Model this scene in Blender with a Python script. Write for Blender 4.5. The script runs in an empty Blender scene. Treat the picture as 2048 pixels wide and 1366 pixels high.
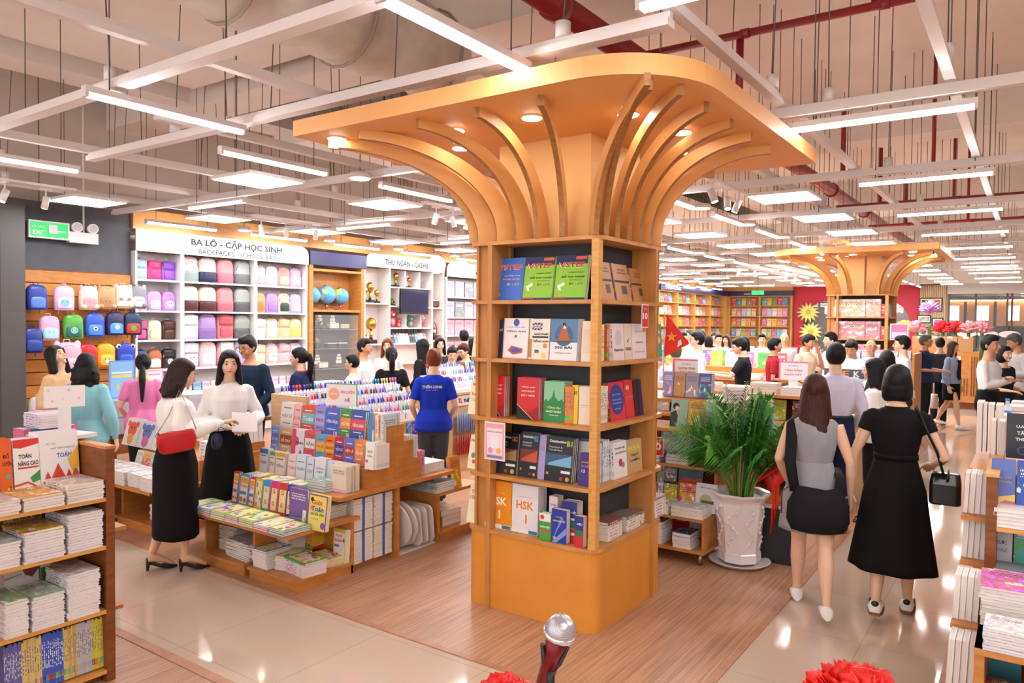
import bpy, bmesh, math, random
from mathutils import Vector, Matrix, noise
sc = bpy.context.scene
C = sc.collection
PI = math.pi
rnd = random.Random(7)
# ---------------- camera, world, exposure ----------------
cd = bpy.data.cameras.new('camera'); cam = bpy.data.objects.new('camera', cd); C.objects.link(cam)
cd.sensor_width = 36; cd.lens = 1491.16/2048*36; cd.clip_start = .05; cd.clip_end = 200
_y, _p, _r = 0.6105280, 0.02728505, -0.0099866
_f = Vector((math.cos(_y)*math.cos(_p), math.sin(_y)*math.cos(_p), -math.sin(_p)))
_x = Vector((math.sin(_y), -math.cos(_y), 0)); _d = _f.cross(_x)
_cx = math.cos(_r)*_x+math.sin(_r)*_d; _cy = -math.sin(_r)*_x+math.cos(_r)*_d
cam.matrix_world = Matrix(((_cx.x, -_cy.x, -_f.x, 0), (_cx.y, -_cy.y, -_f.y, 0), (_cx.z, -_cy.z, -_f.z, 1.9), (0, 0, 0, 1)))
sc.camera = cam
w = bpy.data.worlds.new('mall_ambience'); sc.world = w; w.use_nodes = True
w.node_tree.nodes['Background'].inputs[0].default_value = (1, .93, .90, 1)
w.node_tree.nodes['Background'].inputs[1].default_value = 1.0
sc.view_settings.view_transform = 'Standard'; sc.view_settings.look = 'None'
sc.view_settings.gamma = 1; sc.view_settings.use_curve_mapping = False
sc.view_settings.exposure = 1.0
LAMP = 20.0          # emission of the fluorescent diffusers
sc.cycles.use_denoising = True; sc.cycles.use_light_tree = False
sc.cycles.use_adaptive_sampling = True; sc.cycles.adaptive_threshold = .08
sc.cycles.max_bounces = 4; sc.cycles.diffuse_bounces = 3; sc.cycles.glossy_bounces = 2
sc.cycles.transmission_bounces = 4; sc.cycles.transparent_max_bounces = 6
sc.cycles.caustics_reflective = False; sc.cycles.caustics_refractive = False
sc.cycles.sample_clamp_indirect = 4

# ---------------- helpers ----------------
def hx(h):
    h = h.lstrip('#'); v = [int(h[i:i+2], 16)/255 for i in (0, 2, 4)]
    return tuple((c/12.92 if c <= .04045 else ((c+.055)/1.055)**2.4) for c in v)+(1,)
MATS = {}
def mat(name, col='#ffffff', rough=.5, metal=0, emit=0, coat=0, trans=0, alpha=1, sheen=0):
    if name in MATS: return MATS[name]
    m = bpy.data.materials.new(name); m.use_nodes = True; b = m.node_tree.nodes['Principled BSDF']
    c = hx(col) if isinstance(col, str) else col
    b.inputs['Base Color'].default_value = c; b.inputs['Roughness'].default_value = rough
    b.inputs['Metallic'].default_value = metal
    if emit: b.inputs['Emission Color'].default_value = c; b.inputs['Emission Strength'].default_value = emit
    if coat: b.inputs['Coat Weight'].default_value = coat; b.inputs['Coat Roughness'].default_value = .08
    if trans: b.inputs['Transmission Weight'].default_value = trans
    if alpha < 1: b.inputs['Alpha'].default_value = alpha
    m.diffuse_color = c; MATS[name] = m
    return m
def nt(m): return m.node_tree.nodes, m.node_tree.links, m.node_tree.nodes['Principled BSDF']
def noisy(name, c1, c2, scale=(1, 1, 1), nscale=5, rough=.5, detail=4, bump=0, coat=0, coord='Object', lo=.3, hi=.7):
    if name in MATS: return MATS[name]
    m = mat(name, c1, rough, coat=coat); N, L, b = nt(m)
    tc = N.new('ShaderNodeTexCoord'); mp = N.new('ShaderNodeMapping'); mp.inputs['Scale'].default_value = scale
    n = N.new('ShaderNodeTexNoise'); n.inputs['Scale'].default_value = nscale; n.inputs['Detail'].default_value = detail
    r = N.new('ShaderNodeValToRGB'); r.color_ramp.elements[0].color = hx(c1); r.color_ramp.elements[1].color = hx(c2)
    r.color_ramp.elements[0].position = lo; r.color_ramp.elements[1].position = hi
    L.new(tc.outputs[coord], mp.inputs[0]); L.new(mp.outputs[0], n.inputs[0]); L.new(n.outputs[0], r.inputs[0]); L.new(r.outputs[0], b.inputs['Base Color'])
    if bump:
        bp = N.new('ShaderNodeBump'); bp.inputs['Strength'].default_value = bump; bp.inputs['Distance'].default_value = .01
        L.new(n.outputs[0], bp.inputs['Height']); L.new(bp.outputs[0], b.inputs['Normal'])
    return m
class MB:
    """collects shapes into one mesh"""
    def __init__(s): s.b = bmesh.new(); s.uv = None
    def face(s, pts, m=0, smooth=False):
        f = s.b.faces.new([s.b.verts.new(p) for p in pts]); f.material_index = m; f.smooth = smooth; return f
    def box(s, x0, y0, z0, x1, y1, z1, m=0, M=None):
        p = [Vector(q) for q in ((x0, y0, z0), (x1, y0, z0), (x1, y1, z0), (x0, y1, z0), (x0, y0, z1), (x1, y0, z1), (x1, y1, z1), (x0, y1, z1))]
        if M: p = [M @ q for q in p]
        v = [s.b.verts.new(q) for q in p]
        for a in ((0, 3, 2, 1), (4, 5, 6, 7), (0, 1, 5, 4), (1, 2, 6, 5), (2, 3, 7, 6), (3, 0, 4, 7)):
            f = s.b.faces.new([v[i] for i in a]); f.material_index = m
        return s
    def loft(s, rings, m=0, smooth=True, cap=True, closed=True):
        R = [[s.b.verts.new(p) for p in r] for r in rings]; n = len(R[0])
        for a, b in zip(R, R[1:]):
            for i in range(n if closed else n-1):
                f = s.b.faces.new((a[i], a[(i+1) % n], b[(i+1) % n], b[i])); f.material_index = m; f.smooth = smooth
        if cap:
            for r, k in ((R[0], -1), (R[-1], 1)):
                try:
                    f = s.b.faces.new(r[::k]); f.material_index = m
                except ValueError: pass
        return s
    def tube(s, pts, rads, m=0, seg=8, flat=1.0, up=None, smooth=True):
        """tapered tube through pts; flat squashes along the second axis"""
        pts = [Vector(p) for p in pts]
        if not hasattr(rads, '__len__'): rads = [rads]*len(pts)
        rings = []; pu = Vector(up) if up else None
        for i, p in enumerate(pts):
            t = (pts[min(i+1, len(pts)-1)]-pts[max(i-1, 0)]).normalized()
            if pu is None: pu = t.orthogonal()
            a = (pu-t*pu.dot(t))
            if a.length < 1e-5: a = t.orthogonal()
            a.normalize(); pu = a; b = t.cross(a)
            r = rads[i]
            rx, ry = (r if hasattr(r, '__len__') else (r, r*flat))
            rings.append([p+a*math.cos(k*2*PI/seg)*rx+b*math.sin(k*2*PI/seg)*ry for k in range(seg)])
        return s.loft(rings, m, smooth)
    def cyl(s, a, b, r, m=0, seg=12, r2=None): return s.tube([a, b], [r, r if r2 is None else r2], m, seg)
    def ball(s, c, r, m=0, seg=12, rings=8, M=None):
        rx, ry, rz = r if hasattr(r, '__len__') else (r, r, r)
        top = []
        R = []
        for j in range(1, rings):
            th = PI*j/rings
            R.append([Vector((rx*math.sin(th)*math.cos(2*PI*i/seg), ry*math.sin(th)*math.sin(2*PI*i/seg), -rz*math.cos(th))) for i in range(seg)])
        tr = (lambda q: (M @ q if M else q)+Vector(c))
        V = [[s.b.verts.new(tr(q)) for q in r_] for r_ in R]
        a = s.b.verts.new(tr(Vector((0, 0, -rz)))); b = s.b.verts.new(tr(Vector((0, 0, rz))))
        for p_, q_ in zip(V, V[1:]):
            for i in range(seg):
                f = s.b.faces.new((p_[i], p_[(i+1) % seg], q_[(i+1) % seg], q_[i])); f.smooth = True; f.material_index = m
        for i in range(seg):
            f = s.b.faces.new((a, V[0][(i+1) % seg], V[0][i])); f.smooth = True; f.material_index = m
            f = s.b.faces.new((b, V[-1][i], V[-1][(i+1) % seg])); f.smooth = True; f.material_index = m
        return s
    def prism(s, poly, z0, z1, m=0, M=None, smooth=False):
        """extrude a 2D outline (x,y) from z0 to z1"""
        tr = (lambda q: M @ Vector(q)) if M else Vector
        return s.loft([[tr((x, y, z0)) for x, y in poly], [tr((x, y, z1)) for x, y in poly]], m, smooth)
    def mesh(s, mats, name='m'):
        me = bpy.data.meshes.new(name); bmesh.ops.recalc_face_normals(s.b, faces=s.b.faces[:]); s.b.to_mesh(me); s.b.free()
        for m in (mats if isinstance(mats, (list, tuple)) else [mats]): me.materials.append(m)
        return me
    def build(s, name, mats, parent=None, loc=None, rot=None):
        return put(name, s.mesh(mats, name), parent, loc, rot)
def put(name, me, parent=None, loc=None, rot=None):
    o = bpy.data.objects.new(name, me); C.objects.link(o)
    if parent: o.parent = parent
    if loc is not None: o.location = loc
    if rot is not None: o.rotation_euler = rot
    return o
def tag(o, label=None, cat=None, group=None, kind=None):
    if label: o['label'] = label
    if cat: o['category'] = cat
    if group: o['group'] = group
    if kind: o['kind'] = kind
    return o
def root(name, label, cat, loc=(0, 0, 0), rz=0, group=None):
    o = bpy.data.objects.new(name, None); C.objects.link(o); o.location = loc; o.rotation_euler = (0, 0, rz); o.empty_display_size = .1
    return tag(o, label, cat, group)
def dup(o, parent=None, **k):
    c = o.copy(); C.objects.link(c); c.parent = parent
    for ch in [x for x in o.children]: dup(ch, c)
    return c
def copy_thing(o, loc, rz=None, label=None, group=None):
    c = dup(o); c.location = loc
    if rz is not None: c.rotation_euler = (0, 0, rz)
    if label: c['label'] = label
    if group: c['group'] = group
    return c
def rrect(x0, y0, x1, y1, rad, n=6):
    """outline of a rectangle with corner radii (sw, se, ne, nw)"""
    if not hasattr(rad, '__len__'): rad = [rad]*4
    out = []
    for (cx, cy, a0, r) in ((x0, y0, PI, rad[0]), (x1, y0, 1.5*PI, rad[1]), (x1, y1, 0, rad[2]), (x0, y1, .5*PI, rad[3])):
        if r <= 0: out.append((cx, cy)); continue
        mx = cx+r*(1 if cx == x0 else -1); my = cy+r*(1 if cy == y0 else -1)
        out += [(mx+r*math.cos(a0+.5*PI*i/n), my+r*math.sin(a0+.5*PI*i/n)) for i in range(n+1)]
    return out
_fonts = {}
TMP = bpy.data.scenes.new('scratch')
def bake(o):
    TMP.collection.objects.link(o); vl = TMP.view_layers[0]; vl.update(); dg = vl.depsgraph
    me = bpy.data.meshes.new_from_object(o.evaluated_get(dg), depsgraph=dg); bpy.data.objects.remove(o); return me
def text_mesh(s, bold=False):
    k = (s, bold)
    if k not in _fonts:
        cu = bpy.data.curves.new('t', 'FONT'); cu.body = s; cu.align_x = 'CENTER'; cu.align_y = 'CENTER'; cu.space_line = .8
        cu.resolution_u = 2
        if bold: cu.offset = .028
        me = bake(bpy.data.objects.new('t', cu)); bpy.data.curves.remove(cu)
        xs = [v.co.x for v in me.vertices]; ys = [v.co.y for v in me.vertices]
        if xs:
            cx, cy = (max(xs)+min(xs))/2, (max(ys)+min(ys))/2; W, H = max(xs)-min(xs), max(ys)-min(ys)
            for v in me.vertices: v.co = ((v.co.x-cx)/W, 0, (v.co.y-cy)/H)      # unit box in XZ, facing -Y
            me.flip_normals()
        _fonts[k] = me
    return _fonts[k]
def text(s, w, h, m, parent=None, loc=(0, 0, 0), rot=(0, 0, 0), name='lettering', bold=True):
    me = text_mesh(s, bold).copy(); me.materials.clear(); me.materials.append(m)
    o = put(name, me, parent, loc, rot); o.scale = (w, 1, h); return o
ORD = 'first second third fourth fifth sixth seventh eighth ninth tenth eleventh twelfth thirteenth fourteenth fifteenth sixteenth seventeenth eighteenth nineteenth twentieth'.split()
def nth(i):
    if i < 20: return ORD[i]
    t = {2: 'twenty', 3: 'thirty', 4: 'forty', 5: 'fifty', 6: 'sixty'}[(i+1)//10]
    return t+('th' if (i+1) % 10 == 0 else '-'+ORD[(i+1) % 10-1])
# ---------------- materials ----------------
WOOD = noisy('oak_veneer', '#CF9152', '#B87C3F', (5, 5, 1), 4, .42)
WOODH = noisy('oak_veneer_level', '#D39A5A', '#BD8144', (2, 2, 2), 4, .42)
WOODX = noisy('oak_orange', '#D08F4C', '#BC7838', (2, 2, 6), 4, .42)
WOODL = noisy('oak_light', '#E2AC5E', '#D2964A', (2, 2, 12), 4, .42)
WOODD = noisy('oak_dark', '#8A4F22', '#6E3B17', (2, 2, 9), 5, .45)
PLY = noisy('honey_panel', '#E39C40', '#DB9036', (1, 1, 1), 3, .35)
CANO = noisy('canopy_paint', '#F4B672', '#F1AF69', (1, 1, 1), 2, .5)
COREM = noisy('core_paint', '#F6C684', '#F3BF7A', (1, 1, 1), 2, .5)
RIBM = noisy('bent_ply', '#E6AC68', '#DCA05C', (1, 1, 3), 3, .45)
RIBE = noisy('ply_edge', '#B07A42', '#946232', (4, 4, 4), 8, .5)
DARK = noisy('charcoal_board', '#3B3F46', '#30343B', (1, 1, 1), 8, .6)
WHITE = mat('white_laminate', '#F0ECEC', .4)
BARM = mat('white_steel_bar', '#E6DEDD', .35)
PAGE = mat('page', '#EFE9E0', .7)
BLACK = mat('black_plastic', '#1A1A1C', .4)
STEEL = mat('steel', '#B5B5B8', .3, 1)
RODM = mat('rod_steel', '#6A6765', .5, .6)
REDP = mat('red_pipe_paint', '#8E2328', .35)
TUBEM = mat('tube_diffuser', (1, .95, .93, 1), .5, emit=LAMP)
PANELM = mat('panel_diffuser', (.97, .98, 1, 1), .5, emit=LAMP*.8)
DLM = mat('downlight_diffuser', (1, .93, .82, 1), .5, emit=LAMP*1.2)
GLASS = mat('clear_glass', '#D8E0E0', .03, alpha=.1)
def tile_floor():
    m = mat('polished_tile', '#DCC9B6', .07); N, L, b = nt(m)
    b.inputs['Specular IOR Level'].default_value = .75
    tc = N.new('ShaderNodeTexCoord'); br = N.new('ShaderNodeTexBrick')
    br.offset = 0; br.inputs['Scale'].default_value = 1; br.inputs['Brick Width'].default_value = .8; br.inputs['Row Height'].default_value = .8
    br.inputs['Mortar Size'].default_value = .0025; br.inputs['Color1'].default_value = hx('#D2BDAA'); br.inputs['Color2'].default_value = hx('#CFB9A6'); br.inputs['Mortar'].default_value = hx('#B5A090')
    n = N.new('ShaderNodeTexNoise'); n.inputs['Scale'].default_value = 2; n.inputs['Detail'].default_value = 6
    mx = N.new('ShaderNodeMixRGB'); mx.blend_type = 'SOFT_LIGHT'; mx.inputs[0].default_value = .25
    L.new(tc.outputs['Object'], br.inputs[0]); L.new(br.outputs[0], mx.inputs[1]); L.new(n.outputs[0], mx.inputs[2]); L.new(mx.outputs[0], b.inputs['Base Color'])
    return m
def wood_floor():
    m = mat('wood_planks', '#B98465', .38); N, L, b = nt(m)
    tc = N.new('ShaderNodeTexCoord')
    def nz(sx, sy, s, lo, hi, c1, c2):
        mp = N.new('ShaderNodeMapping'); mp.inputs['Scale'].default_value = (sx, sy, 1); n = N.new('ShaderNodeTexNoise'); n.inputs['Scale'].default_value = s; n.inputs['Detail'].default_value = 5
        r = N.new('ShaderNodeValToRGB'); r.color_ramp.elements[0].position = lo; r.color_ramp.elements[1].position = hi; r.color_ramp.elements[0].color = hx(c1); r.color_ramp.elements[1].color = hx(c2)
        L.new(tc.outputs['Object'], mp.inputs[0]); L.new(mp.outputs[0], n.inputs[0]); L.new(n.outputs[0], r.inputs[0]); return r
    g = nz(1.1, 45, 1.6, .35, .62, '#A87A5C', '#CD9D7B')
    br = N.new('ShaderNodeTexBrick'); br.offset = .37; br.inputs['Scale'].default_value = 1; br.inputs['Brick Width'].default_value = 1.22; br.inputs['Row Height'].default_value = .18
    br.inputs['Mortar Size'].default_value = .0012; br.inputs['Color1'].default_value = (1, 1, 1, 1); br.inputs['Color2'].default_value = (.86, .86, .86, 1); br.inputs['Mortar'].default_value = (.55, .5, .5, 1)
    mx = N.new('ShaderNodeMixRGB'); mx.blend_type = 'MULTIPLY'; mx.inputs[0].default_value = 1
    L.new(tc.outputs['Object'], br.inputs[0]); L.new(g.outputs[0], mx.inputs[1]); L.new(br.outputs[0], mx.inputs[2]); L.new(mx.outputs[0], b.inputs['Base Color'])
    return m
TILE = tile_floor(); WFL = wood_floor(); EDGE = noisy('wood_edge_strip', '#C08A68', '#AC7757', (2, 2, 2), 6, .4)
# ---------------- structure ----------------
def struct(name, mb, m): return tag(mb.build(name, m), kind='structure')
struct('floor', MB().box(-4, -5, -.1, 36, 12, 0), TILE)
struct('floor_wood', MB().box(3.27, 1.35, 0, 16.2, 10.5, .004), WFL)
struct('floor_wood_front', MB().box(-4, 1.35, 0, 2.28, 10.5, .004), WFL)
struct('floor_wood_side', MB().box(2.6, -5, 0, 16, .36, .004), WFL)
b = MB()
b.box(3.25, 1.33, 0, 3.29, 10.5, .007).box(3.25, 1.33, 0, 16.2, 1.37, .007).box(2.26, 1.33, 0, 2.32, 10.5, .008).box(-4, 1.33, 0, 2.3, 1.37, .008)
b.box(2.6, .31, 0, 16, .37, .008)
struct('trim_1', b, EDGE)
CEILM = noisy('ceiling_plaster', '#F0E6DE', '#E8DCD2', (1, 1, 1), 1.2, .9)
struct('ceiling', MB().box(-4, -5, 5.1, 36, 12, 5.2), CEILM)
b = MB()
for y in (-3.2, 4.95, 8.6): b.box(-4, y, 4.55, 36, y+.5, 5.1)
for x in (-1.5, 5.3, 11.5, 18, 24.5): b.box(x, -5, 4.5, x+.55, 12, 5.1)
struct('ceiling_beams', b, CEILM)
b = MB(); b.box(1.2, 5.6, 4.6, 5.1, 8.2, 4.72).box(6.4, 5.6, 4.2, 20, 8.4, 4.35)
struct('ceiling_drop', b, CEILM)
struct('wall_back', MB().box(-4, 10.62, 0, 36, 10.75, 5.1), mat('wall_paint', '#C9BDB4', .8))
struct('wall_far', MB().box(31.0, -5, 2.95, 31.2, 12, 5.1), mat('wall_paint', '#C9BDB4', .8))
FASC = noisy('fascia_veneer', '#D9A262', '#CD9452', (1, 1, 6), 3, .4)
struct('trim_2', MB().box(5.5, 10.3, 3.14, 31, 10.6, 3.42), FASC)
b = MB(); b.box(3.98, 10.36, 0, 5.49, 10.6, 3.36)
struct('wall_left', b, noisy('slate_board', '#575B63', '#4F535B', (1, 1, 1), 6, .6))
b = MB(); b.box(3.72, 9.9, 0, 3.98, 10.6, 3.3)
struct('pillar', b, mat('pillar_grey', '#504D4C', .5))
# ---------------- ceiling services ----------------
def bar(kind, a, c0, c1, z=3.32, w=.035, step=1.18, label='', group='white ceiling bars', rods=True):
    """a hanging steel bar running along x ('x', y=a) or y ('y', x=a)"""
    r = root('ceiling_bar', label, 'ceiling bar', (c0 if kind == 'x' else a, a if kind == 'x' else c0, z), 0, group)
    L_ = c1-c0
    b = MB()
    if kind == 'x': b.box(0, -w, -.02, L_, w, .02).box(0, -w*.45, .02, L_, w*.45, .05)
    else: b.box(-w, 0, -.02, w, L_, .02).box(-w*.45, 0, .02, w*.45, L_, .05)
    b.build('channel', BARM, r)
    if rods:
        n = int(L_/step)
        for i in range(n):
            t = step*(.5+i); q = (t, 0) if kind == 'x' else (0, t)
            if t > 13: break
            dx = rnd.uniform(-.12, .12)
            MB().tube([(q[0], q[1], .04), (q[0]+dx, q[1], 5.08-z)], .0042, seg=5).build('hanger_rod', RODM, r)
            if i % 3 == 0: MB().cyl((q[0], q[1], .05), (q[0], q[1], .13), .04, seg=10).build('junction_cup', BARM, r)
    return r
for i, x in enumerate((2.36, 5.18, 7.6, 9.95, 12.3, 14.7, 17.1, 19.5, 22)):
    bar('y', x, -3, 10.2 if i else 7.2, 3.3, .035 if i > 0 else .045, label=f'white steel ceiling bar crossing the hall, {nth(i)} from the near end')
for i, (y, x0, x1) in enumerate(((.44, .8, 24), (1.42, .8, 26), (2.2, 5.8, 13), (3.9, -1, 3.4), (5.3, 3.0, 22), (6.9, 2.0, 22), (8.2, 2.5, 22), (9.4, 3, 24))):
    bar('x', y, x0, x1, 3.37, .03, label=f'white steel bar running lengthwise, {nth(i)} counted from the aisle side', group='lengthwise ceiling bars')
bar('y', 3.3, 1.42, 6.9, 3.3, .04, label='short white bar passing in front of the big canopy', group='short ceiling bar')
# fluorescent tubes
def lamp_proto(L_):
    r = root('tube_light', '', 'tube light')
    MB().box(-.028, 0, .012, .028, L_, .05).build('housing', BARM, r)
    b = MB(); b.box(-.024, .02, -.012, .024, L_-.02, .012); b.build('diffuser', TUBEM, r)
    for y in (.15, L_-.15): MB().cyl((0, y, .05), (0, y, 5.12-3.2), .004, seg=5).build('hanger_wire', RODM, r)
    for y in (0, L_-.02):
        MB().box(-.027, y, -.014, .027, y+.02, .012).build('end_cap', BARM, r)
    return r
TL = lamp_proto(1.08); first = [True]
def tube(x, y, axis, label, group='ceiling tube lights'):
    rz = 0 if axis == 'y' else -PI/2
    if first[0]:
        first[0] = False; TL.location = (x, y, 3.2); TL.rotation_euler = (0, 0, rz); TL['label'] = label; TL['group'] = group; return TL
    return copy_thing(TL, (x, y, 3.2), rz, label, group)
for k, x in enumerate((2.86+2.36*i for i in range(11))):
    tube(x, .3, 'y', f'white tube light over the tiled aisle, {nth(k)} from the near end', 'tube lights over the aisle')
for k, (x, y) in enumerate(((2.18, 2.2), (2.15, 4.57), (2.2, 7.06), (-.2, 2.2), (-.2, 4.57), (2.2, -.6), (4.6, -1.4), (-.2, -.6), (-.2, 7.06))):  # tubes out of view carry the rows on, added to light the fronts
    tube(x, y, 'x', f'warm white tube light near the entrance, {nth(k)} of that group', 'tube lights by the entrance')
for k in range(15): tube(3.49+1.75*k, 5.25, 'x', f'cool white tube light in the row behind the book island, {nth(k)} along', 'tube lights in the row of round lamps')
for k in range(13): tube(7.05+1.72*k, 3.2, 'x', f'tube light in the row beyond the big canopy, {nth(k)} along', 'tube lights beyond the canopy')
for k in range(14): tube(5.5+1.68*k, 9.98, 'x', f'tube light close to the back wall signs, {nth(k)} along', 'tube lights by the back wall')
for k in range(10): tube(5.1+2.3*k, 7.2, 'y', f'tube light lying across the hall between the square panels, {nth(k)} along', 'tube lights between panels')
# square panels
def pan_proto():
    r = root('panel_light', '', 'panel light')
    b = MB(); b.box(-.31, -.31, 0, .31, .31, .03); b.build('frame', BARM, r)
    MB().box(-.29, -.29, -.004, .29, .29, 0).build('diffuser', PANELM, r)
    for s_ in (-1, 1): MB().cyl((s_*.25, 0, .03), (s_*.25, 0, 5.12-3.22), .004, seg=5).build('hanger_wire', RODM, r)
    return r
PN = pan_proto(); n_ = 0
rows = [('in the row over the book island', 6.15, [4.5+1.72*i for i in range(14)]), ('in the row beside the back wall', 8.95, [4.25+1.68*i for i in range(14)]),
        ('in the row behind the big canopy', 2.18, [8.08+1.77*i for i in range(12)]), ('in the row beyond the pillar', 4.15, [9.1+1.78*i for i in range(11)]),
        ('in the unseen row added behind the camera', -1.6, [.5+2.4*i for i in range(4)])]  # unseen panels, added behind the camera to light the fronts
for ph, y, xs in rows:
    for i, x in enumerate(xs):
        lb = f'square white panel light {ph}, {nth(i)} along'
        if n_ == 0: PN.location = (x, y, 3.22); tag(PN, lb, group='square panel lights')
        else: copy_thing(PN, (x, y, 3.22), 0, lb, 'square panel lights')
        n_ += 1
# round lamps
def dl_proto():
    r = root('round_lamp', '', 'round lamp')
    MB().cyl((0, 0, 0), (0, 0, .05), .1, seg=20).build('rim', BARM, r)
    MB().cyl((0, 0, -.006), (0, 0, 0), .088, seg=20).build('diffuser', PANELM, r)
    MB().cyl((0, 0, .05), (0, 0, 5.12-3.24), .004, seg=5).build('hanger_wire', RODM, r)
    return r
DL = dl_proto(); n_ = 0
for ph, y, xs in (('behind the book island', 5.28, [5.0+1.75*i for i in range(8)]), ('beyond the big canopy', 3.22, [8.45+1.72*i for i in range(8)]), ('along the back wall signs', 9.9, [7.0+1.68*i for i in range(10)])):
    for i, x in enumerate(xs):
        lb = f'small round ceiling lamp {ph}, {nth(i)} along'
        if n_ == 0: DL.location = (x, y, 3.24); tag(DL, lb, group='small round lamps')
        else: copy_thing(DL, (x, y, 3.24), 0, lb, 'small round lamps')
        n_ += 1
# spotlights on tracks
def spot_proto():
    r = root('track_spotlight', '', 'spotlight')
    MB().box(-.06, -.015, .1, .06, .015, .125).build('adapter', WHITE, r)
    MB().cyl((0, 0, .02), (0, 0, .1), .008).build('stem', WHITE, r)
    M = Matrix.Rotation(.35, 4, 'X')
    b = MB(); b.loft([[M @ Vector((.034*math.cos(a), .034*math.sin(a), z)) for a in [2*PI*i/16 for i in range(16)]] for z in (-.09, .04)]); h = b.build('head', WHITE, r)
    b = MB(); b.loft([[M @ Vector((.028*math.cos(a), .028*math.sin(a), z)) for a in [2*PI*i/16 for i in range(16)]] for z in (-.092, -.089)]); b.build('lens', mat('spot_lens', (1, .85, .62, 1), .4, emit=22), h)
    return r
SP = spot_proto(); n_ = 0
for ph, ps in (('in front of the cashier wall', [(6.81, 5.89), (7.08, 5.86), (7.36, 5.85)]), ('behind the big canopy', [(6.95, 2.55), (7.47, 2.58), (7.7, 2.55)]), ('over the small backpacks', [(3.69, 8.67), (3.26, 8.56)]),
               ('above the second canopy', [(13.1, 2.9), (13.35, 2.75), (13.6, 2.6)]), ('before the school bag shelves', [(6.42, 8.7), (6.75, 8.6), (7.2, 8.5)]), ('before the children book wall', [(18.0, 5.9), (18.3, 5.6), (19.6, 5.2), (21.2, 5.4), (22.3, 4.8)])):
    for i, (x, y) in enumerate(ps):
        lb = f'white cylinder spotlight {ph}, {nth(i)} of its cluster'
        if n_ == 0: SP.location = (x, y, 3.14); tag(SP, lb, group='track spotlights')
        else: copy_thing(SP, (x, y, 3.14), rnd.uniform(0, 6), lb, 'track spotlights')
        n_ += 1
    xs = [p[0] for p in ps]; ys = [p[1] for p in ps]
    MB().box(min(xs)-.25, min(ys)-.02, 3.265, max(xs)+.25, max(ys)+.02, 3.29).build('spotlight_track', WHITE)['label'] = f'white track bar {ph}, holding small spotlights'
for o in [o for o in bpy.data.objects if o.name.startswith('spotlight_track')]: tag(o, None, 'light track', 'light tracks')
# pipes and ducts
def pipe(name, pts, r, m, label, cat, group=None, couplings=()):
    rt = root(name, label, cat, (0, 0, 0), 0, group)
    MB().tube(pts, r, seg=14).build('run', m, rt)
    for p, q in couplings: MB().cyl(p, q, r*1.22, seg=14).build('coupling', m, rt)
    return rt
pipe('fire_main', [(2.5, 2.9, 4.2), (26, 2.9, 4.2)], .1, REDP, 'thick red fire main running behind the big canopy', 'pipe', couplings=[((x, 2.9, 4.2), (x+.12, 2.9, 4.2)) for x in (4.6, 7.6, 10.6, 13.6, 16.6)])
for i, x in enumerate((5.95, 9.9, 12.6, 15.4)):
    z = 4.2 if i == 0 else 3.75
    p = pipe('sprinkler_pipe', [(x, 2.8 if i == 0 else 2.6, z), (x, -3.5, z)], .032 if i == 0 else .026, REDP, f'thin red sprinkler pipe crossing the aisle ceiling, {nth(i)} from the near end', 'pipe', 'sprinkler pipes', [((x, y, z), (x, y+.07, z)) for y in (1.9, .9, -.5)])
    MB().tube([(x+.02, 1.98, z), (x+.02, 1.98, 4.6 if i else 3.6)], .03, seg=10).build('riser', REDP, p)
    MB().tube([(x, 1.0, z), (x, 1.0, 5.05)], .022, seg=8).build('riser', REDP, p)
for i, y in enumerate((4.2,)):
    b = MB(); pts = []; rr = []
    for k in range(30): pts.append((1.75+k*.11, y+.05*math.sin(k*.7), 4.12)); rr.append(.34*(1+.05*math.sin(k*1.9)))
    b.tube(pts, rr, seg=24); d = root('air_duct', 'big wrapped white air duct above the canopy', 'duct'); b.build('insulated_run', noisy('duct_wrap', '#E0D7CE', '#CFC3B8', (1, 1, 1), 7, .6, bump=.5), d)
    for k in range(4): MB().tube([(1.9+k*.95+.36*0, y+.365*math.cos(a), 4.12+.365*math.sin(a)) for a in [2*PI*j/20 for j in range(21)]], .012, seg=5).build('strap', mat('strap', '#A79B8F', .6), d)
b = MB(); b.box(1.25, 2.6, 4.2, 2.2, 3.4, 5.1)
for k in range(9): b.box(1.3, 2.64+k*.08, 4.17, 2.15, 2.68+k*.08, 4.2)
tag(b.build('air_grille', mat('grille', '#D7D0CB', .5)), 'white slatted air grille at the ceiling near the wrapped duct', 'air grille')
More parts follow.
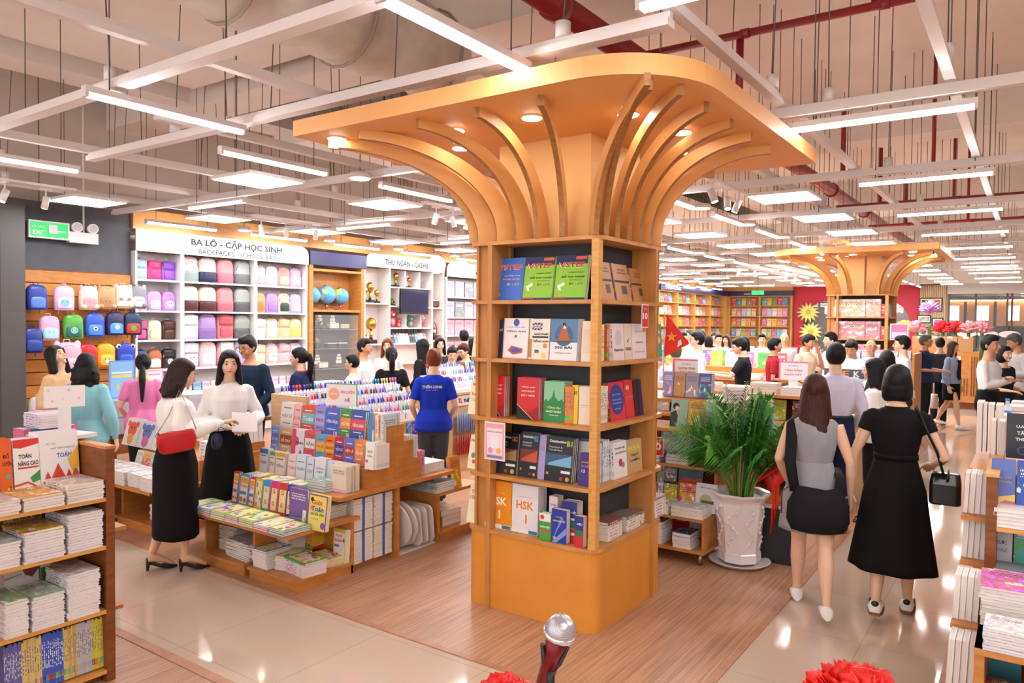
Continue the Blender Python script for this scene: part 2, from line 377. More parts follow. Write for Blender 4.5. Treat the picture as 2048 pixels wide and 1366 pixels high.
def column_display(cx, cy, radii, label, near=True):
    r = root('book_column', label, 'display column', (cx, cy, 0))
    h = .495
    MB().prism(rrect(-h, -h, h, h, .09, 8), .004, .5, smooth=False).build('plinth', PLY, r)
    MB().box(-.27, -.33, .5, .33, .3, 2.4).build('back_panel', DARK, r)
    for z in (.52, .89, 1.265, 1.655, 2.035, 2.42):
        MB().prism(rrect(-h-.012, -h-.012, h+.012, h+.012, .1, 8), z-.024, z).build('shelf' if z < 2.4 else 'cap_board', WOODH, r)
    t = .017
    for k in range(4):
        M = Matrix.Rotation(k*PI/2, 4, 'Z')
        if k % 2: M = M @ Matrix.Scale(-1, 4, (0, 1, 0))
        # blade panel close to one end of each side
        MB().box(-h-.014, .305-t, .004, -.27, .305+t, 2.4, M=M).build('side_panel', WOOD, r)
        MB().box(-h+.05, .36, .52, -h+.065, h-.03, 2.4, M=M).build('recess_board', WOOD, r)
    for sx, sy in ((-1, -1), (1, 1)): MB().box(sx*(h-.029)-.025, sy*(h-.029)-.025, .52, sx*(h-.029)+.025, sy*(h-.029)+.025, 2.4).build('corner_post', WOODL, r)
    MB().box(-.35, -.35, 2.42, .35, .35, 3.09).build('core', COREM, r)
    MB().prism(rrect(-1.3, -1.3, 1.3, 1.3, radii, 12), 3.07, 3.17, smooth=False).build('canopy', CANO, r)
    L1 = ([-.43, -.22, -.06, .08, .21, .36], [-1.09, -.51, -.1, .34, .82, 1.18]); L2 = ([-.33, -.18, -.05, .08, .22, .36], [-.57, -.17, .2, .6, .95, 1.18])
    if not near: L1 = ([-.32, -.12, .12, .32], [-.8, -.25, .3, .95]); L2 = L1
    for k, (bs, es) in enumerate((L1, L2, L2, L1)):
        M = Matrix.Rotation((0, PI/2, PI, -PI/2)[k], 4, 'Z')
        for v0, v1 in zip(bs, es):
            if k == 2: v0, v1 = -v0, -v1
            if k == 3: v0, v1 = v0, v1
            R_ = []
            n = 18
            for j in range(n+1):
                a = .5*PI*j/n
                rr = .45+(.73 if abs(v1) < 1.05 else .66)*(1-math.cos(a)); z = 2.42+.625*math.sin(a)
                s_ = (1-math.cos(a)); v = v0+(v1-v0)*s_
                tn = Vector((math.sin(a)*.73, (v1-v0)*math.sin(a), math.cos(a)*.625)).normalized() if j else Vector((0, 0, 1))
                out = Vector((.73, v1-v0, 0)).normalized(); side = Vector((-out.y, out.x, 0))
                nn = tn.cross(side).normalized()
                wd = .042*(1-j/n)**1.5+.03
                c = Vector((rr, v, z))-nn*0
                R_.append([M @ Vector((-(c+nn*a1*wd+side*b1*.016).x, (c+nn*a1*wd+side*b1*.016).y, min(3.075, (c+nn*a1*wd+side*b1*.016).z))) for a1, b1 in ((-1, -1), (1, -1), (1, 1), (-1, 1))])
            b = MB(); b.loft(R_, smooth=False); b.b.faces.ensure_lookup_table()
            for fi, f in enumerate(b.b.faces):
                if fi >= 4*n or fi % 2: f.material_index = 1
            b.build('rib', [RIBM, RIBE], r)
    if near: spots = [(-1.12, 1.09), (-.48, .58), (-.87, .31), (-.02, 1.29-.1), (-.85, -.24), (-.61, -.73), (-.08, -.83), (1.15, -.43), (.43, -.6), (.9, .9)]
    else: spots = [(-1.0, .9), (-.9, 0), (-1, -.9), (-.3, 1), (0, -1), (-.3, -.8), (.4, -.9), (.8, -1), (-.6, .6), (-.4, -1.1), (0, .7)]
    for x, y in spots:
        d = MB().cyl((x, y, 3.062), (x, y, 3.075), .062, seg=20).build('downlight', mat('dl_ring', '#F7E6CC', .4), r)
        MB().cyl((x, y, 3.058), (x, y, 3.063), .054, seg=20).build('diffuser', DLM, d)
    return r
column_display(4.435, 2.625, (.55, 0, .5, 0), 'big square book column with bent ribs and orange canopy')
column_display(14.35, 2.5, (.02, 0, .4, .55), 'smaller looking book column farther down the hall with gift boxes', False)
# ---------------- books ----------------
def cover_mat(name, kind):
    m = mat(name, '#FFFFFF', .32); N, L, b = nt(m)
    def nd(t, **k):
        n = N.new(t)
        for a, v in k.items():
            if a == 'op': n.operation = v
            elif a == 'blend': n.blend_type = v
            else: n.inputs[int(a[1:]) if a[0] == 'i' and a[1:].isdigit() else a].default_value = v
        return n
    def M(op, a, b_=None):
        n = nd('ShaderNodeMath', op=op)
        for i, v in enumerate((a, b_)):
            if v is None: continue
            if isinstance(v, (int, float)): n.inputs[i].default_value = v
            else: L.new(v, n.inputs[i])
        return n.outputs[0]
    def mix(f, a, b_, blend='MIX'):
        n = nd('ShaderNodeMixRGB', blend=blend)
        for i, v in enumerate((f, a, b_)):
            if isinstance(v, (int, float)): n.inputs[i].default_value = v
            elif isinstance(v, tuple): n.inputs[i].default_value = v
            else: L.new(v, n.inputs[i])
        return n.outputs[0]
    uv = nd('ShaderNodeUVMap'); oi = nd('ShaderNodeObjectInfo'); sp = nd('ShaderNodeSeparateXYZ'); L.new(uv.outputs[0], sp.inputs[0])
    u, v = sp.outputs[0], sp.outputs[1]; base = oi.outputs['Color']; rd = oi.outputs['Random']
    def band(x, lo, hi): return M('MULTIPLY', M('GREATER_THAN', x, lo), M('LESS_THAN', x, hi))
    cb = nd('ShaderNodeCombineXYZ'); L.new(M('MULTIPLY', rd, 37.), cb.inputs[0]); L.new(M('MULTIPLY', rd, 91.), cb.inputs[1])
    va = nd('ShaderNodeVectorMath', op='ADD'); L.new(uv.outputs[0], va.inputs[0]); L.new(cb.outputs[0], va.inputs[1])
    # second colour: hue shifted
    hs = nd('ShaderNodeHueSaturation'); L.new(base, hs.inputs['Color']); L.new(M('ADD', M('MULTIPLY', rd, .5), .22), hs.inputs['Hue']); hs.inputs['Saturation'].default_value = 1.1; hs.inputs['Value'].default_value = 1.05
    nz = nd('ShaderNodeTexNoise', Scale=(3.2 if kind != 'kid' else 5), Detail=(3 if kind != 'kid' else 1)); L.new(va.outputs[0], nz.inputs[0])
    if kind == 'art':
        blob = M('MULTIPLY', M('GREATER_THAN', nz.outputs[0], .5), band(v, .06, .58)); c = mix(blob, base, hs.outputs[0])
        blob2 = M('MULTIPLY', M('GREATER_THAN', nz.outputs[0], .6), band(v, .06, .58)); c = mix(blob2, c, (.9, .86, .78, 1))
    elif kind == 'paint':
        cr = nd('ShaderNodeValToRGB'); e = cr.color_ramp.elements; e[0].position = .38; e[1].position = .66; e[0].color = (1, 1, 1, 1); e[1].color = (.25, .2, .3, 1)
        L.new(nz.outputs[0], cr.inputs[0]); c = mix(.75, base, cr.outputs[0], 'MULTIPLY'); c = mix(M('GREATER_THAN', nz.outputs[0], .58), c, hs.outputs[0])
        c = mix(M('LESS_THAN', nz.outputs[0], .4), c, (.88, .85, .8, 1))
    elif kind == 'kid':
        vo = nd('ShaderNodeTexVoronoi', Scale=4.5); L.new(va.outputs[0], vo.inputs[0])
        h2 = nd('ShaderNodeHueSaturation'); L.new(vo.outputs['Color'], h2.inputs['Color']); h2.inputs['Saturation'].default_value = 1.6; h2.inputs['Value'].default_value = 1.15
        inner = M('MULTIPLY', band(u, .09, .91), band(v, .05, .93)); c = mix(inner, base, (.95, .88, .55, 1)); c = mix(M('MULTIPLY', inner, M('LESS_THAN', vo.outputs['Distance'], .42)), c, h2.outputs[0])
    elif kind == 'plain':
        c = mix(band(v, .0, .13), base, hs.outputs[0]); c = mix(M('MULTIPLY', band(v, .13, .14), 1.), c, (.95, .95, .95, 1))
    else: c = base
    # lettering: broken dashes in rows, light or dark against the ground
    lum = nd('ShaderNodeRGBToBW'); L.new(base, lum.inputs[0]); dark = M('GREATER_THAN', lum.outputs[0], .3)
    ink = mix(dark, (.95, .93, .88, 1), (.07, .06, .12, 1))
    if kind != 'kid':
        wv = nd('ShaderNodeTexBrick', Scale=1.); wv.offset = .43; wv.inputs['Brick Width'].default_value = .085; wv.inputs['Row Height'].default_value = .075; wv.inputs['Mortar Size'].default_value = .016
        wv.inputs['Color1'].default_value = (1, 1, 1, 1); wv.inputs['Color2'].default_value = (1, 1, 1, 1); wv.inputs['Mortar'].default_value = (0, 0, 0, 1); L.new(va.outputs[0], wv.inputs[0])
        lt = M('MULTIPLY', wv.outputs[0], M('MULTIPLY', band(v, .66, .86), band(u, .12, .88)))
        c = mix(M('MULTIPLY', lt, .85), c, ink)
    L.new(c, b.inputs['Base Color']); return m
ART = {k: cover_mat('cover_'+k, k) for k in ('art', 'paint', 'kid', 'plain')}
ART['flat'] = mat('cover_flat', '#ffffff', .32)
_n, _l, _b = nt(ART['flat']); _o = _n.new('ShaderNodeObjectInfo'); _l.new(_o.outputs['Color'], _b.inputs['Base Color'])
def spine_mat():
    m = mat('book_spine', '#ffffff', .4); N, L, b = nt(m); oi = N.new('ShaderNodeObjectInfo'); tc = N.new('ShaderNodeTexCoord'); sp = N.new('ShaderNodeSeparateXYZ'); L.new(tc.outputs['Generated'], sp.inputs[0])
    def M(op, a, c=None):
        n = N.new('ShaderNodeMath'); n.operation = op
        for i, v in enumerate((a, c)):
            if v is None: continue
            if isinstance(v, (int, float)): n.inputs[i].default_value = v
            else: L.new(v, n.inputs[i])
        return n.outputs[0]
    band = lambda x, lo, hi: M('MULTIPLY', M('GREATER_THAN', x, lo), M('LESS_THAN', x, hi))
    cb = N.new('ShaderNodeCombineXYZ'); L.new(M('MULTIPLY', sp.outputs[2], 24.), cb.inputs[0]); L.new(M('MULTIPLY', oi.outputs['Random'], 50.), cb.inputs[1])
    nz = N.new('ShaderNodeTexNoise'); nz.inputs['Scale'].default_value = 1; nz.inputs['Detail'].default_value = 0; L.new(cb.outputs[0], nz.inputs[0])
    lt = M('MULTIPLY', M('GREATER_THAN', nz.outputs[0], .47), M('MULTIPLY', band(sp.outputs[1], .3, .7), band(sp.outputs[2], .35, .85)))
    lum = N.new('ShaderNodeRGBToBW'); L.new(oi.outputs['Color'], lum.inputs[0])
    ink = N.new('ShaderNodeMixRGB'); ink.inputs[1].default_value = (.9, .88, .82, 1); ink.inputs[2].default_value = (.18, .13, .22, 1); L.new(M('GREATER_THAN', lum.outputs[0], .3), ink.inputs[0])
    hs = N.new('ShaderNodeHueSaturation'); L.new(oi.outputs['Color'], hs.inputs['Color']); L.new(M('ADD', oi.outputs['Random'], .2), hs.inputs['Hue']); hs.inputs['Value'].default_value = .8
    m0 = N.new('ShaderNodeMixRGB'); L.new(band(sp.outputs[2], .1, .22), m0.inputs[0]); L.new(oi.outputs['Color'], m0.inputs[1]); L.new(hs.outputs[0], m0.inputs[2])
    mx = N.new('ShaderNodeMixRGB'); L.new(lt, mx.inputs[0]); L.new(m0.outputs[0], mx.inputs[1]); L.new(ink.outputs[0], mx.inputs[2]); L.new(mx.outputs[0], b.inputs['Base Color'])
    return m
SPINE = spine_mat()
def page_mat():
    m = mat('page_edges', '#EDE7DF', .75); N, L, b = nt(m); tc = N.new('ShaderNodeTexCoord'); mp = N.new('ShaderNodeMapping'); mp.inputs['Scale'].default_value = (3, 260, 3)
    nz = N.new('ShaderNodeTexNoise'); nz.inputs['Scale'].default_value = 1; nz.inputs['Detail'].default_value = 2
    r = N.new('ShaderNodeValToRGB'); r.color_ramp.elements[0].position = .3; r.color_ramp.elements[1].position = .6; r.color_ramp.elements[0].color = hx('#DCD5CF'); r.color_ramp.elements[1].color = hx('#F3EFEB')
    L.new(tc.outputs['Object'], mp.inputs[0]); L.new(mp.outputs[0], nz.inputs[0]); L.new(nz.outputs[0], r.inputs[0]); L.new(r.outputs[0], b.inputs['Base Color']); return m
PAGES = page_mat()
_bm = {}
def book_mesh(w, h, t, art):
    k = (round(w, 3), round(h, 3), round(t, 3), art)
    if k not in _bm:
        b = MB(); w, h, t = k[:3]; c = min(.0016, t*.2)
        b.box(-w/2, 0, 0, w/2, c, h, 0).box(-w/2, t-c, 0, w/2, t, h, 1).box(-w/2, c, 0, -w/2+c, t-c, h, 1)
        b.box(-w/2+c, c, .002, w/2-.003, t-c, h-.003, 2)
        uvl = b.b.loops.layers.uv.new('UVMap')
        for f in b.b.faces:
            for l in f.loops: l[uvl].uv = ((l.vert.co.x+w/2)/w, l.vert.co.z/h)
        _bm[k] = b.mesh([ART[art], SPINE, PAGES], 'book')
    return _bm[k]
def cname(c):
    r, g, b = [int(c[i:i+2], 16)/255 for i in (1, 3, 5)]
    import colorsys
    h, s, v = colorsys.rgb_to_hsv(r, g, b); h *= 360
    if v < .25: return 'black'
    if s < .12: return 'white' if v > .86 else 'grey'
    if s < .28 and v > .8: return 'cream' if 20 < h < 75 else 'pale pink' if (h > 300 or h <= 20) else 'pale green' if h < 170 else 'pale lilac' if h > 240 else 'pale blue'
    if h < 12 or h > 345: return 'red' if s > .5 else 'pink'
    if h < 40: return 'orange' if v > .65 else 'brown'
    if h < 68: return 'yellow' if v > .6 else 'olive'
    if h < 165: return 'green'
    if h < 200: return 'teal'
    if h < 250: return 'blue' if v > .45 else 'navy'
    if h < 290: return 'purple'
    return 'pink'
def book(kind, label, loc, rz=0, tilt=0, w=.17, h=.24, t=.015, col='#3355AA', art='art', group=None, items=None, yaw=0):
    o = put(kind, book_mesh(w, h, t, art), None, loc, (-tilt, yaw, rz)); o.color = hx(col); tag(o, label, 'book', group)
    if items: deco(o, w, h, items)
    return o
def deco(parent, w, h, items, name='cover_print', y0=-.0004):
    """printed shapes on a flat face at y=0: ('t',text,cx,cy,w,h,col) ('r',x0,y0,x1,y1,col) ('c',cx,cy,r,col) ('p',pts,col) in 0..1 cover units"""
    b = MB(); ms = []; y = y0
    for it in items:
        col = it[-1] if it[0] != 't' else it[6]
        m = mat('print_'+col, col, .4)
        if m not in ms: ms.append(m)
        k = ms.index(m); y -= .00025
        if it[0] == 't':
            me = text_mesh(it[1], True if len(it) < 8 else it[7]); n0 = len(b.b.verts); nf = len(b.b.faces); b.b.from_mesh(me); b.b.verts.ensure_lookup_table(); b.b.faces.ensure_lookup_table()
            for v in b.b.verts[n0:]: v.co = Vector(((v.co.x*it[4]+it[2]-.5)*w, y, (v.co.z*it[5]+it[3])*h))
            for f in b.b.faces[nf:]: f.material_index = k
        elif it[0] == 'r': b.face([((x-.5)*w, y, z*h) for x, z in ((it[1], it[2]), (it[3], it[2]), (it[3], it[4]), (it[1], it[4]))], k)
        elif it[0] == 'c':
            r = it[3]*w; b.face([((it[1]-.5)*w+r*math.cos(a*PI/12), y, it[2]*h+r*math.sin(a*PI/12)) for a in range(24)], k)
        elif it[0] == 'p': b.face([((x-.5)*w, y, z*h) for x, z in it[1]], k)
    me = bpy.data.meshes.new('print'); b.b.to_mesh(me); b.b.free()
    for m in ms: me.materials.append(m)
    return put(name, me, parent)
def loc2(p, rz, dx, dy, z): c, s = math.cos(rz), math.sin(rz); return (p[0]+c*dx-s*dy, p[1]+s*dx+c*dy, z)
def cols(n, pal): return [pal[rnd.randrange(len(pal))] for _ in range(n)]
BRIGHT = ['#D8442F', '#E98A2E', '#F1C93B', '#5BAF4A', '#3A8FD0', '#7A5FC0', '#E56AA0', '#F4EFE8', '#F4EFE8', '#DCE7F3']
SOFT = ['#F3EDE6', '#EFE3D3', '#F6D8DC', '#DCE6F4', '#E9E0F2', '#F7EBC8', '#DDEBD8', '#C9D6EE']
def stack(kind, place, x, y, z, n, w=.19, h=.26, t=.016, rz=0, pal=SOFT, art='art', jit=.03, group=None, top=None, col=None):
    """n books lying flat with their tops away from rz's facing side"""
    zz = z
    c1 = col or cols(1, pal)[0]
    for i in range(n):
        c = top if (top and i == n-1) else (c1 if rnd.random() < .8 else cols(1, pal)[0])
        r = rz+rnd.uniform(-jit, jit); p = loc2((x, y), r, rnd.uniform(-.004, .004), -h/2+rnd.uniform(-.004, .004), 0)
        zz += t
        book(kind, f'{cname(c)} {kind.replace("_", " ")}, {nth(n-1-i)} from the top, pile {place}', (p[0], p[1], zz), r, PI/2, w, h, t-.0006, c, art, group or f'stack {place}')
    return zz
def spines(kind, place, p0, z, rz, n, h=.24, d=.17, t=.016, pal=BRIGHT, group=None, tilt=0, jit=.3, art='plain', back=False):
    """n books on edge, spines (or page edges when back) facing rz's facing side, running along local +x"""
    x = 0
    for i in range(n):
        c = pal[rnd.randrange(len(pal))]; tt = t*rnd.uniform(1-jit, 1+jit); hh = h*rnd.uniform(.97, 1.0)
        if back: q = loc2(p0, rz, x+tt, d/2, z); r = rz-PI/2
        else: q = loc2(p0, rz, x+0, d/2, z); r = rz+PI/2
        if not back: q = loc2(p0, rz, x+tt, d/2, z)
        book(kind, f'{cname(c)} {kind.replace("_", " ")} on edge, {nth(i)} in the row {place}', q, r, 0, round(d, 2), round(hh, 2), round(tt*.96, 3), c, art, group or f'row {place}', yaw=tilt)
        x += tt
    return x
def faces(kind, place, p0, z, rz, lst, tilt=.15, group=None, copies=1, t=.014, gap=.004):
    """covers facing out side by side; lst = (w,h,col,art,items,extra label)"""
    x = 0; nn = len(lst)
    for i, it in enumerate(lst):
        w, h, c, art = it[:4]; items = it[4] if len(it) > 4 else None; ex = it[5] if len(it) > 5 else None
        if c is None: x += w; continue
        k = it[6] if len(it) > 6 else copies
        for j in range(k):
            q = loc2(p0, rz, x+w/2, j*(t+.001), z+0)
            wd = f'{cname(c)} {kind.replace("_", " ")}'
            if j == 0: lb = f'{ex} {place}' if ex else f'{wd} facing out, {nth(i)} cover {place}'
            else: lb = f'{nth(j-1)} copy behind the {ex}' if ex and ' as number' not in ex else f'{wd}, {nth(j-1)} behind cover {i+1 if not ex else ex.split()[-1]} {place}'
            book(kind, lb, q, rz, tilt, w, h, t, c, art if j == 0 else 'plain', group or f'covers {place}', items if j == 0 else None)
        x += w+gap
# pixel columns to a vertical plane of the shop (the place keeps its own measures)
def _ray(px, py=683):
    d = _cx*((px-1024)/1491.16)+(-_cy)*(-(py-683)/1491.16)*-1+_f; return d
def onX(px, X, py=683): d = _ray(px, py); return X*d.y/d.x
def onY(px, Y, py=683): d = _ray(px, py); return Y*d.x/d.y
def fx(kind, place, X, z, lst, tilt=.15, py=700, copies=1, t=.014, group=None):
    """covers on a plane x=X facing -x; lst=(px0,px1,h,col,art,items,label,copies)"""
    for i, it in enumerate(lst):
        y0, y1 = onX(it[0], X, py), onX(it[1], X, py); w = abs(y0-y1)
        faces(kind, place, (X, y0), z, -PI/2, [(w, it[2], it[3], it[4], it[5] if len(it) > 5 else None, (it[6] if len(it) > 6 else f'{cname(it[3])} {kind.replace("_", " ")} facing out')+('' if len(it) > 6 else f' as number {i+1}'), it[7] if len(it) > 7 else copies)], tilt, group or f'covers {place}', copies, t)
def fy(kind, place, Y, z, lst, tilt=.15, py=700, copies=1, t=.014, group=None):
    for i, it in enumerate(lst):
        x0, x1 = onY(it[0], Y, py), onY(it[1], Y, py); w = abs(x1-x0)
        faces(kind, place, (x0, Y), z, 0, [(w, it[2], it[3], it[4], it[5] if len(it) > 5 else None, (it[6] if len(it) > 6 else f'{cname(it[3])} {kind.replace("_", " ")} facing out')+('' if len(it) > 6 else f' as number {i+1}'), it[7] if len(it) > 7 else copies)], tilt, group or f'covers {place}', copies, t)
T_ = lambda s, x, y, w, h, c='#222222', b=True: ('t', s, x, y, w, h, c, b)
R_ = lambda *a: ('r',)+a
# --- the big column's books ---
g = 'books on the top shelf of the big column'
vg = [R_(0, .8, 1, 1, '#1D2C5C'), R_(.62, .9, .97, .97, '#E0602E'), T_('VSTEP', .5, .78, .86, .13, '#F2E7D0'), T_('VSTEP', .51, .785, .84, .12, '#C8402E'), T_('CHINH PHỤC', .66, .61, .5, .035, '#2D4A1C'), T_('ĐỀ THI VSTEP', .58, .52, .76, .06, '#1F3A14'), T_('BẬC NĂNG LỰC', .68, .44, .42, .03, '#3F6A22'), T_('B1 - C1', .68, .36, .42, .05, '#A02A55'), ('p', [(.08, .32), (.3, .4), (.34, .33), (.2, .28), (.24, .2), (.14, .22)], '#EAF3D8'), R_(0, 0, 1, .05, '#1D2C5C'), R_(0, .03, .4, .06, '#D8442F')]
vb = [T_('VSTEP', .5, .78, .86, .13, '#F2E7D0'), T_('VSTEP', .51, .785, .84, .12, '#D85A3A'), T_('LUYỆN THI', .6, .58, .55, .04, '#E9C9B0'), T_('NĂM VSTEP', .6, .5, .6, .05, '#E9A080'), T_('B1 - C1', .65, .38, .4, .05, '#F2D060'), R_(.08, .1, .25, .18, '#E0803A')]
fx('test_prep_book', 'on the top shelf of the big column', 4.0, 2.036, [(984, 1040, .285, '#3D6FD0', 'flat', vb, 'blue exam prep book in glossy wrap', 2), (1042, 1100, .285, '#8CC832', 'flat', vg, 'lime green exam prep book beside the blue one', 3), (1104, 1166, .285, '#8CC832', 'flat', vg, 'lime green exam prep book nearest the corner post', 2)], .17, 560, t=.02)
bt = [T_('TỪ THƠ', .55, .85, .5, .07, '#2B2420'), T_('LÃNH ĐẠO', .55, .76, .6, .06, '#2B2420'), R_(0, .5, 1, .56, '#3A3230'), R_(.42, .2, .75, .42, '#5A4A3E')]
fy('kraft_book', 'on the top shelf of the big column', 2.2, 2.036, [(1203, 1228, .25, '#C08D5C', 'flat', bt, 'kraft paper book partly behind the corner post', 3), (1232, 1262, .25, '#C69262', 'flat', bt, 'kraft paper book standing upright in the middle', 3), (1266, 1296, .235, '#BD8855', 'flat', bt, 'kraft paper book nearest the outer side panel', 2)], .2, 560, t=.02)
spines('grammar_book', 'on the second column shelf', (4.0, onX(979, 4.0)), 1.656, -PI/2, 4, .26, .17, .016, ['#22305E', '#1E2B55'], jit=0)
uk = [('r', .12, .72, .62, .9, '#2A3C8C'), ('p', [(.12, .72), (.17, .72), (.62, .9), (.57, .9)], '#F5F0F0'), ('p', [(.12, .9), (.17, .9), (.62, .72), (.57, .72)], '#F5F0F0'), ('r', .12, .785, .62, .835, '#F5F0F0'), ('r', .34, .72, .4, .9, '#F5F0F0'), ('r', .12, .8, .62, .82, '#C83038'), ('r', .355, .72, .385, .9, '#C83038'), T_('NGỮ PHÁP', .6, .63, .7, .06, '#202020'), R_(.15, .53, .95, .57, '#202020'), T_('TIẾNG ANH', .58, .46, .76, .07, '#202020'), ('c', .8, .34, .1, '#E58A2C'), R_(0, .05, .14, .5, '#C08A3C'), R_(.3, .16, .5, .24, '#3A6AB0'), ('c', .75, .1, .1, '#F0D040')]
e1 = [R_(.03, .02, .97, .98, '#F6F1F0'), ('c', .5, .89, .12, '#4A55B0'), T_('CHUYÊN ĐỀ', .5, .78, .7, .03, '#6A6A8C'), T_('TIẾNG ANH', .5, .68, .76, .06, '#2A3A7C'), ('c', .5, .55, .05, '#D0405A'), ('p', [(.2, .2), (.35, .32), (.8, .25), (.78, .14), (.4, .1)], '#C8485A'), ('p', [(.3, .2), (.5, .28), (.75, .2), (.45, .14)], '#4A5AA0')]
e2 = [R_(0, .44, 1, 1, '#5C86B4'), ('c', .5, .6, .34, '#3F6A9A'), ('p', [(.15, .44), (.3, .52), (.4, .8), (.5, .9), (.58, .8), (.72, .5), (.85, .44)], '#A0703A'), ('p', [(.32, .5), (.4, .74), (.56, .74), (.66, .5)], '#C85A3A'), ('c', .5, .87, .06, '#2A1A18'), ('p', [(.45, .76), (.5, .85), (.6, .78)], '#EEE4E0'), R_(.1, .44, .9, .47, '#4A5A2E'), T_('550 BÀI', .5, .32, .64, .07, '#30304A'), T_('TIẾNG ANH', .5, .19, .62, .05, '#30304A', False)]
fx('grammar_book', 'on the second column shelf', 4.0, 1.656, [(996, 1004, .25, '#20264A', 'flat', [T_('CẨ', .5, .75, .8, .08, '#EEEEEE')], 'dark navy grammar book half hidden behind a white one'), (1005, 1055, .265, '#E8C9CE', 'flat', e1, 'white grammar book with a pink border', 3), (1057, 1097, .262, '#F3E8D8', 'flat', uk, 'cream grammar book with a british flag', 2), (1099, 1153, .262, '#F1EEF2', 'flat', e2, 'grammar exercise book with a tower of books drawn', 4), (1162, 1184, .25, '#F0E2CC', 'flat', [R_(.12, .2, .9, .8, '#E6D5BC')], 'plain cream book back cover by the corner post', 2)], .08, 680, t=.018)
nv = lambda s, c, y=.4: [T_(s, .5, y, .8, .09, c)]
spines('novel', 'beside the corner post of the second column shelf', (onY(1203, 2.2), 2.2), 1.656, 0, 1, .235, .16, .035, ['#F0DFC6'], jit=0)
spines('novel', 'of orange backs on the second column shelf', (onY(1214, 2.2), 2.2), 1.656, 0, 2, .235, .16, .022, ['#DD7A35'], jit=0)
fy('novel', 'on the second column shelf', 2.17, 1.656, [(1227, 1250, .235, '#EDE2E6', 'flat', [('c', .5, .62, .3, '#D5CCD4')]+nv('Sapiens', '#333333', .28), 'white history book with a large fingerprint', 3), (1251, 1265, .235, '#EFD9C8', 'flat', nv('nexus', '#5A4038', .3)+[('p', [(.3, .5), (.6, .62), (.5, .48)], '#4A4040')], 'pale peach book with a small pigeon', 2), (1266, 1294, .235, '#F2EAF0', 'flat', [T_('TƯ DUY', .5, .78, .6, .05, '#B0A0B8'), R_(.25, .45, .75, .49, '#C8824A'), T_('DANIEL KAHNEMAN', .5, .2, .7, .04, '#C0B4C4'), ('c', .85, .85, .1, '#E0963A')], 'white thinking book with a pencil', 3), (1296, 1325, .235, '#4BA574', 'flat', [T_('MBA', .45, .82, .9, .22, '#F5F1DC'), ('c', .3, .42, .12, '#E9E2C0'), ('c', .6, .36, .14, '#E9E2C0'), ('c', .78, .52, .1, '#E9E2C0'), ('c', .6, .36, .05, '#4BA574')], 'green business book with cream flowers at the shelf end', 2)], .06, 680, t=.016)
r3 = [T_('TIẾNG ANH', .5, .78, .62, .045, '#F6E8E0'), T_('CHO NGƯỜI', .5, .68, .62, .05, '#F6E8E0'), T_('MẤT GỐC', .5, .58, .62, .06, '#F6E8E0'), ('p', [(0, .0), (0, .34), (.72, 0)], '#221A1E'), ('p', [(.72, 0), (.45, .14), (1, .34), (1, 0)], '#A02028'), ('p', [(0, .34), (0, .36), (.76, 0), (.72, 0)], '#F0C8B8')]
gr = [('p', [(0, .5), (.1, .56), (.2, .5), (.4, .62), (.5, .8), (.56, .62), (.75, .52), (.9, .58), (1, .5), (1, .4), (0, .4)], '#2E8A50'), R_(0, 0, 1, .42, '#2F8C4C'), T_('TỔNG ÔN', .5, .36, .68, .07, '#F0E24A'), T_('NGỮ PHÁP', .5, .26, .76, .06, '#F4F4EC'), T_('TIẾNG ANH', .5, .17, .5, .035, '#F4F4EC')]
fx('language_book', 'on the third column shelf', 4.0, 1.266, [(983, 1010, .27, '#D3252E', 'flat', r3, 'red language book at the outer end', 3), (1036, 1080, .27, '#D3252E', 'flat', r3, 'red language book with black corner in the middle', 4), (1090, 1130, .255, '#8CC9A0', 'flat', gr, 'green grammar book with a castle skyline', 5)], .03, 800, t=.02)
spines('language_book', 'of orange backs on the third column shelf', (4.0, onX(1131, 4.0)), 1.266, -PI/2, 4, .235, .16, .016, ['#E58A3C'], jit=0)
fx('language_book', 'close to the post on the third column shelf', 4.0, 1.266, [(1146, 1158, .24, '#F0C92C', 'flat', nv('MIT', '#3A2A10', .8), 'yellow language book cover half seen', 2), (1160, 1184, .235, '#EFE0C8', 'flat', [R_(.15, .5, .85, .52, '#C8B89C'), R_(.15, .45, .75, .46, '#C8B89C')], 'cream back cover beside the post', 2)], .03, 800, t=.018)
spines('psychology_book', 'right beside the post on the third column shelf', (onY(1203, 2.2), 2.2), 1.266, 0, 5, .23, .16, .019, ['#F1E3CF', '#EFE0D0'], jit=.1)
fy('psychology_book', 'on the third column shelf', 2.19, 1.266, [(1226, 1256, .245, '#DA2F45', 'flat', [('c', .5, .55, .46, '#2E3F9A'), T_('QUY LUẬT', .5, .68, .56, .05, '#C8D0E8'), T_('BẢN CHẤT', .5, .55, .6, .05, '#C8D0E8'), T_('CON NGƯỜI', .5, .46, .6, .05, '#C8D0E8'), T_('ROBERT GREENE', .5, .3, .4, .03, '#C8D0E8')], 'red book with a big blue circle', 2), (1257, 1274, .25, '#D8303C', 'flat', [T_('8', .4, .8, .4, .12, '#F4C8B8'), T_('NGUYÊN', .5, .55, .8, .06, '#E88070')], 'red book leaning behind the blue circle one', 2), (1275, 1284, .24, '#26262C', 'flat', None, 'black book leaning at the row end', 1), (1285, 1298, .245, '#3A2D6A', 'flat', [R_(.85, 0, 1, 1, '#E8E4F0')], 'purple book with chequered edge', 1)], .12, 800, t=.018)
